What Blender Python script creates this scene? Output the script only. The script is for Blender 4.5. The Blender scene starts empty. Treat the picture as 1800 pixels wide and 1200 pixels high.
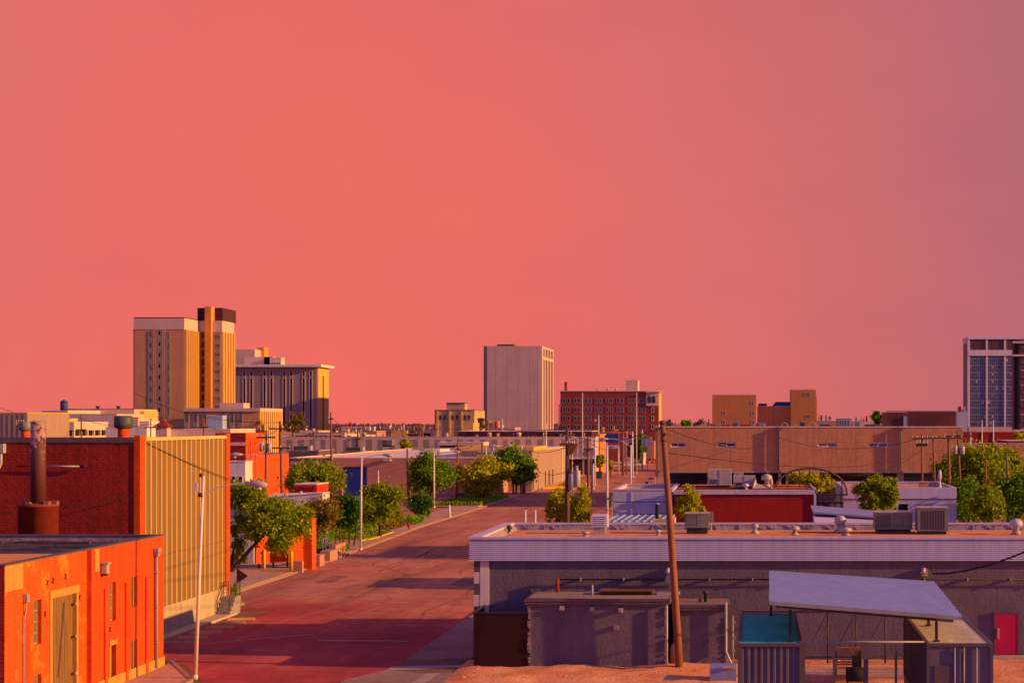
import bpy, bmesh, math, random
import numpy as np
from mathutils import Vector, Matrix
C = bpy.context.scene.collection
PI = math.pi
F, CX, HY, H = 3000.0, 1325.0, 742.0, 13.0     # survey constants: focal length, vanishing point of the street, eye height
def XX(px, Y): return (px-CX)*Y/F
def ZZ(py, Y): return H-(py-HY)*Y/F
def GY(py): return F*H/(py-HY)                 # distance of a ground point
def lin(c):
    return tuple(((v/255)/12.92 if v/255 <= .04045 else (((v/255)+.055)/1.055)**2.4) for v in c)
# ------------------------------------------------------------------ materials
def newmat(name):
    m = bpy.data.materials.new(name); m.use_nodes = True
    nt = m.node_tree; nt.nodes.clear()
    out = nt.nodes.new('ShaderNodeOutputMaterial'); b = nt.nodes.new('ShaderNodeBsdfPrincipled')
    nt.links.new(b.outputs[0], out.inputs[0])
    return m, nt, b, out
def wallcoord(nt):
    tc = nt.nodes.new('ShaderNodeNewGeometry'); s = nt.nodes.new('ShaderNodeSeparateXYZ')
    nt.links.new(tc.outputs['Position'], s.inputs[0])
    a = nt.nodes.new('ShaderNodeMath'); a.operation = 'ADD'
    nt.links.new(s.outputs[0], a.inputs[0]); nt.links.new(s.outputs[1], a.inputs[1])
    c = nt.nodes.new('ShaderNodeCombineXYZ')
    nt.links.new(a.outputs[0], c.inputs[0]); nt.links.new(s.outputs[2], c.inputs[1])
    return c.outputs[0], tc.outputs['Position']
def noise(nt, vec, scale, detail=4, rough=.6):
    n = nt.nodes.new('ShaderNodeTexNoise'); n.inputs['Scale'].default_value = scale
    n.inputs['Detail'].default_value = detail; n.inputs['Roughness'].default_value = rough
    nt.links.new(vec, n.inputs['Vector']); return n.outputs['Fac']
def ramp(nt, fac, stops):
    r = nt.nodes.new('ShaderNodeValToRGB'); e = r.color_ramp.elements
    e[0].position, e[0].color = stops[0][0], (*stops[0][1], 1)
    e[1].position, e[1].color = stops[-1][0], (*stops[-1][1], 1)
    for p, c in stops[1:-1]:
        x = e.new(p); x.color = (*c, 1)
    if fac is not None: nt.links.new(fac, r.inputs[0])
    return r.outputs[0]
def mixc(nt, fac, a, b, mode='MIX'):
    m = nt.nodes.new('ShaderNodeMix'); m.data_type = 'RGBA'; m.blend_type = mode
    if isinstance(fac, (int, float)): m.inputs[0].default_value = fac
    else: nt.links.new(fac, m.inputs[0])
    for i, v in ((6, a), (7, b)):
        if isinstance(v, tuple): m.inputs[i].default_value = (*v[:3], 1)
        else: nt.links.new(v, m.inputs[i])
    return m.outputs[2]
def streaks(nt, pos, amt):              # rain streaks and grime running down the surface
    mp = nt.nodes.new('ShaderNodeMapping'); mp.inputs['Scale'].default_value = (1.6,1.6,.10); nt.links.new(pos, mp.inputs[0])
    return ramp(nt, noise(nt, mp.outputs[0], 1.3, 5, .7), [(.36, (1-amt,)*3), (.58, (1, 1, 1))])
def scl(c, k): return tuple(min(1, v*k) for v in c)
def plain(name, col, rough=.8, var=.18, ns=1.2, bump=.0, bs=12, metal=0, spec=.3, stretch=None):
    """weathered paint / render / metal: base colour with two scales of noise"""
    m, nt, b, out = newmat(name)
    wc, pos = wallcoord(nt)
    v = pos
    if stretch:
        mp = nt.nodes.new('ShaderNodeMapping'); mp.inputs['Scale'].default_value = stretch
        nt.links.new(pos, mp.inputs[0]); v = mp.outputs[0]
    n1 = noise(nt, v, ns, 6, .65)
    c = ramp(nt, n1, [(.28, scl(col, 1-var)), (.5, col), (.75, scl(col, 1+var))])
    n2 = noise(nt, v, ns*9, 4)
    c2 = ramp(nt, n2, [(.35, (1-var*.6,)*3), (.65, (1, 1, 1))])
    c = mixc(nt, 1.0, c, c2, 'MULTIPLY'); c = mixc(nt, 1.0, c, streaks(nt, pos, .16), 'MULTIPLY')
    nt.links.new(c, b.inputs['Base Color'])
    b.inputs['Roughness'].default_value = rough; b.inputs['Metallic'].default_value = metal
    b.inputs['Specular IOR Level'].default_value = spec
    if bump:
        bp = nt.nodes.new('ShaderNodeBump'); bp.inputs['Strength'].default_value = 1; bp.inputs['Distance'].default_value = bump
        nt.links.new(noise(nt, pos, bs, 5, .7), bp.inputs['Height']); nt.links.new(bp.outputs[0], b.inputs['Normal'])
    return m
def brick(name, c1, c2, mortar, bw=.24, bh=.085, bump=.012, wear=None, wearamt=.62, ms=.09, rough=.85, var=.25, coarse=0):
    m, nt, b, out = newmat(name)
    wc, pos = wallcoord(nt)
    t = nt.nodes.new('ShaderNodeTexBrick'); nt.links.new(wc, t.inputs['Vector'])
    t.inputs['Scale'].default_value = 1; t.inputs['Brick Width'].default_value = bw; t.inputs['Row Height'].default_value = bh
    t.inputs['Mortar Size'].default_value = bh*ms; t.inputs['Color1'].default_value = (*c1, 1); t.inputs['Color2'].default_value = (*c2, 1)
    t.inputs['Mortar'].default_value = (*mortar, 1)
    n1 = noise(nt, pos, .5, 7, .65)
    c = mixc(nt, 1.0, t.outputs['Color'], ramp(nt, n1, [(.3, (1-var,)*3), (.7, (1, 1, 1))]), 'MULTIPLY')
    c = mixc(nt, 1.0, c, streaks(nt, pos, .20), 'MULTIPLY')
    if wear:
        n2 = noise(nt, pos, .55, 8, .72)
        f = ramp(nt, n2, [(wearamt-.03, (0, 0, 0)), (wearamt+.03, (1, 1, 1))])
        c = mixc(nt, f, c, wear)
    nt.links.new(c, b.inputs['Base Color']); b.inputs['Roughness'].default_value = rough
    b.inputs['Specular IOR Level'].default_value = .25
    bp = nt.nodes.new('ShaderNodeBump'); bp.inputs['Distance'].default_value = bump; bp.inputs['Strength'].default_value = .9; bp.invert = True
    h = t.outputs['Fac']
    bp2 = nt.nodes.new('ShaderNodeBump'); bp2.inputs['Distance'].default_value = bump*1.5+coarse; bp2.inputs['Strength'].default_value = .8
    nt.links.new(noise(nt, pos, 4 if coarse else 7, 6, .7), bp2.inputs['Height'])
    nt.links.new(h, bp.inputs['Height']); nt.links.new(bp2.outputs[0], bp.inputs['Normal']); nt.links.new(bp.outputs[0], b.inputs['Normal'])
    return m
def glass(name, col, rough=.12):
    m, nt, b, out = newmat(name)
    wc, pos = wallcoord(nt)
    c = ramp(nt, noise(nt, pos, .8, 2), [(.3, scl(col, .5)), (.7, scl(col, 1.5))])
    nt.links.new(c, b.inputs['Base Color']); b.inputs['Roughness'].default_value = rough
    b.inputs['Specular IOR Level'].default_value = .6
    return m
def leafmat(name, dark, light, trans=.45):
    m, nt, b, out = newmat(name)
    g = nt.nodes.new('ShaderNodeNewGeometry')
    n = noise(nt, g.outputs['Position'], .9, 3)
    r = nt.nodes.new('ShaderNodeMath'); r.operation = 'MULTIPLY_ADD'; r.inputs[1].default_value = .55
    nt.links.new(g.outputs['Random Per Island'], r.inputs[0]); 
    sc = nt.nodes.new('ShaderNodeMath'); sc.operation = 'MULTIPLY'; sc.inputs[1].default_value = .5
    nt.links.new(n, sc.inputs[0]); nt.links.new(sc.outputs[0], r.inputs[2])
    c = ramp(nt, r.outputs[0], [(.15, dark), (.85, light)])
    nt.links.new(c, b.inputs['Base Color']); b.inputs['Roughness'].default_value = .65; b.inputs['Specular IOR Level'].default_value = .2
    t = nt.nodes.new('ShaderNodeBsdfTranslucent'); nt.links.new(c, t.inputs[0])
    mx = nt.nodes.new('ShaderNodeMixShader'); mx.inputs[0].default_value = trans
    nt.links.new(b.outputs[0], mx.inputs[1]); nt.links.new(t.outputs[0], mx.inputs[2]); nt.links.new(mx.outputs[0], out.inputs[0])
    return m
M = {}
M['red_brick'] = brick('red_brick', (.40, .014, .012), (.30, .011, .010), (.34, .035, .03), bw=.40, bh=.16, bump=.03, coarse=.015, ms=.2)
M['orange_brick'] = brick('orange_brick', (.80, .095, .010), (.72, .080, .009), (.66, .08, .010), bh=.13, bw=.4, bump=.015)
M['orange_brick_worn'] = brick('orange_brick_worn', (.80, .12, .012), (.72, .10, .012), (.66, .11, .014), bh=.13, bw=.4, bump=.02, wear=(.74, .19, .02), wearamt=.57)
M['orange_paint'] = plain('orange_paint', (.78, .085, .012), var=.12)
M['tan_paint'] = plain('tan_paint', (.52, .27, .06), var=.15, bump=.01)
M['clad_tan'] = plain('clad_tan', (.235, .13, .045), var=.10, ns=.5, stretch=(1, 1, .15))
M['clad_light'] = plain('clad_light', (.66, .46, .17), var=.05)  # paler cladding colour, stands for fold faces turned to the sun
M['concrete'] = plain('concrete', (.46, .36, .25), var=.15, ns=.7, bump=.006)
M['concrete_grey'] = plain('concrete_grey', (.30, .25, .25), var=.18, ns=.6, bump=.005)
M['kerb'] = plain('kerb', (.34, .22, .17), var=.2, ns=2)
M['yellow'] = plain('yellow', (.75, .42, .01), var=.1)
M['white_metal'] = plain('white_metal', (.54, .50, .68), var=.06, ns=.5, rough=.45)
M['white_wall'] = plain('white_wall', (.48, .47, .62), var=.10, ns=.4, bump=.004)
M['white_paint'] = plain('white_paint', (.72, .62, .6), var=.1)
M['dark_stucco'] = plain('dark_stucco', (.150, .115, .155), var=.2, ns=.6, bump=.05, bs=6, rough=.8)
M['dark_trim'] = plain('dark_trim', (.13, .09, .11), var=.15)
M['roof_tan'] = plain('roof_tan', (.78, .30, .10), var=.22, ns=.5, bump=.01)
M['roof_dark'] = plain('roof_dark', (.085, .05, .065), var=.45, ns=1.4, bump=.05, bs=5)
M['roof_white'] = plain('roof_white', (.80, .66, .58), var=.08, ns=.15)
M['membrane'] = plain('membrane', (.34, .27, .31), var=.3, ns=1.8, bump=.06, bs=4)
M['brown_brick'] = brick('brown_brick', (.64, .285, .135), (.57, .25, .12), (.52, .24, .14), bw=.8, bh=.3, bump=.02, coarse=.03, var=.15)
M['tan_stucco'] = plain('tan_stucco', (.48, .22, .17), var=.08, ns=.3)
M['tower_tan'] = plain('tower_tan', (.60, .28, .13), var=.07, ns=.08)
M['tower_cap'] = plain('tower_cap', (.66, .45, .36), var=.06, ns=.1)
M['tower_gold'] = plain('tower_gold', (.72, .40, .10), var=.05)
M['tower_groove'] = plain('tower_groove', (.14, .05, .012), var=.05)
M['shaft_orange'] = plain('shaft_orange', (.70, .28, .04), var=.05)
M['dark_maroon'] = plain('dark_maroon', (.075, .02, .035), var=.1)
M['concrete_tower'] = plain('concrete_tower', (.60, .41, .35), var=.10, ns=.12, stretch=(1, 1, .6))
M['grey_building'] = plain('grey_building', (.34, .23, .21), var=.06, ns=.1)
M['trim_light'] = plain('trim_light', (.66, .45, .38), var=.05)
M['stone_yellow'] = plain('stone_yellow', (.55, .36, .18), var=.15, ns=.3)
M['hotel_brick'] = brick('hotel_brick', (.34, .055, .045), (.29, .047, .04), (.28, .06, .05), bw=1.2, bh=.5, bump=.0, var=.12)
M['orange_block'] = plain('orange_block', (.52, .20, .07), var=.08, ns=.2)
M['glass_dark'] = glass('glass_dark', (.03, .02, .03))
M['glass_grey'] = glass('glass_grey', (.14, .14, .13), .3)
M['glass_blue'] = glass('glass_blue', (.035, .03, .08))
M['panel_grey'] = plain('panel_grey', (.30, .26, .23), var=.12, ns=.4)
M['black'] = plain('black', (.012, .008, .01), var=.2)
M['dark_metal'] = plain('dark_metal', (.045, .03, .04), var=.2, rough=.5)
M['steel'] = plain('steel', (.36, .33, .34), var=.15, rough=.45, ns=3)
M['galv'] = plain('galv', (.44, .38, .38), var=.12, rough=.4, ns=3)
M['hvac'] = plain('hvac', (.19, .205, .17), var=.12, rough=.5, ns=2)
M['hvac_dark'] = plain('hvac_dark', (.07, .09, .08), var=.15, rough=.5)
M['red_paint'] = plain('red_paint', (.36, .012, .010), var=.10, ns=.3)
M['red_bright'] = plain('red_bright', (.60, .03, .02), var=.1)
M['pink_door'] = plain('pink_door', (.50, .003, .085), var=.06)
M['blue_door'] = plain('blue_door', (.035, .11, .32), var=.15, ns=.6)
M['blue_sign'] = plain('blue_sign', (.01, .045, .33), var=.03)
M['blue_roof'] = plain('blue_roof', (.30, .38, .55), var=.08)
M['navy'] = plain('navy', (.04, .06, .18), var=.1)
M['teal'] = plain('teal', (.02, .46, .32), var=.35, ns=.9, stretch=(1, .3, 1))
M['teal_paint'] = plain('teal_paint', (.10, .36, .32), var=.15)
M['canopy_metal'] = plain('canopy_metal', (.22, .25, .52), var=.03, ns=.4, rough=.5)
M['container'] = plain('container', (.16, .12, .17), var=.12, ns=.8)
M['container_top'] = plain('container_top', (.60, .50, .36), var=.25, ns=.7, stretch=(2, .4, 1))
M['fence_dark'] = plain('fence_dark', (.03, .004, .004), var=.3, ns=.8)
M['wood'] = plain('wood', (.27, .10, .045), var=.35, ns=2.2, stretch=(4, 4, .4), bump=.01)
M['wood_dark'] = plain('wood_dark', (.14, .065, .04), var=.35, ns=2.2, stretch=(4, 4, .4), bump=.01)
M['ply'] = plain('ply', (.24, .13, .055), var=.3, ns=1.2, stretch=(1, 2.5, .35))
M['highrise'] = plain('highrise', (.13, .06, .075), var=.15)
M['tower_frame'] = plain('tower_frame', (.74, .64, .66), var=.06)
M['rust'] = plain('rust', (.27, .032, .018), var=.3, ns=1.5)
M['rust_pale'] = plain('rust_pale', (.36, .14, .12), var=.5, ns=2.2, bump=.02, stretch=(1, 1, .5))
def stack_mat():
    m, nt, b, out = newmat('stack_paint'); g = nt.nodes.new('ShaderNodeNewGeometry'); s = nt.nodes.new('ShaderNodeSeparateXYZ'); nt.links.new(g.outputs['Position'], s.inputs[0])
    mr = nt.nodes.new('ShaderNodeMapRange'); mr.inputs[1].default_value = 9.6; mr.inputs[2].default_value = 12.2; mr.inputs[3].default_value = -.22; mr.inputs[4].default_value = .12; nt.links.new(s.outputs[2], mr.inputs[0])
    a = nt.nodes.new('ShaderNodeMath'); nt.links.new(noise(nt, g.outputs['Position'], 3.2, 6, .7), a.inputs[0]); nt.links.new(mr.outputs[0], a.inputs[1])
    c = ramp(nt, a.outputs[0], [(.55,(.10,.02,.018)),(.60,(.38,.22,.19))]); nt.links.new(c, b.inputs['Base Color']); b.inputs['Roughness'].default_value = .7; return m
M['stack_paint'] = stack_mat()
M['pole_metal'] = plain('pole_metal', (.68, .60, .58), var=.1, rough=.5)
M['ceramic'] = plain('ceramic', (.6, .52, .5), var=.1, rough=.4)
M['brown_fence'] = plain('brown_fence', (.18, .05, .045), var=.2, ns=2, stretch=(3, 3, .2))
M['tyre'] = plain('tyre', (.015, .013, .014), var=.2)
M['bark'] = plain('bark', (.07, .04, .03), var=.3, ns=4, bump=.02)
M['wire'] = plain('wire', (.02, .015, .018), var=.1)
M['leaf_olive'] = leafmat('leaf_olive', (.06, .10, .003), (.42, .53, .008))
M['leaf_green'] = leafmat('leaf_green', (.04, .10, .004), (.28, .50, .008))
M['leaf_dark'] = leafmat('leaf_dark', (.016, .06, .006), (.12, .32, .010))
M['leaf_yellow'] = leafmat('leaf_yellow', (.18, .20, .004), (.66, .64, .008))
M['leaf_brown'] = leafmat('leaf_brown', (.12, .10, .010), (.36, .26, .02))
M['leaf_far'] = leafmat('leaf_far', (.16, .085, .085), (.28, .15, .12), .1)  # distant leaves lightened, haze put into the colour
M['flag_red'] = plain('flag_red', (.6, .03, .03), var=.05)
# ground materials
def ground_mat(name, c1, c2, c3, s=.12, bump=.02, patches=None, streak=None, near=None):
    m, nt, b, out = newmat(name)
    g = nt.nodes.new('ShaderNodeNewGeometry'); pos = g.outputs['Position']
    a = noise(nt, pos, s, 8, .68)
    c = ramp(nt, a, [(.3, c1), (.5, c2), (.72, c3)])
    if near:                                       # older, redder brick paving showing through towards the crossing, ragged edge
        sx = nt.nodes.new('ShaderNodeSeparateXYZ'); nt.links.new(pos, sx.inputs[0])
        mr = nt.nodes.new('ShaderNodeMapRange'); mr.inputs[1].default_value = 136; mr.inputs[2].default_value = 100; mr.inputs[3].default_value = -.25; mr.inputs[4].default_value = .35; nt.links.new(sx.outputs[1], mr.inputs[0])
        ad = nt.nodes.new('ShaderNodeMath'); nt.links.new(noise(nt, pos, .11, 7, .7), ad.inputs[0]); nt.links.new(mr.outputs[0], ad.inputs[1])
        c = mixc(nt, ramp(nt, ad.outputs[0], [(.42, (0, 0, 0)), (.64, (1, 1, 1))]), c, ramp(nt, a, [(.3, near[0]), (.5, near[1]), (.72, near[2])]))
    n2 = noise(nt, pos, s*14, 5, .7)
    c = mixc(nt, 1.0, c, ramp(nt, n2, [(.3, (.72, .72, .72)), (.65, (1.05, 1.05, 1.05))]), 'MULTIPLY')
    if streak:                                     # tyre-worn streaks and repair seams running along the road
        mp = nt.nodes.new('ShaderNodeMapping'); mp.inputs['Scale'].default_value = streak; nt.links.new(pos, mp.inputs[0])
        n3 = noise(nt, mp.outputs[0], .5, 5, .7)
        c = mixc(nt, 1.0, c, ramp(nt, n3, [(.35, (.72, .68, .70)), (.6, (1.1, 1.06, 1.04))]), 'MULTIPLY')
    if patches:
        v = nt.nodes.new('ShaderNodeTexVoronoi'); v.feature = 'DISTANCE_TO_EDGE'; v.inputs['Scale'].default_value = patches
        nd = nt.nodes.new('ShaderNodeMapping'); nd.inputs['Scale'].default_value = (1, .6, 1); nt.links.new(pos, nd.inputs[0])
        nt.links.new(nd.outputs[0], v.inputs['Vector'])
        c = mixc(nt, ramp(nt, v.outputs['Distance'], [(.0, (.3, .3, .3)), (.009, (0, 0, 0))]), c, scl(c1, .5))
    nt.links.new(c, b.inputs['Base Color']); b.inputs['Roughness'].default_value = .92; b.inputs['Specular IOR Level'].default_value = .15
    bp = nt.nodes.new('ShaderNodeBump'); bp.inputs['Distance'].default_value = bump; bp.inputs['Strength'].default_value = .8
    nt.links.new(noise(nt, pos, 5, 6, .7), bp.inputs['Height']); nt.links.new(bp.outputs[0], b.inputs['Normal'])
    return m
M['ground'] = ground_mat('ground', (.16, .085, .055), (.24, .13, .08), (.34, .19, .12), s=.02, bump=.05)
M['road'] = ground_mat('road', (.36, .13, .085), (.52, .195, .115), (.62, .26, .15), s=.07, bump=.012, patches=.16, streak=(.5, .06, 1), near=((.32, .042, .058), (.45, .068, .072), (.60, .15, .10)))
M['road_near'] = ground_mat('road_near', (.32, .042, .058), (.45, .068, .072), (.60, .15, .10), s=.09, bump=.012, patches=.2, streak=(.12, .5, 1))
M['road_patch_dark'] = ground_mat('road_patch_dark', (.24, .09, .075), (.32, .12, .09), (.40, .16, .11), s=.3)
M['road_patch_light'] = ground_mat('road_patch_light', (.46, .16, .10), (.56, .21, .13), (.64, .27, .16), s=.3)
M['sidewalk'] = ground_mat('sidewalk', (.42, .23, .16), (.54, .30, .21), (.62, .37, .27), s=.2, bump=.006, patches=.35)
M['lot'] = ground_mat('lot', (.24, .15, .12), (.34, .21, .17), (.42, .28, .21), s=.15, bump=.01, patches=.25)
M['dirt'] = ground_mat('dirt', (.62, .19, .08), (.86, .33, .14), (.92, .50, .26), s=.5, bump=.12)
M['gutter'] = plain('gutter', (.40, .30, .25), var=.2, ns=1.5)
M['marking_yellow'] = plain('marking_yellow', (.60, .28, .05), var=.35, ns=3)
M['marking_white'] = plain('marking_white', (.48, .24, .19), var=.35, ns=3)
M['grass'] = leafmat('grass', (.08, .15, .006), (.28, .42, .01), .2)
# ------------------------------------------------------------------ mesh builder
class MB:
    def __init__(s): s.v = []; s.f = []; s.m = []; s.mats = []; s.cur = 0; s.sm = []
    def mat(s, m):
        m = M[m] if isinstance(m, str) else m
        if m not in s.mats: s.mats.append(m)
        s.cur = s.mats.index(m); return s
    def face(s, idx, sm=False): s.f.append(idx); s.m.append(s.cur); s.sm.append(sm)
    def pts(s, P, faces):
        o = len(s.v); s.v += [tuple(p) for p in P]
        for f in faces: s.face([o+i for i in f])
        return s
    def box(s, x0, x1, y0, y1, z0, z1):
        return s.pts([(x0,y0,z0),(x1,y0,z0),(x1,y1,z0),(x0,y1,z0),(x0,y0,z1),(x1,y0,z1),(x1,y1,z1),(x0,y1,z1)],
              [(0,3,2,1),(4,5,6,7),(0,1,5,4),(1,2,6,5),(2,3,7,6),(3,0,4,7)])
    def hexa(s, lo, hi):     # bottom quad, top quad
        return s.pts(list(lo)+list(hi), [(0,3,2,1),(4,5,6,7),(0,1,5,4),(1,2,6,5),(2,3,7,6),(3,0,4,7)])
    def quad(s, a, b, c, d): return s.pts([a,b,c,d], [(0,1,2,3)])
    def prism(s, poly, z0, z1):
        n = len(poly)
        return s.pts([(x,y,z0) for x,y in poly]+[(x,y,z1) for x,y in poly],
            [tuple(range(n-1,-1,-1)), tuple(range(n,2*n))]+[(i,(i+1)%n,n+(i+1)%n,n+i) for i in range(n)])
    def tube(s, path, rad, n=8, cap=True):
        path = [Vector(p) for p in path]
        if isinstance(rad, (int, float)): rad = [rad]*len(path)
        o = len(s.v); up = Vector((0,0,1)); prev = None
        for i, p in enumerate(path):
            a = path[max(0,i-1)]; b = path[min(len(path)-1,i+1)]; t = (b-a).normalized()
            if prev is None:
                r = t.cross(up) if abs(t.dot(up)) < .95 else t.cross(Vector((0,1,0)))
            else: r = prev-t*prev.dot(t)
            r.normalize(); prev = r; q = t.cross(r)
            for k in range(n):
                an = 2*PI*k/n; s.v.append(tuple(p+(r*math.cos(an)+q*math.sin(an))*rad[i]))
        for i in range(len(path)-1):
            for k in range(n):
                s.face([o+i*n+k, o+i*n+(k+1)%n, o+(i+1)*n+(k+1)%n, o+(i+1)*n+k], n >= 8)
        if cap:
            s.face([o+k for k in range(n-1,-1,-1)]); s.face([o+(len(path)-1)*n+k for k in range(n)])
        return s
    def lathe(s, cx, cy, prof, n=14):
        return s.tube([(cx,cy,z) for r,z in prof], [max(r,.001) for r,z in prof], n)
    def build(s, name, parent=None, smooth=False, recalc=True):
        me = bpy.data.meshes.new(name)
        off = Vector((0,0,0))
        if parent is not None:
            p = parent
            while p is not None: off += p.location; p = p.parent
        me.from_pydata([(a-off.x,b-off.y,c-off.z) for a,b,c in s.v], [], s.f)
        for m in s.mats: me.materials.append(m)
        me.polygons.foreach_set('material_index', s.m)
        me.polygons.foreach_set('use_smooth', s.sm)
        if recalc:
            bm = bmesh.new(); bm.from_mesh(me); bmesh.ops.recalc_face_normals(bm, faces=bm.faces); bm.to_mesh(me); bm.free()
        if smooth: me.polygons.foreach_set('use_smooth', [True]*len(me.polygons))
        o = bpy.data.objects.new(name, me); C.objects.link(o)
        if parent is not None: o.parent = parent
        return o
def mb(m): return MB().mat(m)
def T(name, label, cat, loc=(0,0,0), group=None):
    o = bpy.data.objects.new(name, None); C.objects.link(o); o.location = loc; o.empty_display_size = .5
    o['label'] = label; o['category'] = cat
    if group: o['group'] = group
    return o
def tag(o, label, cat, group=None):
    o['label'] = label; o['category'] = cat
    if group: o['group'] = group
    return o
def struct(o, kind='structure', label=None, cat=None):
    o['kind'] = kind
    if label: o['label'] = label
    if cat: o['category'] = cat
    return o
class Pl:
    """vertical wall plane: u along the wall, z up, d inward"""
    def __init__(s, ox, oy, ux, uy, nx, ny): s.a = (ox,oy,ux,uy,nx,ny)
    def p(s, u, z, d=0):
        ox,oy,ux,uy,nx,ny = s.a; return (ox+ux*u+nx*d, oy+uy*u+ny*d, z)
    def box(s, m, u0,u1,z0,z1,d0,d1):
        P = s.p
        return m.hexa([P(u0,z0,d0),P(u1,z0,d0),P(u1,z0,d1),P(u0,z0,d1)], [P(u0,z1,d0),P(u1,z1,d0),P(u1,z1,d1),P(u0,z1,d1)])
def front(Y): return Pl(0, Y, 1, 0, 0, 1)          # faces the camera, u = X
def east(X): return Pl(X, 0, 0, 1, -1, 0)          # faces +X, u = Y
def west(X): return Pl(X, 0, 0, 1, 1, 0)
def wall_holes(m, pl, u0,u1,z0,z1, holes, depth=.2):
    us = sorted({u0,u1,*[h[0] for h in holes],*[h[1] for h in holes]}); zs = sorted({z0,z1,*[h[2] for h in holes],*[h[3] for h in holes]})
    us = [u for u in us if u0 <= u <= u1]; zs = [z for z in zs if z0 <= z <= z1]
    for i in range(len(us)-1):
        for j in range(len(zs)-1):
            cu, cz = (us[i]+us[i+1])/2, (zs[j]+zs[j+1])/2
            if any(h[0] < cu < h[1] and h[2] < cz < h[3] for h in holes): continue
            m.quad(pl.p(us[i],zs[j]), pl.p(us[i+1],zs[j]), pl.p(us[i+1],zs[j+1]), pl.p(us[i],zs[j+1]))
    for a,b,c,d in holes:
        for (q,r) in (((a,c),(b,c)),((b,c),(b,d)),((b,d),(a,d)),((a,d),(a,c))):
            m.quad(pl.p(*q), pl.p(*r), pl.p(*r,depth), pl.p(*q,depth))
    return m
def window(parent, pl, hole, depth=.2, fm='trim_light', gm='glass_dark', nu=1, nz=1, fw=.06, name='window', sill=None):
    a,b,c,d = hole; m = mb(fm)
    z0, z1 = depth-.07, depth
    pl.box(m, a,a+fw,c,d,z0,z1); pl.box(m, b-fw,b,c,d,z0,z1); pl.box(m, a+fw,b-fw,c,c+fw,z0,z1); pl.box(m, a+fw,b-fw,d-fw,d,z0,z1)
    for i in range(1,nu):
        u = a+(b-a)*i/nu; pl.box(m, u-fw*.35,u+fw*.35,c+fw,d-fw,z0+.01,z1)
    for i in range(1,nz):
        z = c+(d-c)*i/nz; pl.box(m, a+fw,b-fw,z-fw*.35,z+fw*.35,z0+.013,z1)
    if sill: pl.box(m.mat(sill), a-.06,b+.06,c-.1,c-.002,-.06,depth)
    w = m.build(name, parent)
    g = mb(gm); g.quad(pl.p(a,c,depth-.03), pl.p(b,c,depth-.03), pl.p(b,d,depth-.03), pl.p(a,d,depth-.03)); g.build('pane', w)
    return w
def building(name, label, x0,x1,y0,y1,z1, wall='tan_stucco', roof='roof_white', par=.5, cop='trim_light', copw=.3, cat='building', side=None, z0=0, fholes=(), sholes=(), hd=.2, group=None, fproud=.05, copz=.12):
    """rectangular building: walls (with openings), roof deck below a parapet, coping"""
    r = T(name, label, cat, ((x0+x1)/2, y0, z0), group)
    m = mb(wall)
    wall_holes(m, front(y0), x0,x1,z0,z1, list(fholes), hd)
    if side: m.mat(side)
    wall_holes(m, east(x1), y0,y1,z0,z1, list(sholes), hd)
    m.quad((x0,y0,z0),(x0,y1,z0),(x0,y1,z1),(x0,y0,z1)); m.mat(wall); m.quad((x0,y1,z0),(x1,y1,z0),(x1,y1,z1),(x0,y1,z1))
    if par:   # inner faces of the parapet
        t = .25; a,b,c,d = x0+t,x1-t,y0+t,y1-t; zr = z1-par
        for p,q in (((a,c),(b,c)),((b,c),(b,d)),((b,d),(a,d)),((a,d),(a,c))): m.quad((*p,zr-.05),(*q,zr-.05),(*q,z1),(*p,z1))
        m.build('wall', r)
        mb(roof).box(a,b,c,d,zr-.1,zr).build('roof', r)
    else:
        m.build('wall', r); mb(roof).box(x0+.02,x1-.02,y0+.02,y1-.02,z1-.1,z1-.002).build('roof', r)
    if cop:
        m = mb(cop); w = copw; p = fproud
        m.box(x0-p,x1+p,y0-p,y0+w,z1,z1+copz); m.box(x0-p,x1+p,y1-w,y1+p,z1,z1+copz); m.box(x0-p,x0+w,y0+w,y1-w,z1,z1+copz); m.box(x1-w,x1+p,y0+w,y1-w,z1,z1+copz)
        m.build('coping', r)
    return r
def wire(p0, p1, sag=.6, r=.018, label=None, n=14, mat='wire'):
    p0, p1 = Vector(p0), Vector(p1)
    path = [p0.lerp(p1, i/n)-Vector((0,0,sag*4*(i/n)*(1-i/n))) for i in range(n+1)]
    o = mb(mat).tube(path, r, 5).build('power_line'); return tag(o, label, 'cable')
# ================================================================== SETTING
def sheet(name, poly, z, m, kind='structure'):
    o = mb(m).pts([(x,y,z) for x,y in poly], [tuple(range(len(poly)))]).build(name); o['kind'] = kind; return o
sheet('ground', [(-9000,-300),(9000,-300),(9000,12000),(-9000,12000)], 0, 'ground')
sheet('road', [(-39.6,118),(-18.9,118),(-18.9,900),(-41.3,900),(-41.3,210),(-39.6,160)], .010, 'road')
sheet('road', [(-33.2,118),(-36.6,104),(-36.2,98),(-33.5,92.2),(-30.5,91.5),(-27.6,85.5),(-27.2,60),(-18.9,60),(-18.9,118)], .008, 'road')
sheet('road', [(-39.6,118),(-39.6,130),(-36.0,121.5),(-36.5,118)], .006, 'road')
sheet('road', [(-18.9,206),(60,206),(60,240),(-18.9,240)], .008, 'road')
sheet('road', [(-120,330-8),(-41.3,310),(-41.3,322),(-120,334)], .007, 'road')
sheet('parking_lot', [(-15.5,108.5),(60,108.5),(60,205),(-15.5,205)], .006, 'lot')
sheet('parking_lot', [(-120,200),(-46,200),(-46,299),(-120,299)], .006, 'road')
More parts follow.
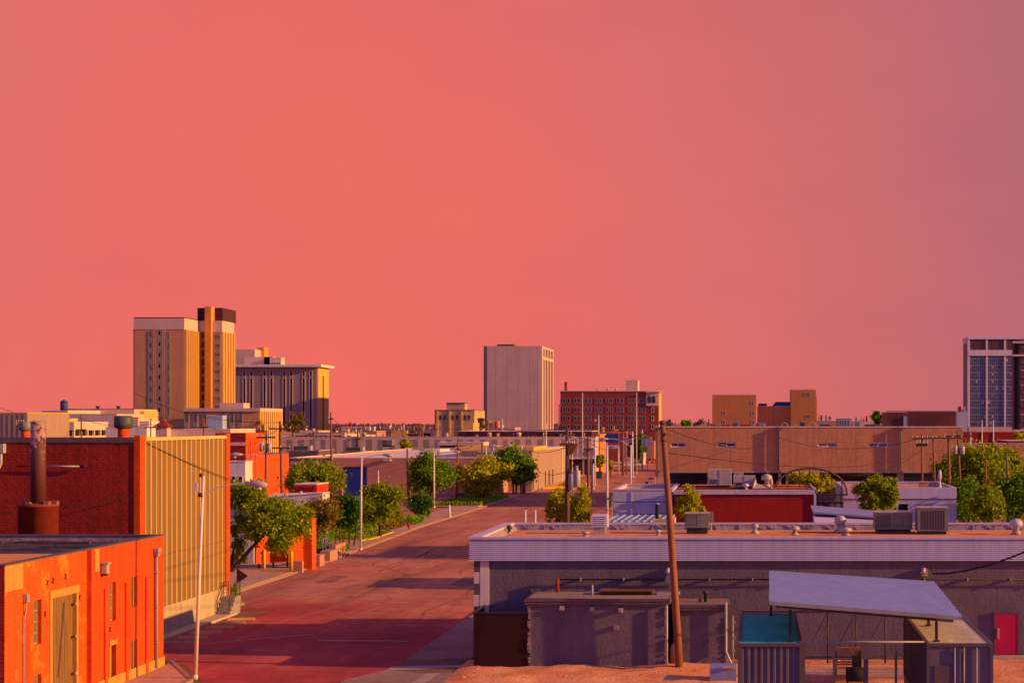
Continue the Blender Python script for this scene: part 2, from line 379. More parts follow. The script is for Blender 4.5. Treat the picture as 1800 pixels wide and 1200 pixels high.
# pavements with real kerbs
def pavement(poly, h=.13, m='sidewalk'):
    o = mb(m).prism(poly, -.1, h).build('pavement'); o['kind'] = 'structure'; return o
def kerb(pts, w=.18, h=.16, name='kerb', m='kerb'):
    b = mb(m)
    for (x0,y0),(x1,y1) in zip(pts, pts[1:]):
        d = Vector((x1-x0,y1-y0,0)).normalized(); n = Vector((-d.y,d.x,0))*w
        b.hexa([(x0,y0,-.1),(x1,y1,-.1),(x1+n.x,y1+n.y,-.1),(x0+n.x,y0+n.y,-.1)],[(x0,y0,h),(x1,y1,h),(x1+n.x,y1+n.y,h),(x0+n.x,y0+n.y,h)])
    o = b.build(name); o['kind'] = 'structure'; return o
pavement([(-62,130.5),(-39.7,130.5),(-39.9,160),(-41.4,210),(-41.4,309),(-46,309),(-46,170),(-62,165)])
kerb([(-41.25,309),(-41.25,210),(-39.7,160),(-39.45,142),(-39.55,130.3)], w=.12, h=.14)
sheet('driveway', [(-62,121.5),(-36.4,121.5),(-39.6,130.4),(-62,130.4)], .03, 'sidewalk')
kerb([(-36.2,121.4),(-38.6,125.2),(-41.5,125.5)], w=1.0, h=.17, name='kerb', m='concrete')
pavement([(-60,335),(-41.4,335),(-41.4,900),(-60,900)])
pavement([(-18.7,93.0),(-15.45,93.4),(-15.45,205.5),(-18.7,205.5)], .12, 'lot')
kerb([(-18.9,93),(-18.9,205.5)], w=-.2, h=.13, m='lot')
pavement([(-18.7,240.5),(60,240.5),(60,259.8),(-18.7,259.8)], .12, 'sidewalk')
pavement([(-18.7,259.8),(-15.2,259.8),(-15.2,900),(-18.7,900)], .12, 'sidewalk')
# corner by the orange warehouse
pavement([(-31.3,60),(-28.0,60),(-28.2,85.5),(-31.3,91.9)], .13, 'sidewalk')
kerb([(-27.95,60),(-28.1,85.6),(-31.3,92.1)], w=.22, h=.16)
# corner by the dark block
pavement([(-20.8,60),(-14.9,60),(-14.9,88.6),(-17.2,88.2),(-19.2,89.5),(-20.6,86)], .05, 'lot')
sheet('gutter', [(-19.3,89.4),(-15.1,90.6),(-15.1,91.6),(-19.3,90.9)], .016, 'gutter')
sheet('gutter', [(-18.2,60),(-17.7,60),(-16.2,88.2),(-16.9,88.2)], .055, 'gutter')
# dirt lot: gently mounded grid
def dirt():
    nx, ny = 90, 44; x0,x1,y0,y1 = -15.6,34,58,93.4; random.seed(5); b = mb('dirt')
    import mathutils
    for j in range(ny+1):
        for i in range(nx+1):
            x = x0+(x1-x0)*i/nx; y = y0+(y1-y0)*j/ny
            e = min(1, (x-x0)/1.2)*min(1,max(0,(y1-y))/.6+.02)
            n = mathutils.noise.fractal(Vector((x*.35,y*.35,0)), 1, 2, 5)
            n2 = mathutils.noise.fractal(Vector((x*2.2,y*2.2,3)), 1, 2, 3)
            b.v.append((x,y,.03+e*(.16+.16*n+.05*n2)))
    for j in range(ny):
        for i in range(nx):
            a = j*(nx+1)+i; b.face([a,a+1,a+nx+2,a+nx+1])
    o = b.build('dirt_lot', recalc=False, smooth=True); o['kind'] = 'structure'
dirt()
# rubble scattered on the dirt
def rubble():
    random.seed(8); b = mb('dirt')
    for i in range(420):
        x = random.uniform(-15,33); y = random.uniform(84,92.5) if i < 330 else random.uniform(66,84)
        s = random.uniform(.03,.11); z = .16
        P = [(x+random.uniform(-s,s),y+random.uniform(-s,s),z+random.uniform(-s,s*1.4)) for _ in range(4)]
        b.pts(P, [(0,1,2),(0,2,3),(0,3,1),(1,3,2)])
    o = b.build('rubble'); struct(o, 'stuff')
rubble()
# painted lines on the road
def line(poly, m, z=.016): sheet('road_marking', poly, z, m)
for k in range(9):
    y = 128+k*9.5; line([(-30.1,y),(-29.9,y),(-29.9,y+7.5+random.random()),(-30.1,y+7.5)], 'marking_yellow')
for k in range(14):
    y = 215+k*14; line([(-30.1,y),(-29.88,y),(-29.88,y+9),(-30.1,y+9)], 'marking_yellow')
line([(-33.6,99.5),(-33.5,99.3),(-27.0,104.6),(-27.1,104.9)], 'marking_white')
line([(-26.0,101.6),(-20.5,101.3),(-20.5,101.55),(-26.0,102.2)], 'marking_white')
line([(-31.2,109),(-31.1,109),(-29.2,121),(-29.32,121)], 'marking_white')
line([(-27.4,109),(-27.3,109),(-26.2,121),(-26.32,121)], 'marking_white')
line([(-26.5,187),(-19.5,187),(-19.5,187.6),(-26.5,187.6)], 'marking_white')
random.seed(41)
for k in range(11):
    x = random.uniform(-38,-22); y = random.choice([126,133,141,150,158,171,184,205,228,250,275])+random.uniform(-3,3); w = random.uniform(.8,3.2); l = random.uniform(2,9)
    o = sheet('road_patch', [(x,y),(x+w,y+random.uniform(-.3,.3)),(x+w+random.uniform(-.2,.2),y+l),(x,y+l+random.uniform(-.4,.4))], .0135, 'road_patch_dark' if k%3 else 'road_patch_light')
random.seed(52)
for k in range(9):                                  # tar-sealed cracks wandering along and across the road
    x, y = random.uniform(-37,-21), random.uniform(96,175); along = k%3 != 0; L, R_ = [], []
    for i in range(14):
        if along: x += random.uniform(-.35,.35); y += random.uniform(1.2,2.6)
        else: x += random.uniform(.8,1.5); y += random.uniform(-.4,.4)
        if not -38.5 < x < -19.6: break
        w = .045*(1+y/120); L.append((x-w,y-(0 if along else w*1.6))); R_.append((x+w,y+(0 if along else w*1.6)))
    if len(L) > 2:
        b = MB().mat('road_patch_dark')
        for i in range(len(L)-1): b.quad((*L[i],.0185),(*R_[i],.0185),(*R_[i+1],.0185),(*L[i+1],.0185))
        o = b.build('road_crack'); o['kind'] = 'structure'
# ================================================================== ORANGE WAREHOUSE, near left
WX = -31.3; E = east(WX)
wh = T('brick_warehouse', 'bright orange painted brick warehouse with boarded freight door, nearest building at left', 'warehouse', (-45,71.3,0))
doorh = (76.0,78.9,0.1,5.25); pdoor = (82.95,83.8,.1,2.15)
wins = [(74.2,75.0,3.3,5.25,2,4),(74.25,75.0,.1,2.0,2,4),(83.0,83.75,3.3,5.2,2,3),(85.85,86.65,3.7,5.2,2,3),(85.85,86.65,.35,2.0,2,4)]
m = mb('orange_brick_worn'); wall_holes(m, E, 71.3,80.0,0,7.0, [doorh]+[w[:4] for w in wins[:2]], .28)
m.mat('orange_brick'); wall_holes(m, E, 80.0,90.5,0,7.0, [pdoor]+[w[:4] for w in wins[2:]], .28)
m.mat('red_brick'); wall_holes(m, front(71.3), -60,WX,0,7.0, [], .2)
m.quad((-60,71.3,0),(-60,90.5,0),(-60,90.5,7),(-60,71.3,7)); m.quad((-60,90.5,0),(WX,90.5,0),(WX,90.5,7),(-60,90.5,7))
m.build('wall', wh)
m = mb('membrane'); a,b_,c,d = -59.7,WX-.35,71.6,90.15
for p,q in (((a,c),(b_,c)),((b_,c),(b_,d)),((b_,d),(a,d)),((a,d),(a,c))): m.quad((*p,5.9),(*q,5.9),(*q,7),(*p,7))
m.build('parapet', wh)
m = mb('roof_tan').box(a,b_,c,86.5,5.8,6.35); m.mat('roof_dark'); m.hexa([(a,86.5,5.8),(b_,86.5,5.8),(b_,d,5.8),(a,d,5.8)],[(a,86.5,6.36),(b_,86.5,6.36),(b_,d,6.72),(a,d,6.72)]); m.build('roof', wh)
m = mb('dark_trim'); m.box(-60.05,WX+.04,90.1,90.55,7,7.07); m.box(WX-.36,WX+.04,71.25,90.1,7,7.06); m.build('coping', wh)
m = mb('membrane'); random.seed(3)
for k in range(26):                                # rolls and laps of the torn roof felt along the back
    x = random.uniform(-58,-36); y = random.uniform(86.8,89.6); L = random.uniform(1,4)
    mb('roof_dark').box(x,x+L,y,y+random.uniform(.1,.5),6.3,6.4+.105*(y-86.5)+random.uniform(.02,.08)).build('felt_roll', wh)
for hx in wins: window(wh, E, hx[:4], .26, 'stone_yellow', 'glass_grey', hx[4], hx[5], .05)
m = mb('ply'); E.box(m, 76.1,78.8,.1,5.15,.16,.22); m.mat('wood_dark')
for k in range(1,9): u = 76.1+2.7*k/9; E.box(m, u-.008,u+.008,.1,5.12,.153,.162)
m.hexa([E.p(77.1,1.5,.13),E.p(77.25,1.5,.13),E.p(77.25,1.5,.16),E.p(77.1,1.5,.16)],[E.p(77.75,4.8,.13),E.p(77.9,4.8,.13),E.p(77.9,4.8,.16),E.p(77.75,4.8,.16)])
fd = m.build('freight_door', wh)
m = mb('tan_paint'); E.box(m, 75.85,76.1,.1,5.25,-.04,.2); E.box(m, 78.8,79.02,.1,5.25,-.04,.2); E.box(m, 75.8,79.08,5.15,5.5,-.06,.2)
for z in (1.4,3.1,4.6): E.box(m.mat('steel'), 78.6,78.95,z,z+.12,-.07,-.041); 
m.build('door_frame', fd)
m = mb('ply'); E.box(m, 83.0,83.75,.1,2.1,.2,.26); dd = m.build('door', wh)
m = mb('tan_paint'); E.box(m, 82.86,83.0,.1,2.15,-.03,.25); E.box(m, 82.86,83.86,2.15,2.4,-.05,.1); m.build('door_frame', dd)
for u0,u1,z1,pr in ((73.2,73.5,4.9,.10),(80.1,80.55,7.0,.22),(82.15,82.45,5.0,.10),(84.9,85.2,5.0,.10),(87.7,88.0,5.05,.10)):
    m = mb('orange_brick'); E.box(m, u0,u1,.0,z1,-pr,-.002); m.build('pilaster', wh)
for u0,u1,z0,z1 in ((71.35,73.1,5.9,6.98),(80.65,81.6,5.9,6.98)):
    m = mb('tan_paint'); E.box(m, u0,u1,z0,z1,-.012,.0); m.build('paint_patch', wh)
m = mb('tan_paint'); E.box(m, 80.6,90.53,0,.62,-.06,-.001); m.build('plinth', wh)
def downspout(parent, pl, u, ztop, m='steel', zb=.2, r=.07, head=True, d=-.12):
    b = mb(m)
    if head:
        b.hexa([pl.p(u-.13,ztop-.45,d-.1),pl.p(u+.13,ztop-.45,d-.1),pl.p(u+.13,ztop-.45,d+.1),pl.p(u-.13,ztop-.45,d+.1)],[pl.p(u-.24,ztop-.15,d-.18),pl.p(u+.24,ztop-.15,d-.18),pl.p(u+.24,ztop-.15,d+.1),pl.p(u-.24,ztop-.15,d+.1)])
        pl.box(b, u-.24,u+.24,ztop-.15,ztop,d-.18,d+.1)
    b.tube([pl.p(u,ztop-.4,d), pl.p(u,zb,d)], r, 8)
    for k in range(3): z = zb+(ztop-zb)*(k+.7)/3.4; pl.box(b, u-.11,u+.11,z,z+.05,d-.08,d+.12)
    return b.build('downspout', parent)
downspout(wh, E, 89.1, 6.45); 
m = mb('steel'); m.tube([E.p(73.15,5.6,-.1),E.p(73.15,4.9,-.1),E.p(73.02,4.6,-.1),E.p(73.02,.2,-.1)],.035,6); m.box(WX+.02,WX+.2,73.05,73.3,5.3,5.65); m.build('conduit', wh)
m = mb('galv'); E.box(m, 81.75,82.1,5.75,6.2,-.3,-.05); E.box(m, 81.7,82.15,6.2,6.3,-.38,-.02); m.mat('dark_metal'); E.box(m,81.8,82.05,5.66,5.75,-.26,-.08); m.build('wall_light', wh)
for u,z in ((73.6,5.4),(75.6,5.9),(76.2,5.95),(77.6,6.0),(79.2,4.9),(73.5,4.3),(75.35,4.55),(82.95,2.95)):
    m = mb('dark_metal')
    for k in range(2):
        a = .5+k*PI/2; m.hexa([E.p(u-.16*math.cos(a)-.02,z-.16*math.sin(a),-.03),E.p(u-.16*math.cos(a)+.02,z-.16*math.sin(a)-.02,-.03),E.p(u-.16*math.cos(a)+.02,z-.16*math.sin(a)-.02,-.004-.003*k),E.p(u-.16*math.cos(a)-.02,z-.16*math.sin(a),-.004-.003*k)],
               [E.p(u+.16*math.cos(a)-.02,z+.16*math.sin(a)+.02,-.03),E.p(u+.16*math.cos(a)+.02,z+.16*math.sin(a),-.03),E.p(u+.16*math.cos(a)+.02,z+.16*math.sin(a),-.004-.003*k),E.p(u+.16*math.cos(a)-.02,z+.16*math.sin(a)+.02,-.004-.003*k)])
    m.build('tie_plate', wh)
# rusty stack between the two warehouses
st = T('smokestack', 'rusty round steel smokestack rising from a wide drum beside the dark red brick wall', 'smokestack', (-40,95.4,0))
mb('rust').lathe(-40,95.4, [(1.06,0),(1.06,8.3),(1.1,8.3),(1.1,8.42),(.5,8.5)], 28).build('drum', st)
mb('stack_paint').tube([(-40,95.4,8.4),(-40,95.4,13.05)], [.41,.40], 20).build('pipe', st)
m = mb('black').lathe(-40,95.4, [(.34,13.06),(.34,13.07)], 16); m.build('flue', st)
m = mb('rust_pale'); random.seed(2)
for k in range(22):
    a = random.uniform(0,2*PI); r = random.uniform(.5,1.0); x = -40+r*math.cos(a); y = 95.4+r*math.sin(a); s = random.uniform(.05,.16)
    m.box(x-s,x+s,y-s,y+s,8.4,8.42+s*1.3)
m.build('debris', st)
# ================================================================== DARK RED BRICK WAREHOUSE WITH CORRUGATED SIDE
bw = T('brick_warehouse', 'tall dark red brick warehouse with tan ribbed metal cladding on its street side', 'warehouse', (-60,100.4,0))
X0, X1, Y0, Y1, ZT = -90, -36.15, 100.4, 117.6, 12.1
m = mb('red_brick'); wall_holes(m, front(Y0), X0,X1-.31,0,ZT-.3, []); m.quad((X0,Y0,0),(X0,Y1,0),(X0,Y1,ZT),(X0,Y0,ZT)); m.quad((X0,Y1,0),(X1,Y1,0),(X1,Y1,ZT-.35),(X0,Y1,ZT-.35))
wall_holes(m, east(X1-.12), Y0,Y1,0,ZT-.1, []); m.build('wall', bw)
mb('roof_dark').box(X0+.3,X1-.3,Y0+.3,Y1-.3,ZT-.9,ZT-.62).build('roof', bw)
m = mb('dark_trim'); m.box(X0,X1-.30,Y0-.06,Y0+.3,ZT-.3,ZT+.02); m.build('coping', bw)
m = mb('orange_brick'); m.box(X1-.30,X1+.06,Y0-.05,Y0+.85,0,ZT+.12); m.build('pilaster', bw)
m = mb('orange_brick'); m.box(X1-.6,X1+.06,Y1-.85,Y1+.02,0,ZT+.12); m.build('pilaster', bw)
ya, yb = Y0+.86, Y1-.86; n = 17; m = mb('clad_tan')
for k in range(n):                                  # folded sheets: wide pan, then a narrow standing fold, sunlit brightness painted on
    a = ya+(yb-ya)*k/n; b = ya+(yb-ya)*(k+1)/n; c = a+(b-a)*.13
    m.mat('clad_light'); m.quad((X1+.055,a,1.75),(X1+.055,c,1.75),(X1+.055,c,ZT-.2),(X1+.055,a,ZT-.2)); m.quad((X1-.01,a,1.75),(X1+.055,a,1.75),(X1+.055,a,ZT-.2),(X1-.01,a,ZT-.2))
    m.mat('clad_tan'); m.quad((X1+.055,c,1.75),(X1+.0,c+.10,1.75),(X1+.0,c+.10,ZT-.2),(X1+.055,c,ZT-.2))
    m.quad((X1-.0,c+.10,1.75),(X1-.01,b,1.75),(X1-.01,b,ZT-.2),(X1-.0,c+.10,ZT-.2))
    pass
m.mat('dark_trim'); m.box(X1-.02,X1+.045,ya,yb,4.9,4.93)
m.build('metal_cladding', bw)
mb('clad_light').box(X1-.35,X1+.1,ya,yb,ZT-.2,ZT).build('coping', bw)
m = mb('concrete'); m.box(X1-.1,X1+.08,ya,yb,0,1.74)
for y in (Y1-3.4,Y1-2.0): m.mat('dark_trim').box(X1+.06,X1+.085,y,y+.04,.2,1.74); 
m.build('foundation', bw)
mb('concrete').box(X1+.09,X1+1.15,ya,yb-1.0,0,.16).build('kerb_strip', bw)
E2 = front(Y0)
b = mb('galv'); b.tube([(-44.2,Y0-.2,11.35),(-44.2,Y0-.2,10.6),(-44.75,Y0-.2,9.4),(-44.75,Y0-.2,0.3)], .09, 8); b.box(-44.42,-43.98,Y0-.4,Y0-.02,11.2,11.75); b.build('downspout', bw)
m = mb('galv').tube([(-41.9,Y0-.22,10.42),(-39.5,Y0-.22,10.42)], .05, 8); m.mat('dark_metal').tube([(-43.3,Y0-.2,10.42),(-41.9,Y0-.2,10.42)], .045, 8); m.tube([(-39.5,Y0-.22,10.42),(-39.2,Y0-.22,10.42)], .08, 8); m.build('wall_pipe', bw)
for x,r,h in ((-43.9,.32,.95),(-38.0,.44,1.3)):
    v = T('roof_vent', 'larger round roof vent with dark metal cap, right end of brick warehouse roof' if x > -40 else 'smaller round roof vent with pale cap on orange neck, far left on brick warehouse roof', 'roof vent', (x,Y0+2.5,ZT-.62), 'round vents on the brick warehouse roof')
    mb('orange_brick').lathe(x,Y0+2.5, [(r*.75,ZT-.62),(r*.75,ZT+h*.45+.05)], 14).build('neck', v)
    mb('hvac' if x < -40 else 'hvac_dark').lathe(x,Y0+2.5, [(r*.8,ZT+h*.4),(r*1.2,ZT+h*.45),(r*1.25,ZT+h*.62),(r*1.25,ZT+h*.92),(r*1.05,ZT+h)], 16).build('cap', v)
# steps and railing at its far corner
sp = T('steps', 'short flight of steps with thin dark handrail at far corner of the clad warehouse', 'steps', (-35.3,116,0))
m = mb('concrete_grey')
for k in range(4): m.box(-36.0,-34.9+.0*k,115.0+k*.001-.3*k+.6,116.6,0.02+.0*k,.24*(k+0)+.25) if False else m.box(-36.0,-35.1,115.4-.35*k,115.75-.35*k,.02,1.15-.27*k)
m.box(-36.0,-35.1,115.75,116.6,.02,1.2); m.build('treads', sp)
m = mb('dark_metal')
for x in (-35.15,-35.95): m.tube([(x,114.3,.3),(x,114.3,1.2),(x,115.75,2.15),(x,116.8,2.15),(x,116.8,1.2)], .03, 6); m.tube([(x,115.75,2.15),(x,115.75,1.2)], .025, 6); m.tube([(x,114.3,.75),(x,115.75,1.65),(x,116.8,1.65)], .02, 6)
m.build('handrail', sp)
# wheel stops
lab = ['concrete wheel stop nearest the orange warehouse, first of the row','second concrete wheel stop from the orange warehouse','third concrete wheel stop, just left of the tall lamp post in view','fourth concrete wheel stop, just right of the tall lamp post in view','second concrete wheel stop from the steps at the clad wall','concrete wheel stop beside the steps at the far end of the row']
m = MB().mat('stone_yellow'); m.hexa([(-.9,-.13,.008),(.9,-.13,.008),(.9,.13,.008),(-.9,.13,.008)],[(-.84,-.08,.15),(.84,-.08,.15),(.84,.08,.15),(-.84,.08,.15)])
w0 = m.build('wheel_stop')
for k,py in enumerate((1129.5,1120.5,1111.4,1102,1095,1088)):
    o = w0 if k == 0 else w0.copy()
    if k: C.objects.link(o)
    o.location = (-33.75, GY(py)-.35, 0); o.rotation_euler = (0,0,.12+.02*(k%3)); tag(o, lab[k], 'wheel stop', 'wheel stops along the clad warehouse')
# ================================================================== GREY BLOCK, right foreground
gb = T('commercial_building', 'long dark grey stucco building with wide white ribbed metal fascia, right foreground', 'building', (5,93.5,0))
GX0, GX1, GY0, GY1 = -15.3, 36, 93.5, 106.8
m = mb('dark_stucco'); m.box(GX0,GX1,GY0,GY1-.1,0,5.44); m.box(-6,GX1,GY1-.05,110,0,6.1); m.build('wall', gb)  # rear box is an unseen extension added to cast shadow on the street
mb('roof_tan').box(GX0+.2,GX1,GY0+.1,GY1-.2,6.1,6.3).build('roof', gb)
m = mb('white_metal')
def fas(a, b, horiz, s):                           # ribbed fascia: stack of bevelled slats
    nr = 11; z0, z1 = 5.45, 6.62; h = (z1-z0)/nr
    for k in range(nr):
        z = z0+k*h; d0, d1 = .195, .248
        if horiz: m.hexa([(a,GY0-d1,z),(b,GY0-d1,z),(b,GY0-.08,z),(a,GY0-.08,z)],[(a,GY0-d0,z+h*.86),(b,GY0-d0,z+h*.86),(b,GY0-.08,z+h*.86),(a,GY0-.08,z+h*.86)]); m.box(a,b,GY0-d0+.015,GY0-.08,z+h*.86,z+h)
        else: m.hexa([(GX0-d1,a,z),(GX0-.08,a,z),(GX0-.08,b,z),(GX0-d1,b,z)],[(GX0-d0,a,z+h*.86),(GX0-.08,a,z+h*.86),(GX0-.08,b,z+h*.86),(GX0-d0,b,z+h*.86)]); m.box(GX0-d0+.015,GX0-.08,a,b,z+h*.86,z+h)
fas(GX0-.25, GX1, True, 1); fas(GY0-.08, GY1, False, 1)
m.build('fascia', gb)
m = mb('white_metal'); m.box(GX0-.3,GX1,GY0-.3,GY0+.12,6.62,6.74); m.box(GX0-.3,GX0+.35,GY0+.12,GY1,6.62,6.74); m.box(GX0+.35,GX1,GY1-.35,GY1,6.62,6.74); m.build('coping', gb)
m = mb('membrane'); m.quad((GX0+.4,GY1-.4,6.28),(GX1,GY1-.4,6.28),(GX1,GY1-.3,6.62),(GX0+.4,GY1-.3,6.62))
m.quad((GX0+.6,GY0+.1,6.28),(GX0+.6,GY1-.3,6.28),(GX0+.3,GY1-.3,6.62),(GX0+.3,GY0+.1,6.62)); random.seed(4)
for k in range(46):
    x = random.uniform(GX0+.6,24); m.hexa([(x,GY1-.5,6.28),(x+.12,GY1-.5,6.28),(x+.12,GY1-.4,6.28),(x,GY1-.4,6.28)],[(x+random.uniform(-.7,.2),GY1-.36,6.6),(x+.15,GY1-.36,6.6),(x+.15,GY1-.3,6.61),(x,GY1-.3,6.61)])
m.build('parapet', gb)
m = mb('white_paint'); m.box(-14.98,-14.5,GY0-.06,GY0-.001,0,5.44); m.box(GX0-.02,-14.98,GY0-.05,GY0-.002,0,5.44)
for k in range(5): m.mat('dark_trim').box(GX0-.022,-14.985,GY0-.056,GY0-.0505,5.44-.62*(2*k+1),5.44-.62*2*k-.02)
m.build('painted_corner', gb)
# conduit along the wall, with its riser, clips
m = mb('dark_metal').tube([(XX(980,93.2),93.28,4.42),(22,93.28,4.42)], .045, 8)
for k in range(14): x = -9.5+k*2.35; m.mat('galv').box(x,x+.07,93.2,93.5,4.36,4.5)
m.build('conduit', gb)
m = mb('rust').tube([(XX(980,93.2),93.2,3.5),(XX(980,93.2),93.2,4.5)], .09, 8); m.build('riser', gb)
pd = mb('pink_door').box(XX(1750,93.4),XX(1789,93.4),93.4,93.46,.2,2.55).build('door', gb)
m = mb('dark_trim'); a,b2 = XX(1750,93.4),XX(1789,93.4); m.box(a-.1,a,93.38,93.48,.2,2.65); m.box(b2,b2+.1,93.38,93.48,.2,2.65); m.box(a,b2,93.38,93.48,2.55,2.65); m.build('door_frame', pd)
mb('stone_yellow').box(a+.08,a+.2,93.32,93.4,1.2,1.75).build('handle', pd)
mb('concrete').box(a-.4,b2+.5,92.4,93.35,0,.28).build('door_step', gb)
for px in (1176,1624):
    x = XX(px,93.3)
    m = mb('galv').tube([(x+.1,93.45,4.95),(x-.02,93.1,5.0),(x-.1,92.95,4.78)], [.06,.1,.15], 8); m.box(x-.1,x+.2,93.3,93.49,4.6,5.05); m.build('wall_light', gb)
# back-of-building annexes
def annex(label, x0,x1,y0,z1, over):
    r = T('brick_annex', label, 'annex', ((x0+x1)/2,y0,0), 'dark stucco annexes on the grey building')
    mb('dark_stucco').box(x0,x1,y0,93.48,0,z1-.28).build('wall', r)
    m = mb('dark_trim').box(x0-over,x1+over,y0-.16,93.49,z1-.28,z1); m.box(x0-over-.03,x1+over+.03,y0-.2,y0-.1,z1-.12,z1+.03); m.build('fascia', r)
    m = mb('lot').box(x0-over+.1,x1+over-.1,y0-.06,93.48,z1,z1+.02); m.build('roof', r)
    # broken blockwork edges
    m = mb('concrete_grey'); random.seed(int(x0*7))
    for xe in (x0,x1):
        for k in range(34):
            z = random.uniform(.1,z1-.4); s = random.uniform(.03,.09); m.box(xe-s,xe+s,y0-s*.8,y0+.05,z,z+random.uniform(.05,.16))
    m.build('rough_edge', r); return r
A1 = annex('larger dark stucco annex with roof hatch and vent, left of the leaning pole', XX(930,89.8),XX(1171,89.8),89.8,3.72,.2)
m = mb('wood').box(-8.3,-5.4,91.6,92.6,3.74,4.0); m.mat('black').box(-8.2,-5.5,91.52,91.6,3.76,3.93); m.build('roof_hatch', A1)
mb('steel').tube([(-8.6,90.9,3.7),(-8.6,90.9,4.35)], .05, 8).build('vent_pipe', A1)
m = mb('galv').lathe(-4.9+.45,92.2, [(.17,3.7),(.17,4.3),(.3,4.35),(.34,4.6),(.2,4.85),(.05,4.9)], 12); m.box(-5.2+.0,-4.0,91.7,92.6,3.73,3.85); m.build('turbine_vent', A1)
for px,py in ((1091,1072),(1041,1070),(988,1068),(1083,1103)):
    x, z = XX(px,89.7), ZZ(py,89.7); mb('galv').box(x-.12,x+.12,89.6,89.79,z-.1,z+.12).build('junction_box', A1)
m = mb('galv').tube([(XX(1172,89.6),89.6,3.4),(XX(1172,89.6),89.6,.25)], .06, 8); m.build('downspout', A1)
A2 = annex('smaller rough dark stucco annex just right of the leaning pole', XX(1190,90.4),XX(1277,90.4),90.4,3.35,.16)
m = mb('dark_metal').lathe(XX(1240,91.6),91.6,[(.09,3.3),(.09,3.8),(.16,3.82),(.16,3.98)],10); m.box(XX(1228,91.6),XX(1233,91.6),91.4,91.7,3.36,3.55); m.build('vent_pipe', A2)
m = mb('galv').tube([(XX(1276,90.2),90.2,3.5),(XX(1276,90.2),90.2,.9),(XX(1287,89.8),89.6,.25)], .07, 8); m.build('downspout', A2)
gt = T('gate_post', 'pale steel gate frame standing between the small annex and the teal-topped container', 'gate', (XX(1293,92.5),92.5,0))
m = mb('steel'); x = XX(1288,92.5)
for dx in (0,1.1): m.tube([(x+dx,92.5,.05),(x+dx,92.5,2.55)], .05, 8)
m.tube([(x,92.5,2.5),(x+1.1,92.5,2.5)], .04, 8); m.build('frame', gt)
m = mb('galv')
for z in (.6,1.3,2.1): m.box(x-.02,x+.14,92.42,92.47,z,z+.14)
m.build('hinge', gt)
# brown fence enclosure at the left corner
fe = T('wooden_fence', 'very dark red-brown board fence enclosure at the left corner of the grey building', 'fence', (-13,89.8,0))
m = mb('fence_dark')
xa, xb = -14.75, XX(928,89.9)
for k in range(24):
    a = xa+(xb-xa)*k/24; m.box(a+.004,a+(xb-xa)/24-.004,89.8,89.84,.05,2.95+.004*(k%3))
for k in range(28):
    a = 89.85+3.5*k/28; m.box(xa,xa+.04,a,a+.118,.05,2.95)
m.build('boards', fe)
m = mb('dark_metal'); m.box(xa-.05,xb,89.75,89.79,2.95,3.03); m.box(xa-.06,xa+.08,89.8,93.4,2.95,3.03); m.build('top_rail', fe)
# leaning pole
lp = T('utility_pole', 'thick leaning bare brown wooden pole in the right foreground, no wires', 'utility pole', (-3.86,89.0,0))
m = mb('wood').tube([(-3.86,89.0,-.3),(-4.0,89.0,2.2),(-4.32,89.0,7.2),(-4.76,89.0,12.95)], [.21,.20,.18,.14], 14); m.build('pole', lp)
m = mb('dark_metal').tube([(-4.62,88.82,12.3),(-4.62,88.82,12.45)], .06, 8); m.build('pole_step', lp); mb('dark_metal').tube([(-4.7,89.0,12.0),(-4.7,89.0,12.07)], .19, 12).build('pole_band', lp)
mb('wood_dark').lathe(-4.76,89.0,[(.17,12.9),(.19,13.0),(.12,13.1)],10).build('pole_cap', lp)
m = mb('rust_pale').lathe(XX(1185,90.1),90.1,[(.22,.1),(.22,1.1),(.15,1.3),(.05,1.35)],12); tag(m.build('gas_cylinder'), 'upright brownish gas cylinder standing at the foot of the leaning pole', 'gas cylinder')
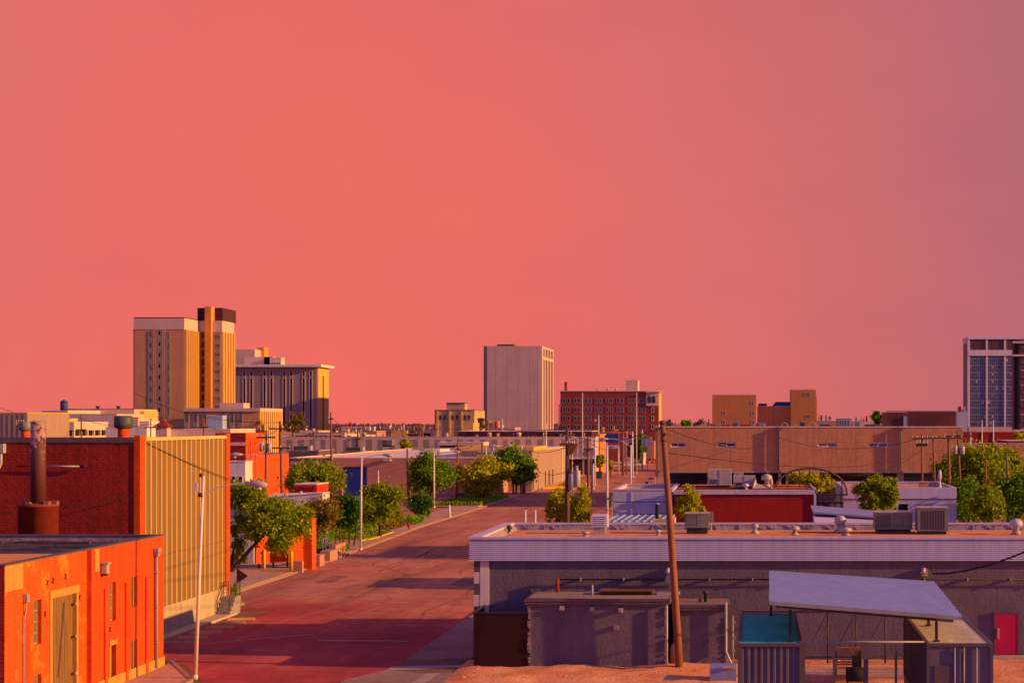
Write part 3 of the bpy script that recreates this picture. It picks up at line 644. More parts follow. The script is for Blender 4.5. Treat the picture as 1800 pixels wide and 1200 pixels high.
# ---- rooftop units on the grey building
def ac_unit(label, px0,px1,py0,py1,Y,dep, group='air conditioners on the grey building roof', style='box', zb=6.3):
    x0,x1 = XX(px0,Y),XX(px1,Y); z1 = ZZ(py0,Y); z0 = max(zb+.12, ZZ(py1,Y)+.1)
    r = T('air_conditioner', label, 'air conditioner', ((x0+x1)/2,Y,zb), group)
    m = mb('hvac')
    if style == 'louvre':
        m.box(x0,x1,Y,Y+dep,z0,z1-.08)
    else: m.box(x0,x1,Y,Y+dep,z0,z1-.06)
    m.build('casing', r)
    mb('galv').box(x0-.04,x1+.04,Y-.04,Y+dep+.04,z1-.06,z1).build('lid', r)
    m = mb('dark_metal'); m.box(x0+.1,x1-.1,Y+.1,Y+dep-.1,zb,z0); m.build('stand', r)
    n = int((x1-x0)/.13) if style != 'panel' else 3
    m = mb('hvac_dark'); w = (x1-x0)
    if style == 'grille':
        m.box(x0+.06,x0+w*.42,Y-.012,Y-.002,z0+.15,z1-.15)
        for k in range(12): zz = z0+.17+(z1-z0-.36)*k/12; m.mat('hvac').box(x0+.06,x0+w*.42,Y-.022,Y-.013,zz,zz+.03)
        m.mat('hvac_dark').box(x0+w*.5,x0+w*.52,Y-.01,Y-.001,z0+.05,z1-.1)
    elif style == 'louvre':
        for k in range(9):
            a = x0+w*.12+w*.8*k/9; m.mat('dark_metal' if k%1==0 else 'hvac').box(a,a+w*.8/18,Y-.012,Y-.001,z0+.08,z1-.2)
    else:
        for k in range(8):
            a = x0+.05+w*.42*k/8; m.mat('hvac_dark').box(a,a+w*.42/16,Y-.012,Y-.001,z0+.1,z1-.15)
        m.mat('hvac_dark')
        for a0,a1 in ((.50,.70),(.74,.95)):
            m.box(x0+w*a0,x0+w*a0+.02,Y-.012,Y-.001,z0+.2,z1-.3); m.box(x0+w*a1,x0+w*a1+.02,Y-.012,Y-.001,z0+.2,z1-.3); m.box(x0+w*a0,x0+w*a1,Y-.012,Y-.001,z1-.3,z1-.28); m.box(x0+w*a0,x0+w*a1,Y-.012,Y-.001,z0+.2,z0+.22)
    m.build('grille', r); return r
ac1 = ac_unit('square dark green-grey air conditioner on the roof, right of the leaning pole', 1204,1246,901,930,102.5,1.3,style='grille')
m = mb('hvac'); m.box(XX(1246,102.5)+.005,XX(1253,102.5),102.7,103.5,7.0,7.55); m.build('side_hood', ac1)
m = mb('marking_yellow').tube([(XX(1250,102.3),102.2,7.0),(XX(1250,102),102.0,6.5),(XX(1254,102),102,6.36)], .03, 6); m.build('gas_hose', ac1)
ac_unit('long low air conditioner with side panels, left one of the pair at right', 1538,1604,899,933,102.8,1.5,style='panel')
ac_unit('tall air conditioner with wide vertical louvres, right one of the pair', 1613,1667,891,936,102,1.6,style='louvre')
lv = T('exhaust_hood', 'white stacked-louvre exhaust hood at the left end of the flat tan roof', 'roof vent', (XX(1055,103),103,6.3))
m = mb('white_metal'); xc = XX(1055,103)
for k in range(6): z = 6.72+k*.125; m.hexa([(xc-.52,102.5,z),(xc+.52,102.5,z),(xc+.52,103.5,z),(xc-.52,103.5,z)],[(xc-.43,102.6,z+.1),(xc+.43,102.6,z+.1),(xc+.43,103.4,z+.1),(xc-.43,103.4,z+.1)]); m.box(xc-.42,xc+.42,102.62,103.38,z+.1,z+.125)
m.build('louvres', lv); mb('steel').box(xc-.34,xc+.34,102.66,103.3,6.3,6.72).build('base', lv)
def vent(label, px, Y, r, h, kind, zb=6.3, m_='galv', group='small vents on the flat roof'):
    r *= .82
    x = XX(px,Y); t = T('roof_vent', label, 'roof vent', (x,Y,zb), group)
    if kind == 'mush': mb(m_).lathe(x,Y,[(r*.5,zb),(r*.5,zb+h*.5),(r*1.1,zb+h*.55),(r,zb+h*.85),(r*.3,zb+h)],14).build('cap', t); mb('steel').lathe(x,Y,[(r*.9,zb),(r*.6,zb+h*.25)],14).build('base', t)
    else:
        mb(m_).lathe(x,Y,[(r*1.3,zb),(r*1.25,zb+h*.1),(r*.6,zb+h*.3),(r*.6,zb+h*.5)],14).build('base', t)
        mb(m_).lathe(x,Y,[(r*.7,zb+h*.5),(r,zb+h*.6),(r*1.0,zb+h*.85),(r*.5,zb+h)],14).build('cap', t)
vent('small squat white vent between the exhaust hood and leaning pole', 1157,101.5,.2,.34,'mush')
vent('dark turning roof vent near the middle of the flat roof', 1327,103,.26,.62,'cone',m_='steel')
vent('pale mushroom vent on flat roof, right of the dark vent', 1397,101.8,.34,.55,'mush')
vent('tall two-tier metal vent just left of the long air conditioner', 1477,103.5,.42,1.05,'cone')
vent('low pale domed vent in front of the two-tier vent', 1487,101,.40,.5,'mush')
vent('big round white roof vent at the right edge of the picture', 1786,102,.45,.95,'mush',m_='white_metal')
vent('small dark gooseneck vent in the left corner of the flat roof', 895,102.5,.2,.55,'mush',m_='dark_metal')
vent('low grey dome vent at the front edge, left part of flat roof', 1029,100.6,.3,.3,'mush',m_='steel')
m = mb('rust').tube([(XX(1400,102.5),102.5,6.4),(XX(1610,102.5),102.5,6.4)], .05, 6); tag(m.build('roof_pipe'), 'rusty pipe lying across the tan flat roof between vents', 'pipe')
# ================================================================== COURTYARD: containers, canopy, mesh fence
def container(name, label, x0,x1,y0,y1,z1, top, door=False):
    r = T(name, label, 'shipping container', ((x0+x1)/2,y0,0))
    zb = z1-2.6; mb('concrete_grey').box(x0+.02,x1-.02,y0+.02,y1-.02,0,zb-.002).build('base', r)
    m = mb('container'); n = 9
    def corr(pl, a, b, z0, z2):
        w = (b-a)/n if (b-a) < 5 else (b-a)/int((b-a)/.34); k = int(round((b-a)/w))
        for i in range(k):
            u = a+i*w
            for (p,q,d0,d1) in ((0,.3,0,0),(.3,.45,0,.06),(.45,.8,.06,.06),(.8,1,.06,0)):
                m.quad(pl.p(u+w*p,z0,d0),pl.p(u+w*q,z0,d1),pl.p(u+w*q,z2,d1),pl.p(u+w*p,z2,d0))
    z0 = zb+.15
    if not door: corr(front(y0+.04), x0+.12,x1-.12,z0+.1,z1-.12)
    else: m.quad((x0+.12,y0+.05,z0),(x1-.12,y0+.05,z0),(x1-.12,y0+.05,z1-.12),(x0+.12,y0+.05,z1-.12))
    corr(east(x1-.03), y0+.12,y1-.12,z0+.1,z1-.12); corr(west(x0+.03), y0+.12,y1-.12,z0+.1,z1-.12); corr(front(y1-.1), x0+.12,x1-.12,z0+.1,z1-.12)
    m.build('side_panels', r)
    m = mb('dark_trim')
    for x in (x0,x1-.12):
        for y in (y0,y1-.12): m.box(x,x+.12,y,y+.12,zb,z1)
    for x in (x0,x1-.12): m.box(x,x+.12,y0+.12,y1-.12,z1-.12,z1); m.box(x,x+.12,y0+.12,y1-.12,zb,zb+.15)
    for y in (y0,y1-.12): m.box(x0+.12,x1-.12,y,y+.12,z1-.12,z1); m.box(x0+.12,x1-.12,y,y+.12,zb,zb+.15)
    m.build('frame', r)
    m = mb(top); k = 30
    for i in range(k):
        a = y0+.12+(y1-y0-.24)*i/k; w = (y1-y0-.24)/k
        for (p,q,d0,d1) in ((0,.4,0,0),(.4,.5,0,.03),(.5,.9,.03,.03),(.9,1,.03,0)): m.quad((x0+.12,a+w*p,z1-.02-d0),(x1-.12,a+w*p,z1-.02-d0),(x1-.12,a+w*q,z1-.02-d1),(x0+.12,a+w*q,z1-.02-d1))
    m.build('roof', r)
    if door:
        for f in (.42,.56,.75):
            x = x0+(x1-x0)*f; mb('steel').tube([(x,y0,zb+.2),(x,y0,z1-.15)], .028, 8).build('lock_bar', r)
        d = mb('dark_trim').box(x0+.28,x0+.95,y0+.0,y0+.04,zb+.25,z1-.8).build('door', r)
    return r
cy0, cy1 = 62.0, 71.7; CZ = 4.98
CL0, CL1 = XX(1297,62), XX(1411,62); CR0, CR1 = XX(1629,62), XX(1746,62)
container('shipping_container', 'corrugated shipping container with faded teal roof, left side of the courtyard', CL0,CL1,cy0,cy1,CZ,'teal')
container('shipping_container', 'shipping container with pale cream roof and lock bars, right side of the courtyard', CR0,CR1,cy0,cy1,CZ,'container_top', True)
cn = T('canopy', 'big tilted pale metal canopy roof held on posts above the courtyard', 'canopy', (5,84,0))
fl = Vector((XX(1352,62),62.2,ZZ(1056,62.2))); fr = Vector((XX(1691,62.2),62.2,ZZ(1083,62.2))); br = Vector((XX(1641,72),72,ZZ(1022,72))); bl = Vector((XX(1352,72),72,ZZ(1003,72)))
m = mb('canopy_metal'); n = 12; P = []
for i in range(n+1):
    for s in (0,1):
        t = (i+s*.5)/n if i < n else 1
        a = fl.lerp(bl,t); b = fr.lerp(br,t); h = .075*(1 if s else 0); P += [tuple(a+Vector((0,0,h))), tuple(b+Vector((0,0,h)))]
m.pts(P, [(2*i,2*i+1,2*i+3,2*i+2) for i in range(2*n)]); m.build('roof_sheet', cn, recalc=False)
m = mb('steel'); dz = Vector((0,0,-.05)); m.hexa([fl+Vector((0,-.05,-.13)),fr+Vector((0,-.05,-.13)),fr+Vector((0,.05,-.13)),fl+Vector((0,.05,-.13))],[fl+Vector((0,-.05,.0)),fr+Vector((0,-.05,.0)),fr+Vector((0,.05,-.02)),fl+Vector((0,.05,-.02))])
m.build('front_gutter', cn)
m = mb('dark_trim')
for t in (.06,.3,.55,.8,.97):
    a = fl.lerp(bl,t)+Vector((.25,0,-.18)); b = fr.lerp(br,t)+Vector((-.25,0,-.18)); m.hexa([a+Vector((0,-.06,-.12)),b+Vector((0,-.06,-.12)),b+Vector((0,.06,-.12)),a+Vector((0,.06,-.12))],[a+Vector((0,-.06,.12)),b+Vector((0,-.06,.12)),b+Vector((0,.06,.12)),a+Vector((0,.06,.12))])
m.build('beams', cn)
def roofz(x, y):
    t = (y-fl.y)/(bl.y-fl.y); a = fl.lerp(bl,t); b = fr.lerp(br,t); s = (x-a.x)/(b.x-a.x); return a.lerp(b,s).z-.3
for x,y in ((XX(1389,62.6),62.6),(XX(1646,62.6),62.6),(CL0+1.3,71.3),(XX(1632,67.5),67.5),(CR0+.4,71.3)):
    z = roofz(x,y); m = mb('dark_metal').box(x-.05,x+.05,y-.05,y+.05,CZ,z); m.box(x-.12,x+.12,y-.12,y+.12,CZ,CZ+.03); m.build('post', cn)
mb('galv').tube([(XX(1600,89.9),89.9,2.9),(XX(1602,89.9),89.9,.4)], .05, 8).build('downspout', cn)
# back frame
bf = T('steel_frame', 'black steel bar framework with diagonal braces behind the courtyard', 'frame', (5,90.5,0))
m = mb('dark_metal').tube([(XX(1305,90.6),90.6,2.95),(XX(1592,90.6),90.6,2.95)], .04, 8); m.tube([(XX(1415,90.6),90.6,.55),(XX(1592,90.6),90.6,.55)], .03, 8); m.build('rail', bf)
for px in (1455,1505,1556,1590): x = XX(px,90.6); mb('dark_metal').tube([(x,90.6,.1),(x,90.6,2.95)], .045, 8).build('post', bf)
for px in (1455,1505,1556): x = XX(px,90.55); mb('dark_metal').tube([(x-.05,90.55,2.9),(x-.85,90.55,1.3)], .025, 6).build('brace', bf)
# front mesh fence between the containers
ff = T('mesh_fence', 'see-through wire mesh fence in grey frames between the two containers', 'fence', (5,78.6,0))
yf = 62.4; xa, xb = CL1+.05, CR0-.05
m = mb('steel').tube([(xa,yf,CZ),(xb,yf,CZ)], .04, 8); m.build('top_rail', ff)
for px in (1413,1466,1522,1575,1627): x = XX(px,yf); mb('dark_trim').box(x-.045 if px!=1522 else x-.09,x+.045 if px!=1522 else x+.09,yf-.03,yf+.03,.1,CZ-.04).build('post', ff)
m = mb('dark_metal'); k = 60
for i in range(1,k): x = xa+(xb-xa)*i/k; m.box(x-.0035,x+.0035,yf-.004,yf+.004,.15,CZ-.04)
for i in range(1,50): z = .15+(CZ-.2)*i/50; m.box(xa,xb,yf+.005,yf+.012,z-.0035,z+.0035)
m.build('mesh', ff)
mb('concrete').box(xa-.2,xb+.4,86.3,88.6,.1,.34).build('slab_x') if False else None
o = mb('sidewalk').box(XX(1411,86),XX(1600,86),84.6,87.4,.1,.46).build('patio_slab'); o['kind'] = 'structure'
# furniture
bt = T('bar_table', 'narrow brown high bar table standing in the courtyard behind the mesh', 'table', (4.6,85.3,.45))
mb('wood').box(XX(1467,85),XX(1513,85),85.0,85.6,1.62,1.76).build('tabletop', bt)
for x in (XX(1469,85),XX(1508,85)):
    for y in (85.05,85.5): mb('dark_metal').box(x,x+.06,y,y+.06,.46,1.62).build('leg', bt)
bn = T('slatted_bench', 'low brown slatted bench with backrest below the bar table', 'bench', (4.6,84.6,.45))
m = mb('wood')
for k in range(3): m.box(XX(1466,84.8),XX(1508,84.8),84.75+.0*k,84.8,.95+.13*k,1.03+.13*k)
m.build('backrest', bn); m = mb('wood')
for k in range(3): m.box(XX(1466,84.8),XX(1508,84.8),84.2+.17*k,84.33+.17*k,.86,.9)
m.build('seat', bn)
for x in (XX(1467,84.8),XX(1505,84.8)): mb('dark_metal').box(x,x+.06,84.22,84.72,.46,.86).build('leg', bn)
gr = T('smoker_grill', 'black barrel barbecue with upright chimney in front of the bench', 'barbecue', (5.35,83,.2))
mb('black').tube([(XX(1487,83.4),83.4,.7),(XX(1522,83.4),83.4,.7)], .36, 14).build('barrel', gr)
mb('black').box(XX(1498,83.7),XX(1508,83.7),83.72,83.98,.9,1.55).build('firebox', gr)
mb('black').tube([(XX(1512,83.9),83.85,.9),(XX(1512,83.9),83.85,1.75)], .07, 8).build('chimney', gr)
for px in (1490,1519): x = XX(px,83.4); mb('black').box(x-.03,x+.03,83.1,83.7,.1,.5).build('leg', gr)
# service cable
cable = [(XX(1637,93.4),93.3,5.05),(XX(1636,93.3),93.1,5.2)]
for px,py,Y in ((1640,1008,93),(1668,1007,92),(1700,1002,91),(1740,992,90),(1775,980,89),(1810,966,88),(1860,938,86)): cable.append((XX(px,Y),Y,ZZ(py,Y)))
tag(mb('wire').tube(cable, .05, 6).build('service_cable'), 'thick black service cable rising from the grey wall to upper right', 'cable')
# low blue box beyond the dirt, bottom
bx = T('cable_box', 'low blue-purple metal box on the dirt, left of the teal-roofed container', 'utility box', (XX(1262,86),86,.1))
m = mb('canopy_metal').box(XX(1248,84.5),XX(1294,84.5),84.5,86.2,.1,.85); m.build('casing', bx); mb('stone_yellow').box(XX(1271,84.4),XX(1293,84.4),84.3,84.48,.86,.95).build('lip', bx)
# ================================================================== WHITE / RED LOW BUILDINGS, mid right
WY = 162.0
b1 = building('low_building', 'low white building with small window, standing left of the red-walled one', XX(1078,WY),XX(1182,WY),WY,176,6.55,'white_wall','roof_tan',.25,'white_metal',.3, fholes=[(XX(1087,WY),XX(1100,WY),2.6,4.0)], group='low painted buildings')
window(b1, front(WY), (XX(1087,WY),XX(1100,WY),2.6,4.0), .2, 'white_metal','glass_dark',1,1,.15)
m = mb('white_metal').box(XX(1109,WY),XX(1111,WY),WY-.06,WY-.002,0,6.4); m.build('downspout', b1)
m = mb('navy'); m.box(XX(1080,WY),XX(1180,WY),WY-.03,WY-.002,ZZ(882,WY),ZZ(882,WY)+.05); m.build('trim_strip', b1)
b2 = building('low_building', 'low building with plain deep red wall and tan flat roof', XX(1186,WY),XX(1432,WY),WY-.6,180,6.45,'red_paint','roof_tan',.0,None)
m = mb('white_metal'); m.box(XX(1186,WY)-.1,XX(1432,WY)+.1,WY-.75,WY-.4,6.2,6.6); m.box(XX(1432,WY)+.002,XX(1432,WY)+.14,WY-.75,180,6.3,6.62); m.box(XX(1432,WY)-.1,XX(1432,WY)+.12,WY-.75,WY-.602,0,6.2); m.build('coping', b2)
m = mb('rust'); 
for k in range(3): y = 165+k*4; m.tube([(XX(1190,y),y,6.55),(XX(1420,y),y,6.55)], .06, 6)
m.build('roof_pipes', b2)
g = 'equipment on the red building roof'
def boxu(label, px0,px1,py0,py1,Y,dep,m1='galv', zb=6.5, cat='air conditioner', nm='air_conditioner'):
    r = T(nm, label, cat, (XX((px0+px1)/2,Y),Y,zb), g); z1 = ZZ(py0,Y)
    mb(m1).box(XX(px0,Y),XX(px1,Y),Y,Y+dep,zb+.15,z1).build('casing', r); x0,x1 = XX(px0,Y),XX(px1,Y)
    m = mb('steel'); m.box(x0+(x1-x0)*.05,x0+(x1-x0)*.5,Y-.05,Y-.001,zb+.15+(z1-zb)*.35,zb+.15+(z1-zb)*.45); m.box(x0+(x1-x0)*.5,x0+(x1-x0)*.53,Y-.04,Y-.001,zb+.2,z1-.02); m.mat('hvac_dark'); m.box(x0+(x1-x0)*.1,x0+(x1-x0)*.4,Y-.03,Y-.001,zb+.3,zb+.15+(z1-zb)*.33); m.build('panel', r)
    mb('dark_metal').box(x0+.1,x1-.1,Y+.1,Y+dep-.1,zb,zb+.15).build('stand', r); return r
boxu('largest pale metal rooftop unit, at back left of the red building roof', 1244,1285,825,852,172,3.0)
boxu('second pale rooftop unit, with round fan end, right of the largest', 1289,1328,836,855,168,2.2)
boxu('small grey rooftop box tucked behind the two bigger units', 1290,1307,830,846,176,1.4,'steel')
r = T('exhaust_hood', 'pale wedge-shaped metal hood on the red building roof', 'roof vent', (XX(1335,167),167,6.5), g); x0,x1 = XX(1323,167),XX(1348,167)
m = mb('galv').hexa([(x0,166.5,6.55),(x1,166.5,6.55),(x1,168.5,6.55),(x0,168.5,6.55)],[(x0+.3,167.4,7.5),(x1-1,167.4,7.0),(x1-1,168.4,7.0),(x0+.3,168.4,7.5)]); m.build('hood', r)
vent('shiny round drum vent at the right of the red roof', 1348,171,.62,1.35,'mush',6.5,'galv',g)
vent('small white dome vent in the middle front of the red roof', 1311,165,.35,.6,'mush',6.5,'white_metal',g)
vent('thin white pipe vent at right front of the red roof', 1356,166,.16,1.0,'mush',6.5,'white_metal',g)
# bluish low shed roof in front
sh = T('metal_shed', 'low shed with pale blue standing-seam metal roof behind the grey building', 'shed', (XX(1120,134),134,0))
x0,x1 = XX(1066,134),XX(1182,134); za,zb_ = ZZ(917,132),ZZ(905,138)
mb('white_wall').box(x0+.1,x1,132,140,0,za-.05).build('wall', sh)
m = mb('blue_roof'); m.hexa([(x0-.1,131.6,za-.05),(x1,131.6,za-.05),(x1,138,zb_-.05),(x0+.6,138,zb_-.05)],[(x0-.1,131.6,za),(x1,131.6,za),(x1,138,zb_),(x0+.6,138,zb_)])
for k in range(9): x = x0+.1+(x1-x0)*k/9; m.hexa([(x,131.6,za),(x+.06,131.6,za),(x+.5,138,zb_),(x+.44,138,zb_)],[(x,131.6,za+.08),(x+.06,131.6,za+.08),(x+.5,138,zb_+.08),(x+.44,138,zb_+.08)])
m.build('roof', sh)
v = T('chimney_pipe', 'black stove pipe rising above the pale blue shed roof', 'chimney', (XX(1155,133),133,4)); mb('black').tube([(XX(1155,133),133,4.5),(XX(1155,133),133,ZZ(886,133))], .14, 10).build('pipe', v); mb('steel').tube([(XX(1155,133),133,ZZ(886,133)),(XX(1155,133),133,ZZ(884,133))], .2, 10).build('cap', v)
tag(mb('stone_yellow').box(XX(1151,131),XX(1186,131),130.6,131.5,3.5,ZZ(912,131)).build('roof_kerb'), 'small cream box with pale lid beside the stove pipe', 'box')
# lavender metal roofs
lr = T('metal_shed', 'long low shed with shallow lavender metal roof, right of the red building', 'shed', (XX(1490,150),150,0))
x0,x1 = XX(1433,150),XX(1546,150)
mb('white_wall').box(x0,x1,150,156,0,4.7).build('wall', lr)
m = mb('canopy_metal'); m.hexa([(x0-.2,149.6,ZZ(902,149.6)),(x1,149.6,ZZ(911,149.6)),(x1,156.5,ZZ(899,156)),(x0-.2,156.5,ZZ(890,156))],[(x0-.2,149.6,ZZ(899,149.6)),(x1,149.6,ZZ(908,149.6)),(x1,156.5,ZZ(897,156)),(x0-.2,156.5,ZZ(888,156))]); m.build('roof', lr)
m = mb('dark_trim'); m.box(x0,x1,149.9,149.99,3.6,4.6); m.build('eave_shade_strip', lr)  # dark strip painting the shade under the eave
lr2 = T('metal_shed', 'lower lavender metal lean-to roof just behind the flat grey building', 'shed', (XX(1490,135),135,0))
x0,x1 = XX(1433,135),XX(1545,135); mb('white_wall').box(x0,x1,135,139,0,4.6).build('wall', lr2)
m = mb('white_metal'); m.hexa([(x0,134.6,4.75),(x1,134.6,4.6),(x1,139.4,4.9),(x0,139.4,5.15)],[(x0,134.6,4.9),(x1,134.6,4.75),(x1,139.4,5.02),(x0,139.4,5.3)]); m.build('roof', lr2)
# second white building
Y3 = 178
b3 = building('low_building', 'low white-lavender building with chimney, beside the big trees at right', XX(1483,Y3),XX(1681,Y3),Y3,196,6.1,'white_wall','roof_tan',.3,'white_metal',.3, fholes=[(XX(1579,Y3),XX(1596,Y3),3.6,4.5),(XX(1610,Y3),XX(1640,Y3),0.1,4.4)], group='low painted buildings')
m = mb('black'); m.box(XX(1579,Y3),XX(1596,Y3),Y3+.2,Y3+.3,3.6,4.5); m.build('opening', b3)
m = mb('panel_grey'); m.box(XX(1610,Y3),XX(1640,Y3),Y3+.15,Y3+.2,.1,4.4); m.build('door', b3)
m = mb('navy').box(XX(1483,Y3),XX(1681,Y3),Y3-.05,Y3-.002,ZZ(877,Y3),ZZ(877,Y3)+.06); m.mat('white_metal').box(XX(1483,Y3)-.02,XX(1681,Y3)+.02,Y3-.12,Y3-.051,ZZ(877,Y3)+.06,6.1); m.build('fascia', b3)
c = T('chimney', 'squat pale brown chimney on the white building roof', 'chimney', (XX(1624,182),182,6)); mb('tan_stucco').box(XX(1617,182),XX(1632,182),182,183,5.8,ZZ(847,182)).build('stack', c); mb('trim_light').box(XX(1616,182),XX(1633,182),181.9,183.1,ZZ(847,182),ZZ(846,182)).build('cap', c)
vent('tall white flue pipe with cap on the white building roof', 1652,180,.22,2.2,'cone',5.8,'white_metal',None or 'flue pipes')
# steel arch and its deck
ar = T('arch_truss', 'rusty brown steel bowstring arch with thin hangers, in front of the parking garage', 'arch', (XX(1424,172),172,0))
P = []; 
for i in range(25):
    a = PI*i/24; P.append((XX(1424,172)-XX(1424+63,172)*0-math.cos(a)*3.7, 172, ZZ(868,172)+math.sin(a)**.9*2.6))
m = mb('wood_dark').tube(P, .10, 8); m.build('arch', ar)
for px in (1365,1385,1405,1423,1443,1462,1480):
    x = XX(px,172); u = (x-XX(1424,172))/3.7; zt = ZZ(868,172)+max(0,1-u*u)**.45*2.6
    mb('wood_dark').box(x-.05,x+.05,171.95,172.05,0,zt).build('hanger', ar)
m = mb('dark_metal').box(XX(1362,172),XX(1490,172),171.9,172.1,ZZ(868,172)-.15,ZZ(868,172)); m.build('tie', ar)
dk = T('deck', 'dark timber deck and fence panels below the arch, right of the red wall', 'deck', (XX(1458,168),168,0)); x0,x1 = XX(1434,168),XX(1482,168)
m = mb('dark_metal').box(x0,x1,168,170,ZZ(885,168),ZZ(882,168)); m.build('platform', dk)
for k in range(5): x = x0+.2+(x1-x0-.4)*k/4; mb('dark_trim').box(x-.08,x+.08,168,168.2,0,ZZ(864,168)).build('post', dk)
m = mb('hvac'); m.box(x0+.1,x1-.1,168.3,168.4,ZZ(881,168),ZZ(871,168)); m.build('fence_panel', dk)
# ================================================================== PARKING GARAGE, tan-brown brick
PG = T('parking_garage', 'long brown brick parking garage with dark open ground floor and slit windows', 'parking garage', (10,260,0))
YG = 260.0; ZB, ZG = 5.55, 12.25; xs = [XX(1152,YG),XX(1368,YG),XX(1580,YG),XX(1692,YG)]
off = [0,-.26,-.52]
holes = [[(XX(1178,YG),XX(1206,YG),ZZ(786,YG),ZZ(777,YG)),(XX(1260,YG),XX(1294,YG),ZZ(786,YG),ZZ(777,YG))],[(XX(1437,YG),XX(1471,YG),ZZ(786,YG),ZZ(777,YG)),(XX(1526,YG),XX(1561,YG),ZZ(786,YG),ZZ(777,YG))],[]]
m = mb('brown_brick')
for k in range(3):
    pl = front(YG+off[k]); wall_holes(m, pl, xs[k],xs[k+1],ZB,ZG,holes[k],.3)
    m.quad((xs[k],YG+off[k],ZB),(xs[k],YG+1,ZB),(xs[k],YG+1,ZG),(xs[k],YG+off[k],ZG)); m.quad((xs[k+1],YG+off[k],ZB),(xs[k+1],YG+1,ZB),(xs[k+1],YG+1,ZG),(xs[k+1],YG+off[k],ZG))
m.box(xs[0],xs[0]+.3,YG+1,310,ZB,ZG); m.box(xs[3]-.3,xs[3],YG+1,310,ZB,ZG); m.box(xs[0]+.3,xs[3]-.3,309.7,310,ZB,ZG); m.build('wall', PG)
m = mb('concrete_grey'); m.box(xs[0]+.3,xs[3]-.3,YG+.35,309.7,10.9,11.2); m.build('roof', PG)
mb('concrete_grey').box(xs[0]+.3,xs[3]-.3,YG+.35,309.7,5.56,5.9).build('ceiling', PG)
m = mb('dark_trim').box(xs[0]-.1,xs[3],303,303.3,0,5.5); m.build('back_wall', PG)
m = mb('roof_white')
for k in range(3): m.box(xs[k]-.06*(k==0),xs[k+1]+.002,YG+off[k]-.08,YG+.4,ZG,ZG+.14)
m.build('coping', PG)
m = mb('steel')
for k in range(3): m.box(xs[k],xs[k+1]-.002,YG+off[k]-.05,YG+.33,ZB-.22,ZB-.002)
m.build('lintel', PG)
for k in range(3):
    for h in holes[k]: 
        w = window(PG, front(YG+off[k]), h, .25, 'roof_white', 'glass_grey' if k == 1 else 'glass_dark', 2, 1, .2)
m = mb('galv').box(XX(1278,YG)-.9,XX(1277,YG),YG+.18,YG+.2,ZZ(785,YG),ZZ(778,YG)); m.mat('glass_grey').box(XX(1262,YG),XX(1276,YG),YG+.15,YG+.17,ZZ(785,YG),ZZ(778,YG)); m.build('blind', PG)
for px,kk in ((1153.5,0),(1367,1),(1580,2)):
    x = XX(px,YG)+.2; y = YG+off[kk]-.18; m = mb('dark_trim').tube([(x,y,11.9),(x,y,5.9),(x+.35,y,5.4)], .13, 8); m.box(x-.35,x+.35,y-.1,y+.15,11.8,12.1); m.build('downspout', PG)
for px in (1154,1371,1384,1580,1586,1690): x = XX(px,YG); mb('steel').box(x-.22,x+.22,YG+.3,YG+.7,0,ZB-.22).build('column', PG)
mb('trim_light').box(xs[0]-.05,xs[0]-.002,YG+.2,YG+.6,0,ZB).build('drain_strip', PG)
PG2 = building('brick_building', 'plain orange-brown brick building partly hidden behind trees at far right', XX(1702,300),60,300,330,8.9,'brown_brick','roof_white',.3,'trim_light',.4)
# garage roof-top items
rg = 'things on the garage roof'
def item(nm, label, cat, px0,px1,py0,Y,dep,m1,zb=11.2, extra=None):
    r = T(nm, label, cat, (XX((px0+px1)/2,Y),Y,zb), rg); x0,x1 = XX(px0,Y),XX(px1,Y); z1 = ZZ(py0,Y)
    mb(m1).box(x0,x1,Y,Y+dep,zb,z1-.1).build('casing', r); mb('galv').box(x0-.05,x1+.05,Y-.05,Y+dep+.05,z1-.1,z1).build('lid', r)
    m = mb('dark_metal'); n = max(2,int((x1-x0)/.5))
    for k in range(n): a = x0+.15+(x1-x0-.3)*k/n; m.box(a,a+.12,Y-.03,Y-.001,zb+.3,z1-.3)
    m.build('grille', r)
item('air_conditioner','grey-green louvred unit at centre of the garage roof, over the red strip','air conditioner',1288,1300,741,270,2,'hvac')
item('air_conditioner','small cream rooftop box at the left of the garage red strip','air conditioner',1258,1266,744,272,1.5,'stone_yellow')
item('air_conditioner','row of thin louvres right of the garage red strip','air conditioner',1334,1346,743,270,2,'galv')
item('air_conditioner','dark teal cabinet on the right half of the garage roof','cabinet',1406,1415,741,272,1.5,'hvac_dark')
item('air_conditioner','wide pale unit near the right end of the garage roof','air conditioner',1471,1497,735,300,3,'galv')
item('air_conditioner','pale box unit just left of the tall garage fence','air conditioner',1503,1514,739,296,2,'galv')
for a,b,l in ((1250,1284,'low red parapet strip on garage roof, left piece'),(1301,1318,'low red parapet strip on garage roof, right piece')):
    tag(mb('red_paint').box(XX(a,275),XX(b,275),275,275.4,11.2,ZZ(746,275)).build('parapet_strip'), l, 'parapet')
pp = T('roof_pipe', 'tangle of pale looping pipes on the garage roof near its middle', 'pipes', (XX(1400,285),285,11.2)); m = mb('steel'); random.seed(12)
for k in range(5):
    x = XX(1368+k*17,285)+random.random(); h = 12.0+random.random()*.7; m.tube([(x,285,11.2),(x,285,h),(x+.35,285,h+.5),(x+.9,285,h+.3),(x+1.5,285,12.0),(x+3.0,285,11.8)], .08, 6)
m.build('pipe', pp)
fh = T('rooftop_enclosure', 'red-brown ribbed fence enclosure standing on the garage roof', 'enclosure', (XX(1618,298),298,11.2)); m = mb('brown_fence')
x0,x1 = XX(1558,298),XX(1680,298); n = 60
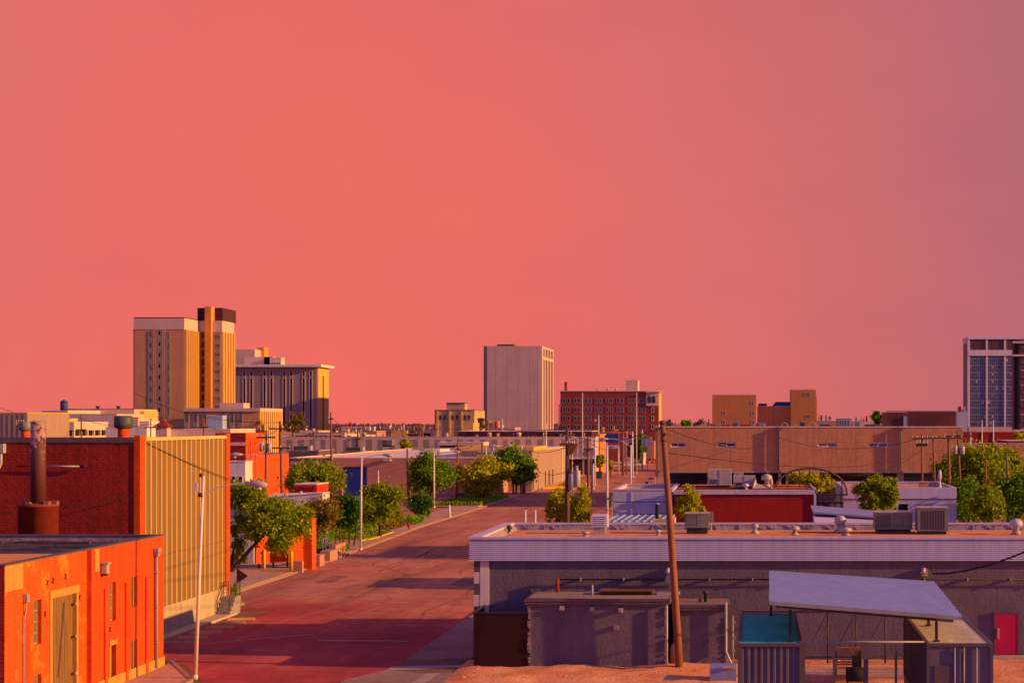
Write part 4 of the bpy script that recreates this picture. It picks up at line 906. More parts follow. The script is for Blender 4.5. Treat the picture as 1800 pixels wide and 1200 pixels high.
for k in range(n):
    a = x0+(x1-x0)*k/n; 
    if 1590 < 1558+122*k/n < 1594: continue
    m.box(a,a+(x1-x0)/n*.7,298,298.12,11.2,ZZ(723,298) if k > 16 else ZZ(725,298)); m.box(a+(x1-x0)/n*.7,a+(x1-x0)/n,298.05,298.12,11.2,ZZ(724,298))
m.build('front_panel', fh); mb('brown_fence').box(x0,x1,308,308.2,11.2,ZZ(724,300)).build('back_panel', fh); m = mb('dark_trim').box(x0,x1,297.95,298.2,ZZ(723,298)-.05,ZZ(722,298)); m.build('top_rail', fh)
mb('blue_roof').box(XX(1588,298),XX(1594,298),297.7,297.95,11.2,ZZ(731,298)).build('blue_panel', fh)
# ================================================================== HOTEL TOWER, upper left
YH = 525.0
ht = T('hotel_tower', 'tallest tan tower with gold ribbed sides and dark penthouse, upper left', 'tower', (XX(280,YH),YH,0))
hx0,hx1 = XX(236,YH),XX(323.5,YH); HZ = ZZ(559,YH); YH2 = YH*(CX-323.5)/(CX-349); hx2 = XX(390,YH2); YH3 = YH2*(CX-390)/(CX-410.5); Zc = ZZ(579,YH)
m = mb('tower_tan'); m.box(hx0,hx1,YH,YH2+12,0,Zc); m.box(hx1,hx2,YH2,YH3,0,Zc); m.box(hx0-6,hx0,YH2+2,YH3+10,0,ZZ(577,545)); m.box(hx0-11,hx0-6,YH3+6,YH3+14,0,ZZ(661,560)); m.build('wall', ht)
m = mb('tower_cap'); m.box(hx0-.15,hx1+.15,YH-.15,YH2+12,Zc,HZ); m.box(hx1+.15,hx2+.15,YH2-.15,YH3+.15,Zc,HZ); m.build('cap_band', ht)
m = mb('dark_maroon'); m.box(hx0-.2,hx1+.2,YH-.2,YH2+12,HZ,HZ+.25); m.build('coping', ht)
pz = ZZ(541,YH2+2); mb('dark_maroon').box(XX(347,YH2+2),XX(391,YH2+2),YH2+2,YH3+4,HZ,pz).build('penthouse', ht)
m = mb('shaft_orange'); m.box(XX(362.5,YH2),XX(373.5,YH2),YH2-1.5,YH2-.0,0,ZZ(539,YH2)); m.box(XX(362.5,YH2),XX(373.5,YH2),YH2+.0,YH2+1.99,HZ+.01,ZZ(539,YH2)); m.build('lift_shaft', ht)
m = mb('tower_gold'); n = 7
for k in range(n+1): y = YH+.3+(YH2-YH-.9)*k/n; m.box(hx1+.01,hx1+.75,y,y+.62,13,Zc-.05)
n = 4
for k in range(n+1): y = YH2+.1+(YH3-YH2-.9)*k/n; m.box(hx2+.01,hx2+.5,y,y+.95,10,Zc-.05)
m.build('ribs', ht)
m = mb('tower_groove'); m.box(hx1+.01,hx1+.06,YH+.1,YH2-.1,12,Zc-.06); m.build('rib_wall', ht)
WM = {}
def winunit(parent, pl_y, x0,x1,z0,z1, dark, key, m1='panel_grey', m2='glass_dark', fr=.18, d=.12):
    """window of a far building: light frame/spandrel with dark pane, proud of the wall"""
    k = (key, round(x1-x0,2), round(z1-z0,2))
    if k not in WM:
        w,h = x1-x0, z1-z0; m = mb(m1); a,b,c,e = dark
        us = sorted({0,a*w,b*w,w}); zs = sorted({0,c*h,e*h,h})
        m.box(0,w,-.02,d-.03,0,h) if False else None
        for i in range(len(us)-1):
            for j in range(len(zs)-1):
                cu,cz = (us[i]+us[i+1])/2,(zs[j]+zs[j+1])/2
                if a*w<cu<b*w and c*h<cz<e*h: continue
                m.box(us[i],us[i+1],-d,0,zs[j],zs[j+1])
        m.mat(m2); m.box(a*w,b*w,-d*.4,-.01,c*h,e*h)
        o = m.build('window'); o.parent = parent; WM[k] = o
    else:
        o = WM[k].copy(); C.objects.link(o); o.parent = parent
    o.location = Vector((x0,pl_y,z0))-parent.location; return o
for s,(a,b,dk) in enumerate(((260.6,267.2,(.1,.9,.45,.9)),(276.3,283,(.3,.85,.5,.86)),(292.2,299,(.42,.62,.35,.95)))):
    for k in range(8):
        y1 = 579+19.2*k+(3 if s != 1 else 0); winunit(ht, YH, XX(a,YH),XX(b,YH),ZZ(y1+19,YH),ZZ(y1+.4,YH), dk, s, m2=('glass_grey','black','panel_grey')[s] if s != 2 else 'black')
for k in range(9):
    y1 = 582+15.5*k; winunit(ht, YH2, XX(376,YH2),XX(387,YH2),ZZ(y1+15,YH2),ZZ(y1+.4,YH2),(.1,.9,.15,.5),'w2',m2='glass_grey')
for k in range(9):
    y1 = 582+15.5*k; winunit(ht, YH2, XX(351.5,YH2),XX(361.8,YH2),ZZ(y1+15,YH2),ZZ(y1+.4,YH2),(.3,.9,.1,.9),'w3',m1='shaft_orange',m2='dark_trim',fr=.1)
for px in (273.5,286,289.5,270): x = XX(px,YH); mb('tower_tan').box(x-.25,x+.25,YH-.12,YH-.002,12,Zc).build('pier', ht)
# podium
YP = 500.0; YP2 = YP*(CX-452)/(CX-491); px0,px1 = XX(323,YP),XX(452,YP); pz = ZZ(717,YP)
pdm = T('podium_building', 'low wing with gold ribbed side and grey window strips at foot of the tallest tower', 'building', (XX(390,YP),YP,0))
mb('tower_tan').box(px0,px1,YP,YP2,0,pz-1).build('wall', pdm)
mb('tower_cap').box(px0-.1,px1+1.0,YP-.4,YP2+.1,pz-1,pz).build('coping', pdm)
mb('tower_groove').box(px1+.002,px1+.08,YP+.05,YP2,0,pz-1).build('rib_wall', pdm)
m = mb('tower_gold')
for k in range(11): y = YP+.1+(YP2-YP-1)*k/10; m.box(px1+.09,px1+.9,y,y+1.2,3,pz-1.01)
m.build('ribs', pdm)
for i,px in enumerate((324,339,355,388,403,418)): winunit(pdm, YP, XX(px,YP),XX(px+8,YP),ZZ(752,YP),ZZ(723.5,YP),(.08,.92,.35,.95),'pod',m2='glass_grey' if i<3 else 'glass_dark')
mb('tower_cap').box(XX(386,506),XX(428,506),506,512,pz,ZZ(708,506)).build('penthouse', pdm)
# ---- grey office block with slot windows
YO = 620.0; YO2 = YO*(CX-559)/(CX-578)
ob = T('office_block', 'mid-height grey block with paired dark slot windows and thin white roof slab', 'office block', (XX(485,YO),YO,0))
ox0,ox1 = XX(405,YO),XX(559,YO); oz = ZZ(645,YO)
mb('grey_building').box(ox0,ox1-.4,YO,YO2,0,oz).build('wall', ob)
m = mb('tower_gold').box(ox1-.4,ox1,YO+.3,YO2,0,oz); m.build('side_wall', ob)  # gold colour on this side stands for the sun falling on it
m = mb('tower_groove').box(ox1+.001,ox1+.1,YO+6.5,YO+8.2,5,oz-3); m.build('side_slot', ob)
mb('roof_white').box(ox0-2,ox1+1.6,YO-1.6,YO2+1.6,oz,oz+.9).build('roof_slab', ob)
for a in (427.3,439.6,462.8,475,497.5,509.7,531.7,544.2):
    winunit(ob, YO, XX(a-.9,YO),XX(a+5.4,YO),ZZ(661.5,YO),ZZ(651.5,YO),(.2,.75,.06,.94),'os',m1='trim_light',m2='black')
    winunit(ob, YO, XX(a-.9,YO),XX(a+5.4,YO),ZZ(752,YO),ZZ(663,YO),(.2,.75,0,.985),'ol',m1='trim_light',m2='black')
for (a,b,t,Y,d) in ((411,448,614,640,8),(430,475,627,632,5),(464,480,627,632,9),(474,494,628,631,5)): mb('tower_cap').box(XX(a,Y),XX(b,Y),Y,Y+d,oz+.9,ZZ(t,Y)).build('penthouse', ob)
mb('shaft_orange').box(XX(453,648),XX(464,648),648,654,oz+.9,ZZ(610,648)).build('lift_shaft', ob)
for k in range(5): x = XX(486+k*4,632); mb('galv').lathe(x,625,[(.4,oz+.9),(.4,oz+1.7),(.7,oz+1.9),(.3,oz+2.3)],8).build('roof_vent', ob)
# ---- white concrete tower
YW = 600.0; YW2 = YW*(CX-953)/(CX-973)
wt = T('concrete_tower', 'blank pale concrete tower with vertical fins on its sunlit right side', 'tower', (XX(901,YW),YW,0))
wx0,wx1 = XX(850,YW),XX(953,YW); wz = ZZ(608,YW)
m = mb('concrete_tower').box(wx0+1.2,wx1-1.6,YW,YW+18,0,wz); m.build('wall', wt)
m = mb('concrete_grey').box(wx0,wx0+1.2,YW+.3,YW2,0,wz); m.build('corner_strip', wt)
m = mb('tower_groove'); m.box(wx1-1.6,wx1-1.0,YW+.9,YW2-.3,0,wz-.8); m.build('window_slots', wt)
m = mb('trim_light'); m.box(wx1-1.6,wx1,YW-.02,YW+3.4,0,wz); n = 4
for k in range(n): y = YW+7.5+(YW2-YW-9.6)*k/(n-1); m.box(wx1-1.0,wx1,y,y+2.0,0,wz-.6)
m.box(wx1-1.0,wx1+.02,YW+3.4,YW2,wz-.8,wz); m.box(wx1-1.0,wx1+.02,YW+3.4,YW2,wz-4.6,wz-3.6); m.build('fins', wt)
m = mb('concrete_grey')
for k in range(4): x = wx0+4.2+k*4.0; m.box(x,x+.03,YW-.012,YW-.001,2,wz-.3)
for k in range(7): m.box(wx0+1.2,wx1-1.6,YW-.010,YW-.001,5+k*4.6,5.03+k*4.6)
m.build('panel_joints', wt)
m = mb('wood_dark')
for k in range(6): x = XX(874+k*5,606); m.box(x,x+.8,606,609,wz,wz+.9)
m.build('roof_units', wt)
m = mb('wire'); 
# ---- small yellow stone building
YY = 520.0; YY2 = YY*(CX-834)/(CX-852)
yb_ = T('stone_building', 'old yellow stone building with rooftop block, just left of the concrete tower', 'building', (XX(800,YY),YY,0))
m = mb('stone_yellow').box(XX(764,YY),XX(834,YY),YY,YY2,0,ZZ(721,YY)); m.build('wall', yb_)
mb('dark_trim').box(XX(763,YY),XX(834.5,YY),YY-.2,YY2,ZZ(721,YY),ZZ(720,YY)).build('coping', yb_)
m = mb('stone_yellow').box(XX(785,YY+5),XX(817,YY+5),YY+5,YY+10,ZZ(720,YY),ZZ(708.5,YY)); m.build('penthouse', yb_); mb('dark_trim').box(XX(784,YY+5),XX(818,YY+5),YY+4.7,YY+10.3,ZZ(708.5,YY),ZZ(707,YY)).build('penthouse_roof', yb_)
for px in (771.5,779,793,800.5,814.5,822): winunit(yb_, YY, XX(px,YY),XX(px+5,YY),ZZ(738,YY),ZZ(729,YY),(.12,.88,.1,.9),'yy',m1='grey_building',m2='glass_dark')
for px in (768.5,790,811): x = XX(px,YY); mb('tower_gold').box(x-.15,x+.3,YY-.3,YY-.002,6,ZZ(722,YY)).build('pilaster', yb_)
building('low_annex','sunlit cream annex in front of the yellow stone building','annex' and XX(813,500),XX(832,500),500,512,ZZ(744,500),'stone_yellow','roof_white',.2,'trim_light',.3) if False else building('low_annex','sunlit cream block in front of the yellow stone building',XX(813,500),XX(832,500),500,512,ZZ(744,500),'tower_gold','roof_white',.2,'trim_light',.3)
# ---- red brick hotel
YB = 690.0
bh = T('brick_hotel', 'long dark red brick hotel with rows of paired windows and arched corner bay', 'hotel', (XX(1070,YB),YB,0))
bx0,bx1 = XX(985,YB),XX(1157,YB); bz = ZZ(688,YB)
mb('hotel_brick').box(bx0,bx1,YB,YB+16,0,bz).build('wall', bh)
m = mb('trim_light').box(bx0-.3,bx1-.0,YB-.3,YB+16,bz,bz+.35); m.box(XX(1135,YB),bx1+1.0,YB-1.2,YB+16,bz-.3,bz+.0); m.build('cornice', bh)
mb('tower_gold').box(bx1+.002,bx1+.4,YB+.2,YB+16,0,bz-.4).build('side_wall', bh)  # sunlight on the brick side painted as a gold skin
for r_,py in enumerate((704,719.7,735,750.2)):
    for px in (991.5,999.5,1010.7,1017.8,1030,1037.2,1048,1055.2,1067.5,1074.9,1086.7,1093.5,1105.8,1113,1124.8,1132):
        winunit(bh, YB, XX(px-2.7,YB),XX(px+2.7,YB),ZZ(py+4.8,YB),ZZ(py-4.4,YB),(.2,.8,.12,.88),'bh'+('g' if (int(px)+r_)%3 else 'b'),m1='grey_building',m2='glass_blue' if (int(px)+r_)%3 else 'glass_dark')
    if r_: winunit(bh, YB, XX(1145,YB),XX(1150,YB),ZZ(py+4.8,YB),ZZ(py-4.4,YB),(.2,.8,.12,.88),'bc',m1='trim_light',m2='glass_dark')
m = mb('trim_light').box(XX(1136,YB),XX(1157,YB),YB-.5,YB-.002,ZZ(713,YB),ZZ(690,YB)); m.build('corner_bay', bh)
for px in (1141.5,1149):
    x = XX(px,YB); m = mb('glass_dark'); P = [(x-.7,YB-.56,ZZ(708,YB)),(x+.7,YB-.56,ZZ(708,YB))]+[(x+.7*math.cos(a),YB-.56,ZZ(699.5,YB)+1.0*math.sin(a)) for a in [PI*i/8 for i in range(9)]]
    m.pts(P,[tuple(range(len(P)))]); m.build('arched_window', bh)
mb('hotel_brick').box(XX(992,YB+6),XX(996.5,YB+6),YB+6,YB+7.5,bz,ZZ(671,YB+6)).build('chimney', bh)
m = mb('concrete_tower').box(XX(1100,YB+5),XX(1121,YB+5),YB+5,YB+15,bz,ZZ(668,YB+5)); m.build('penthouse', bh)
for px in (1050,1068,1082): x = XX(px,YB+4); mb('galv').lathe(x,YB+4,[(.3,bz),(.3,bz+.9),(.6,bz+1.1),(.2,bz+1.5)],8).build('roof_vent', bh)
bs = T('blade_sign', 'tall narrow vertical sign of small pale squares left of the brick hotel', 'sign', (XX(982,685),685,0))
mb('dark_metal').box(XX(983.5,685),XX(984.5,685),685,685.2,0,ZZ(709,685)).build('mast', bs)
for k in range(7): z = ZZ(712+k*5.3,685); mb('trim_light').box(XX(980.5,685),XX(983.4,685),684.9,685.1,z-.8,z).build('panel', bs)
# ---- orange block pair on the skyline right of the brick hotel
YR = 450.0
ra = building('brick_building','plain orange-tan block with few small windows on the right skyline, left of its shorter link',XX(1252,YR),XX(1329,YR),YR,YR+14,ZZ(694,YR),'orange_block','roof_dark',.3,'trim_light',.3,fproud=.0)
for px,py in ((1322.5,708.5),(1272.5,726.5),(1323,726.5),(1272.5,742),(1323.5,742.5)): winunit(ra, YR, XX(px-2.6,YR),XX(px+2.6,YR),ZZ(py+4,YR),ZZ(py-4,YR),(.12,.88,.1,.9),'ra',m1='trim_light',m2='glass_grey',d=.06)
rb = building('brick_building','low linking block with dark blue rooftop plant between the two orange blocks',XX(1329.5,YR)+.3,XX(1390,YR),YR+3,YR+14,ZZ(714,YR+3),'orange_block','roof_dark',.3,'trim_light',.3,fproud=.0)
m = mb('navy').box(XX(1333,YR+6),XX(1348,YR+6),YR+6,YR+10,ZZ(716,YR+6),ZZ(709,YR+6)); m.build('plant_box', rb)
m = mb('navy'); a,b = XX(1356,YR+6),XX(1390,YR+6); z0,z1 = ZZ(714,YR+6),ZZ(706,YR+6); m.hexa([(a,YR+6,z0),(b,YR+6,z0),(b,YR+12,z0),(a,YR+12,z0)],[(a+1.2,YR+6.5,z1),(b,YR+6.5,z1),(b,YR+11,z1),(a+1.2,YR+11,z1)]); m.build('plant_roof', rb)
rc = building('brick_building','tallest brown-orange stair block at right end of the skyline pair',XX(1390,YR)+.05,XX(1434,YR),YR+.5,YR+14,ZZ(685,YR),'orange_block','roof_dark',.3,'trim_light',.3,fproud=.0)
mb('orange_block').box(XX(1434,YR)+.06,XX(1436.5,YR),YR+2,YR+14,0,ZZ(697,YR)).build('side_step', rc)
for a,b,c,d_ in ((1413,1424,697,688.5),(1415.5,1424.5,736,729)): winunit(rc, YR+.5, XX(a,YR),XX(b,YR),ZZ(c,YR),ZZ(d_,YR),(.06,.94,.08,.92),'rc',m1='trim_light',m2='glass_grey',d=.06)
# ---- glass tower at far right
YT = 900.0
gt2 = T('glass_tower', 'tall office tower with blue glass grid and pale frame at the right edge', 'tower', (XX(1760,YT),YT,0))
tx0,tx1 = XX(1701,YT),XX(1860,YT); tz = ZZ(592,YT)
mb('navy').box(tx0+.6,tx1,YT+.8,YT+20,0,tz-.5).build('core', gt2)
m = mb('tower_frame'); m.box(tx0,tx1,YT-.3,YT+22,tz-1.2,tz); m.box(tx0,tx1,YT-.3,YT+.79,ZZ(625,YT),ZZ(615,YT))
m.box(tx0,tx0+.59,YT+1,YT+20,0,tz-1.2)
m.build('frame_bands', gt2)
for a,b in ((1701,1705),(1733,1736.5),(1765,1768.5),(1797,1800.5),(1829,1832)): mb('tower_frame').box(XX(a,YT),XX(b,YT),YT-.0,YT+.8,0,tz-1.21).build('pier', gt2)
mb('grey_building').box(tx0-.01,tx0+.001-.002,YT+3,YT+18,2,tz-3).build('side_panel', gt2)
for a,b in ((1705,1733),(1736.5,1765),(1768.5,1797),(1800.5,1829)):
    x0,x1 = XX(a,YT),XX(b,YT); m = mb('glass_blue').box(x0,x1,YT+.5,YT+.79,0,ZZ(625,YT)); m.mat('white_wall')
    for k in range(1,8): x = x0+(x1-x0)*k/8; m.box(x-.07,x+.07,YT+.42,YT+.5,0,ZZ(625,YT))
    for k in range(0,26): z = 4+k*1.85; m.box(x0,x1,YT+.44,YT+.49,z,z+(.24 if k%2 else .08)) if z < ZZ(626,YT) else None
    random.seed(a)
    for k in range(26):
        i = random.randrange(8); j = random.randrange(12); m.mat(random.choice(['glass_grey','tower_cap','dark_trim'])); x = x0+(x1-x0)*i/8; z = 4+j*3.7; m.box(x+.15,x+(x1-x0)/8-.15,YT+.46,YT+.499,z+.5,z+1.7)
    m.build('curtain_wall', gt2)
    m = mb('dark_trim').box(x0,x1,YT+.5,YT+.79,ZZ(614.9,YT),tz-1.21); m.mat('wood')
    for k in range(1,10): x = x0+(x1-x0)*k/10; m.box(x-.14,x+.14,YT+.42,YT+.5,ZZ(614.9,YT),tz-1.21)
    for k in range(1,4): z = ZZ(615,YT)+(tz-1.2-ZZ(615,YT))*k/4; m.box(x0,x1,YT+.35,YT+.49,z-.1,z+.1)
    m.build('louvre_band', gt2)
mb('trim_light').box(XX(1703,880),XX(1782,880),880,890,0,ZZ(750,880)).build('base_block', gt2)
Y7 = 700.0
hb = T('brick_highrise', 'dark red-brown brick high-rise with pale bands, cut by the right picture edge', 'tower', (XX(1800,Y7),Y7,0))
m = mb('highrise').box(XX(1792,Y7),XX(1860,Y7),Y7,Y7+20,0,ZZ(597,Y7)); m.box(XX(1783,Y7),XX(1792,Y7)-.002,Y7+1,Y7+3,0,ZZ(601,Y7)); m.build('wall', hb)
for k in range(12): z = 10+3.0*k; mb('dark_trim' if k%2 else 'trim_light').box(XX(1794,Y7),XX(1860,Y7),Y7-.2,Y7-.002,z,z+(.4 if k%2==0 else 1.2)).build('band', hb)
for z in (ZZ(601,Y7),ZZ(624,Y7),ZZ(756,Y7)): mb('trim_light').box(XX(1780,Y7),XX(1860,Y7),Y7-.5,Y7+.9,z-.5,z+.3).build('cornice', hb)
mb('black').box(XX(1784,Y7),XX(1788.5,Y7),Y7+.95,Y7+.999,8,ZZ(604,Y7)).build('window_strip', hb)
rs = building('red_shed','dark red flat-roofed shed below the glass tower at right',XX(1690,420),XX(1782,420),420,436,ZZ(760,420),'red_paint','roof_dark',.2,'red_bright',.3)
building('red_shed','lower dark maroon shed with white roof edge at the right picture edge',XX(1772,380),XX(1850,380),380,396,ZZ(775,380),'dark_maroon','roof_white',.2,'roof_white',.4)
# ================================================================== LEFT SKYLINE
Y = 260
ms = building('metal_shed','ribbed pale metal building at the far left skyline with sunlit roof edge',-160,XX(48,Y),Y,Y+16,ZZ(726,Y),'grey_building','roof_white',.2,'tower_gold',.4)  # gold coping paints the sunlight along the roof edge
m = mb('dark_trim'); 
for k in range(30): x = XX(48,Y)-.7-k*.78; m.box(x,x+.12,Y-.04,Y-.002,0,ZZ(729,Y))
m.build('ribs', ms)
m = mb('tower_gold')
for k in range(4): x = XX(29+k*4,Y-1); m.tube([(x,Y-1,ZZ(747,Y)),(x,Y-1,ZZ(738,Y))], .1, 6)
m.build('vent_pipes', ms)
Y = 420
sk = building('flat_building','long low tan-grey building with dark parapet on the left skyline',XX(119,Y),XX(236,Y),Y,Y+16,ZZ(719,Y),'tower_cap','roof_dark',.2,'wood_dark',.4)
mb('tower_gold').box(XX(236,Y)+.06,XX(243,Y),Y+4,Y+14,0,ZZ(722,Y)).build('sunlit_end', sk)  # gold box stands for the sunlit side face
for px in (172,208):
    x = XX(px,Y+3); t = T('roof_vent', 'small dark roof vent on the left skyline building, %s one' % ('left' if px == 172 else 'right'), 'roof vent', (x,Y+3,ZZ(719,Y)), 'vents on the left skyline building'); mb('dark_metal').lathe(x,Y+3,[(.3,ZZ(720,Y)),(.3,ZZ(716,Y)),(.6,ZZ(715.5,Y)),(.5,ZZ(713,Y))],10).build('cap', t)
tk = T('water_tank', 'small dark blue cylindrical water tank with cone roof on the left skyline', 'water tank', (XX(112,Y),Y-3,10)); x = XX(112.5,Y-3)
mb('navy').lathe(x,Y-3,[(.86,ZZ(723,Y)),(.86,ZZ(706.5,Y))],18).build('tank', tk); mb('navy').lathe(x,Y-3,[(.98,ZZ(706.5,Y)),(.05,ZZ(702,Y))],18).build('roof', tk); mb('steel').box(x-.6,x+.6,Y-3.6,Y-2.4,6,ZZ(723,Y)).build('stand', tk)
Y = 400
building('flat_building','pale building with white roof beneath the water tank',XX(74,Y),XX(119,Y),Y,Y+20,ZZ(722,Y),'tower_cap','roof_white',.2,'roof_white',.3)
building('flat_building','grey-tan block with sunlit end behind the parking deck at left',XX(120,390),XX(205,390),390,408,ZZ(728,390),'tower_cap','roof_white',.2,'tower_gold',.3)
building('flat_building','small sunlit cream block at foot of the tallest tower, left side',XX(200,370),XX(243,370),370,380,ZZ(734,370),'tower_cap','roof_white',.2,'tower_gold',.3)
building('flat_building','tiny white house-like block left of the red pyramid roof',XX(245,350),XX(262,350),350,356,ZZ(741,350),'roof_white','roof_white',.1,'roof_white',.2)
building('flat_building','low pale block left of the larger rooftop vent',XX(52,330),XX(82,330),330,345,ZZ(736,330),'tower_gold','roof_white',.1,'roof_white',.3)
building('flat_building','pale low block right of the parking deck, behind the big roof vent',XX(186,310),XX(258,310),310,322,ZZ(751,310),'roof_white','roof_white',.1,'roof_white',.3)
# parking deck
Y = 330.0; Y2 = Y*(CX-130)/(CX-190); dk2 = T('parking_deck', 'open pale concrete parking deck with ramped spandrels left of centre roof vent', 'parking deck', (XX(110,Y),Y,0)); a,b = XX(78,Y),XX(130,Y)
for i,(py0,py1) in enumerate(((756,741),(776,766),(800,788))): mb('trim_light').box(a,b,Y,Y2,ZZ(py0,Y),ZZ(py1,Y)).build('spandrel', dk2)
mb('black').box(a+.5,b-.5,Y+2,Y2-.5,0,ZZ(756,Y)).build('deck_shade', dk2)  # black block painting the shade inside the open deck
for k in range(6): y = Y+.2+(Y2-Y-.8)*k/5; mb('trim_light').box(b-.45,b-.02,y,y+.4,ZZ(766,Y),ZZ(756,Y)).build('column', dk2)
for k in range(4): x = a+.2+(b-a-.8)*k/4; mb('trim_light').box(x,x+.3,Y+.03,Y+.4,ZZ(766,Y),ZZ(756,Y)).build('column', dk2)
rp = T('pyramid_roof', 'small red-brown pyramid roof with spike finial in front of the tall tower', 'cupola', (XX(287,300),300,10)); xc = XX(287,300); 
m = mb('rust'); z0 = ZZ(750,300); m.pts([(xc-1.5,298.5,z0),(xc+1.5,298.5,z0),(xc+1.5,301.5,z0),(xc-1.5,301.5,z0),(xc,300,ZZ(738,300))],[(0,1,4),(1,2,4),(2,3,4),(3,0,4),(0,3,2,1)]); m.build('roof', rp)
mb('rust').tube([(xc,300,ZZ(740,300)),(xc,300,ZZ(733,300))],[.15,.05],6).build('finial', rp)
m = mb('trim_light').box(xc-1.0,xc+1.0,299,301,0,z0-.002); m.build('base', rp)
wb = T('rooftop_tank', 'rounded pale blue-grey rooftop tank box in front of the tower podium', 'tank', (XX(378,330),330,10))
mb('blue_roof').box(XX(366,330),XX(391,330),330,332.6,8,ZZ(731,330)).build('casing', wb); mb('white_metal').box(XX(365.5,330),XX(391.5,330),329.9,332.7,ZZ(731,330),ZZ(730,330)).build('lid', wb)
building('flat_building','long low pale-roofed block with clutter below the tower podium',XX(262,320),XX(405,320),320,336,ZZ(755,320),'tower_cap','roof_white',.3,'roof_white',.3)
# ================================================================== LEFT MIDDLE: orange building, tan warehouse, striped block
OX = -75.0
ob2 = T('orange_building', 'three-storey orange brick building stepping down to the right behind the lamp posts', 'building', (-80,252,0))
ya,yb2,yc = 252.0, 75*3000/(CX-463.0), 75*3000/(CX-507.0)
m = mb('red_brick'); m.box(-79.5,OX-.02,ya,yb2,0,ZZ(761,ya)); m.build('wall', ob2)
m = mb('orange_paint'); m.box(OX-.02,OX,ya-.02,yb2,0,ZZ(761,ya)); m.box(-84,OX,yb2+.002,yc,0,ZZ(799,yb2)); m.build('side_wall', ob2)
m = mb('trim_light').box(-79.5,OX-.1,ya-.1,ya-.002,ZZ(783,ya),ZZ(777,ya)); m.build('band', ob2)
m = mb('black')
for py0,py1,yy in ((784,797,253.3),(784,797,255.4),(784,797,257.5),(774,840,254.3),(774,840,256.5)): m.box(OX+.001,OX+.04,yy,yy+.22,ZZ(py1,yy),ZZ(py0,yy))
m.build('window_slots', ob2)
mb('dark_trim').box(-84,OX+.08,yb2-.1,yc+.1,ZZ(799,yb2),ZZ(798,yb2)).build('coping', ob2)
wl = building('low_building','white and pale low building behind the leftmost leafy tree',XX(398,175),XX(431,175),175,177.5,ZZ(812,175),'white_paint','roof_white',.2,'white_metal',.3)
for px in (407,419): winunit(wl, 175, XX(px,175),XX(px+8,175),ZZ(850,175),ZZ(836,175),(.1,.9,.1,.9),'wl',m1='white_metal',m2='glass_dark')
wl2 = building('low_building','small pale block behind the orange screen wall with teal awning',XX(405,158),XX(470,158),158,160,ZZ(890,158),'white_paint','roof_white',.2,'white_metal',.3)
mb('teal_paint').hexa([(XX(428,157),156,ZZ(890,156)),(XX(490,157),156,ZZ(890,156)),(XX(490,157),158,ZZ(890,156)),(XX(428,157),158,ZZ(890,156))],[(XX(428,157),157,ZZ(881,156)),(XX(490,157),157,ZZ(881,156)),(XX(490,157),158,ZZ(881,156)),(XX(428,157),158,ZZ(881,156))]).build('awning', wl2)
wg = T('warehouse', 'small grey-white painted building with sloping top behind the brownish trees', 'building', (XX(530,185),185,0))
x0,x1 = XX(470,185),XX(567,185); m = mb('white_paint'); m.hexa([(x0,185,0),(x1,185,0),(x1,188,0),(x0,188,0)],[(x0,185,ZZ(874,185)),(x1,185,ZZ(866,185)),(x1,188,ZZ(865,188)),(x0,188,ZZ(868,188))]); m.build('wall', wg)
m = mb('roof_white').hexa([(x0-.1,184.9,ZZ(874,185)),(x1+.1,184.9,ZZ(866,185)),(x1+.1,188,ZZ(865,188)),(x0-.1,188,ZZ(868,188))],[(x0-.1,184.9,ZZ(873,185)),(x1+.1,184.9,ZZ(865,185)),(x1+.1,188,ZZ(864,188)),(x0-.1,188,ZZ(867,188))]); m.build('roof', wg)
mb('white_metal').tube([(XX(529,186),186,4),(XX(529,186),186,ZZ(863,186))], .15, 8).build('vent_pipe', wg)
rc_ = T('shipping_container', 'bright red boxcar-like container behind the grey-white building', 'shipping container', (XX(547,205),205,0)); x0,x1 = XX(517,205),XX(557,205)
m = mb('red_bright'); m.box(x0,x1,205,210.5,.2,ZZ(851.5,205)); m.build('body', rc_); mb('roof_white').box(x0-.03,x1+.03,204.97,210.5,ZZ(851.5,205),ZZ(850,205)).build('roof', rc_)
m = mb('red_paint')
for k in range(12): x = x0+(x1-x0)*k/12; m.box(x,x+.08,204.9,204.969,.4,ZZ(854,205))
m.build('ribs', rc_)
os_ = T('screen_wall', 'bright orange painted screen wall behind three yellow bollards', 'wall', (XX(500,152),152,0))
mb('orange_paint').hexa([(XX(450,150),150,.6),(XX(541,153.6),153.6,.6),(XX(541,153.6)-.2,153.85,.6),(XX(450,150)-.2,150.25,.6)],[(XX(450,150),150,ZZ(912,152)),(XX(541,153.6),153.6,ZZ(912,152)),(XX(541,153.6)-.2,153.85,ZZ(912,152)),(XX(450,150)-.2,150.25,ZZ(912,152))]).build('panel', os_); mb('orange_paint').box(XX(533,150.5),XX(548.5,150.5),150.5,151.9,0,ZZ(911,150.5)).build('end_pier', os_)
for px in (455,480,505,530): yy = 150.15+3.6*(px-450)/91; x = XX(px,yy); mb('dark_metal').box(x-.08,x+.08,yy,yy+.1,0,.6).build('leg', os_)
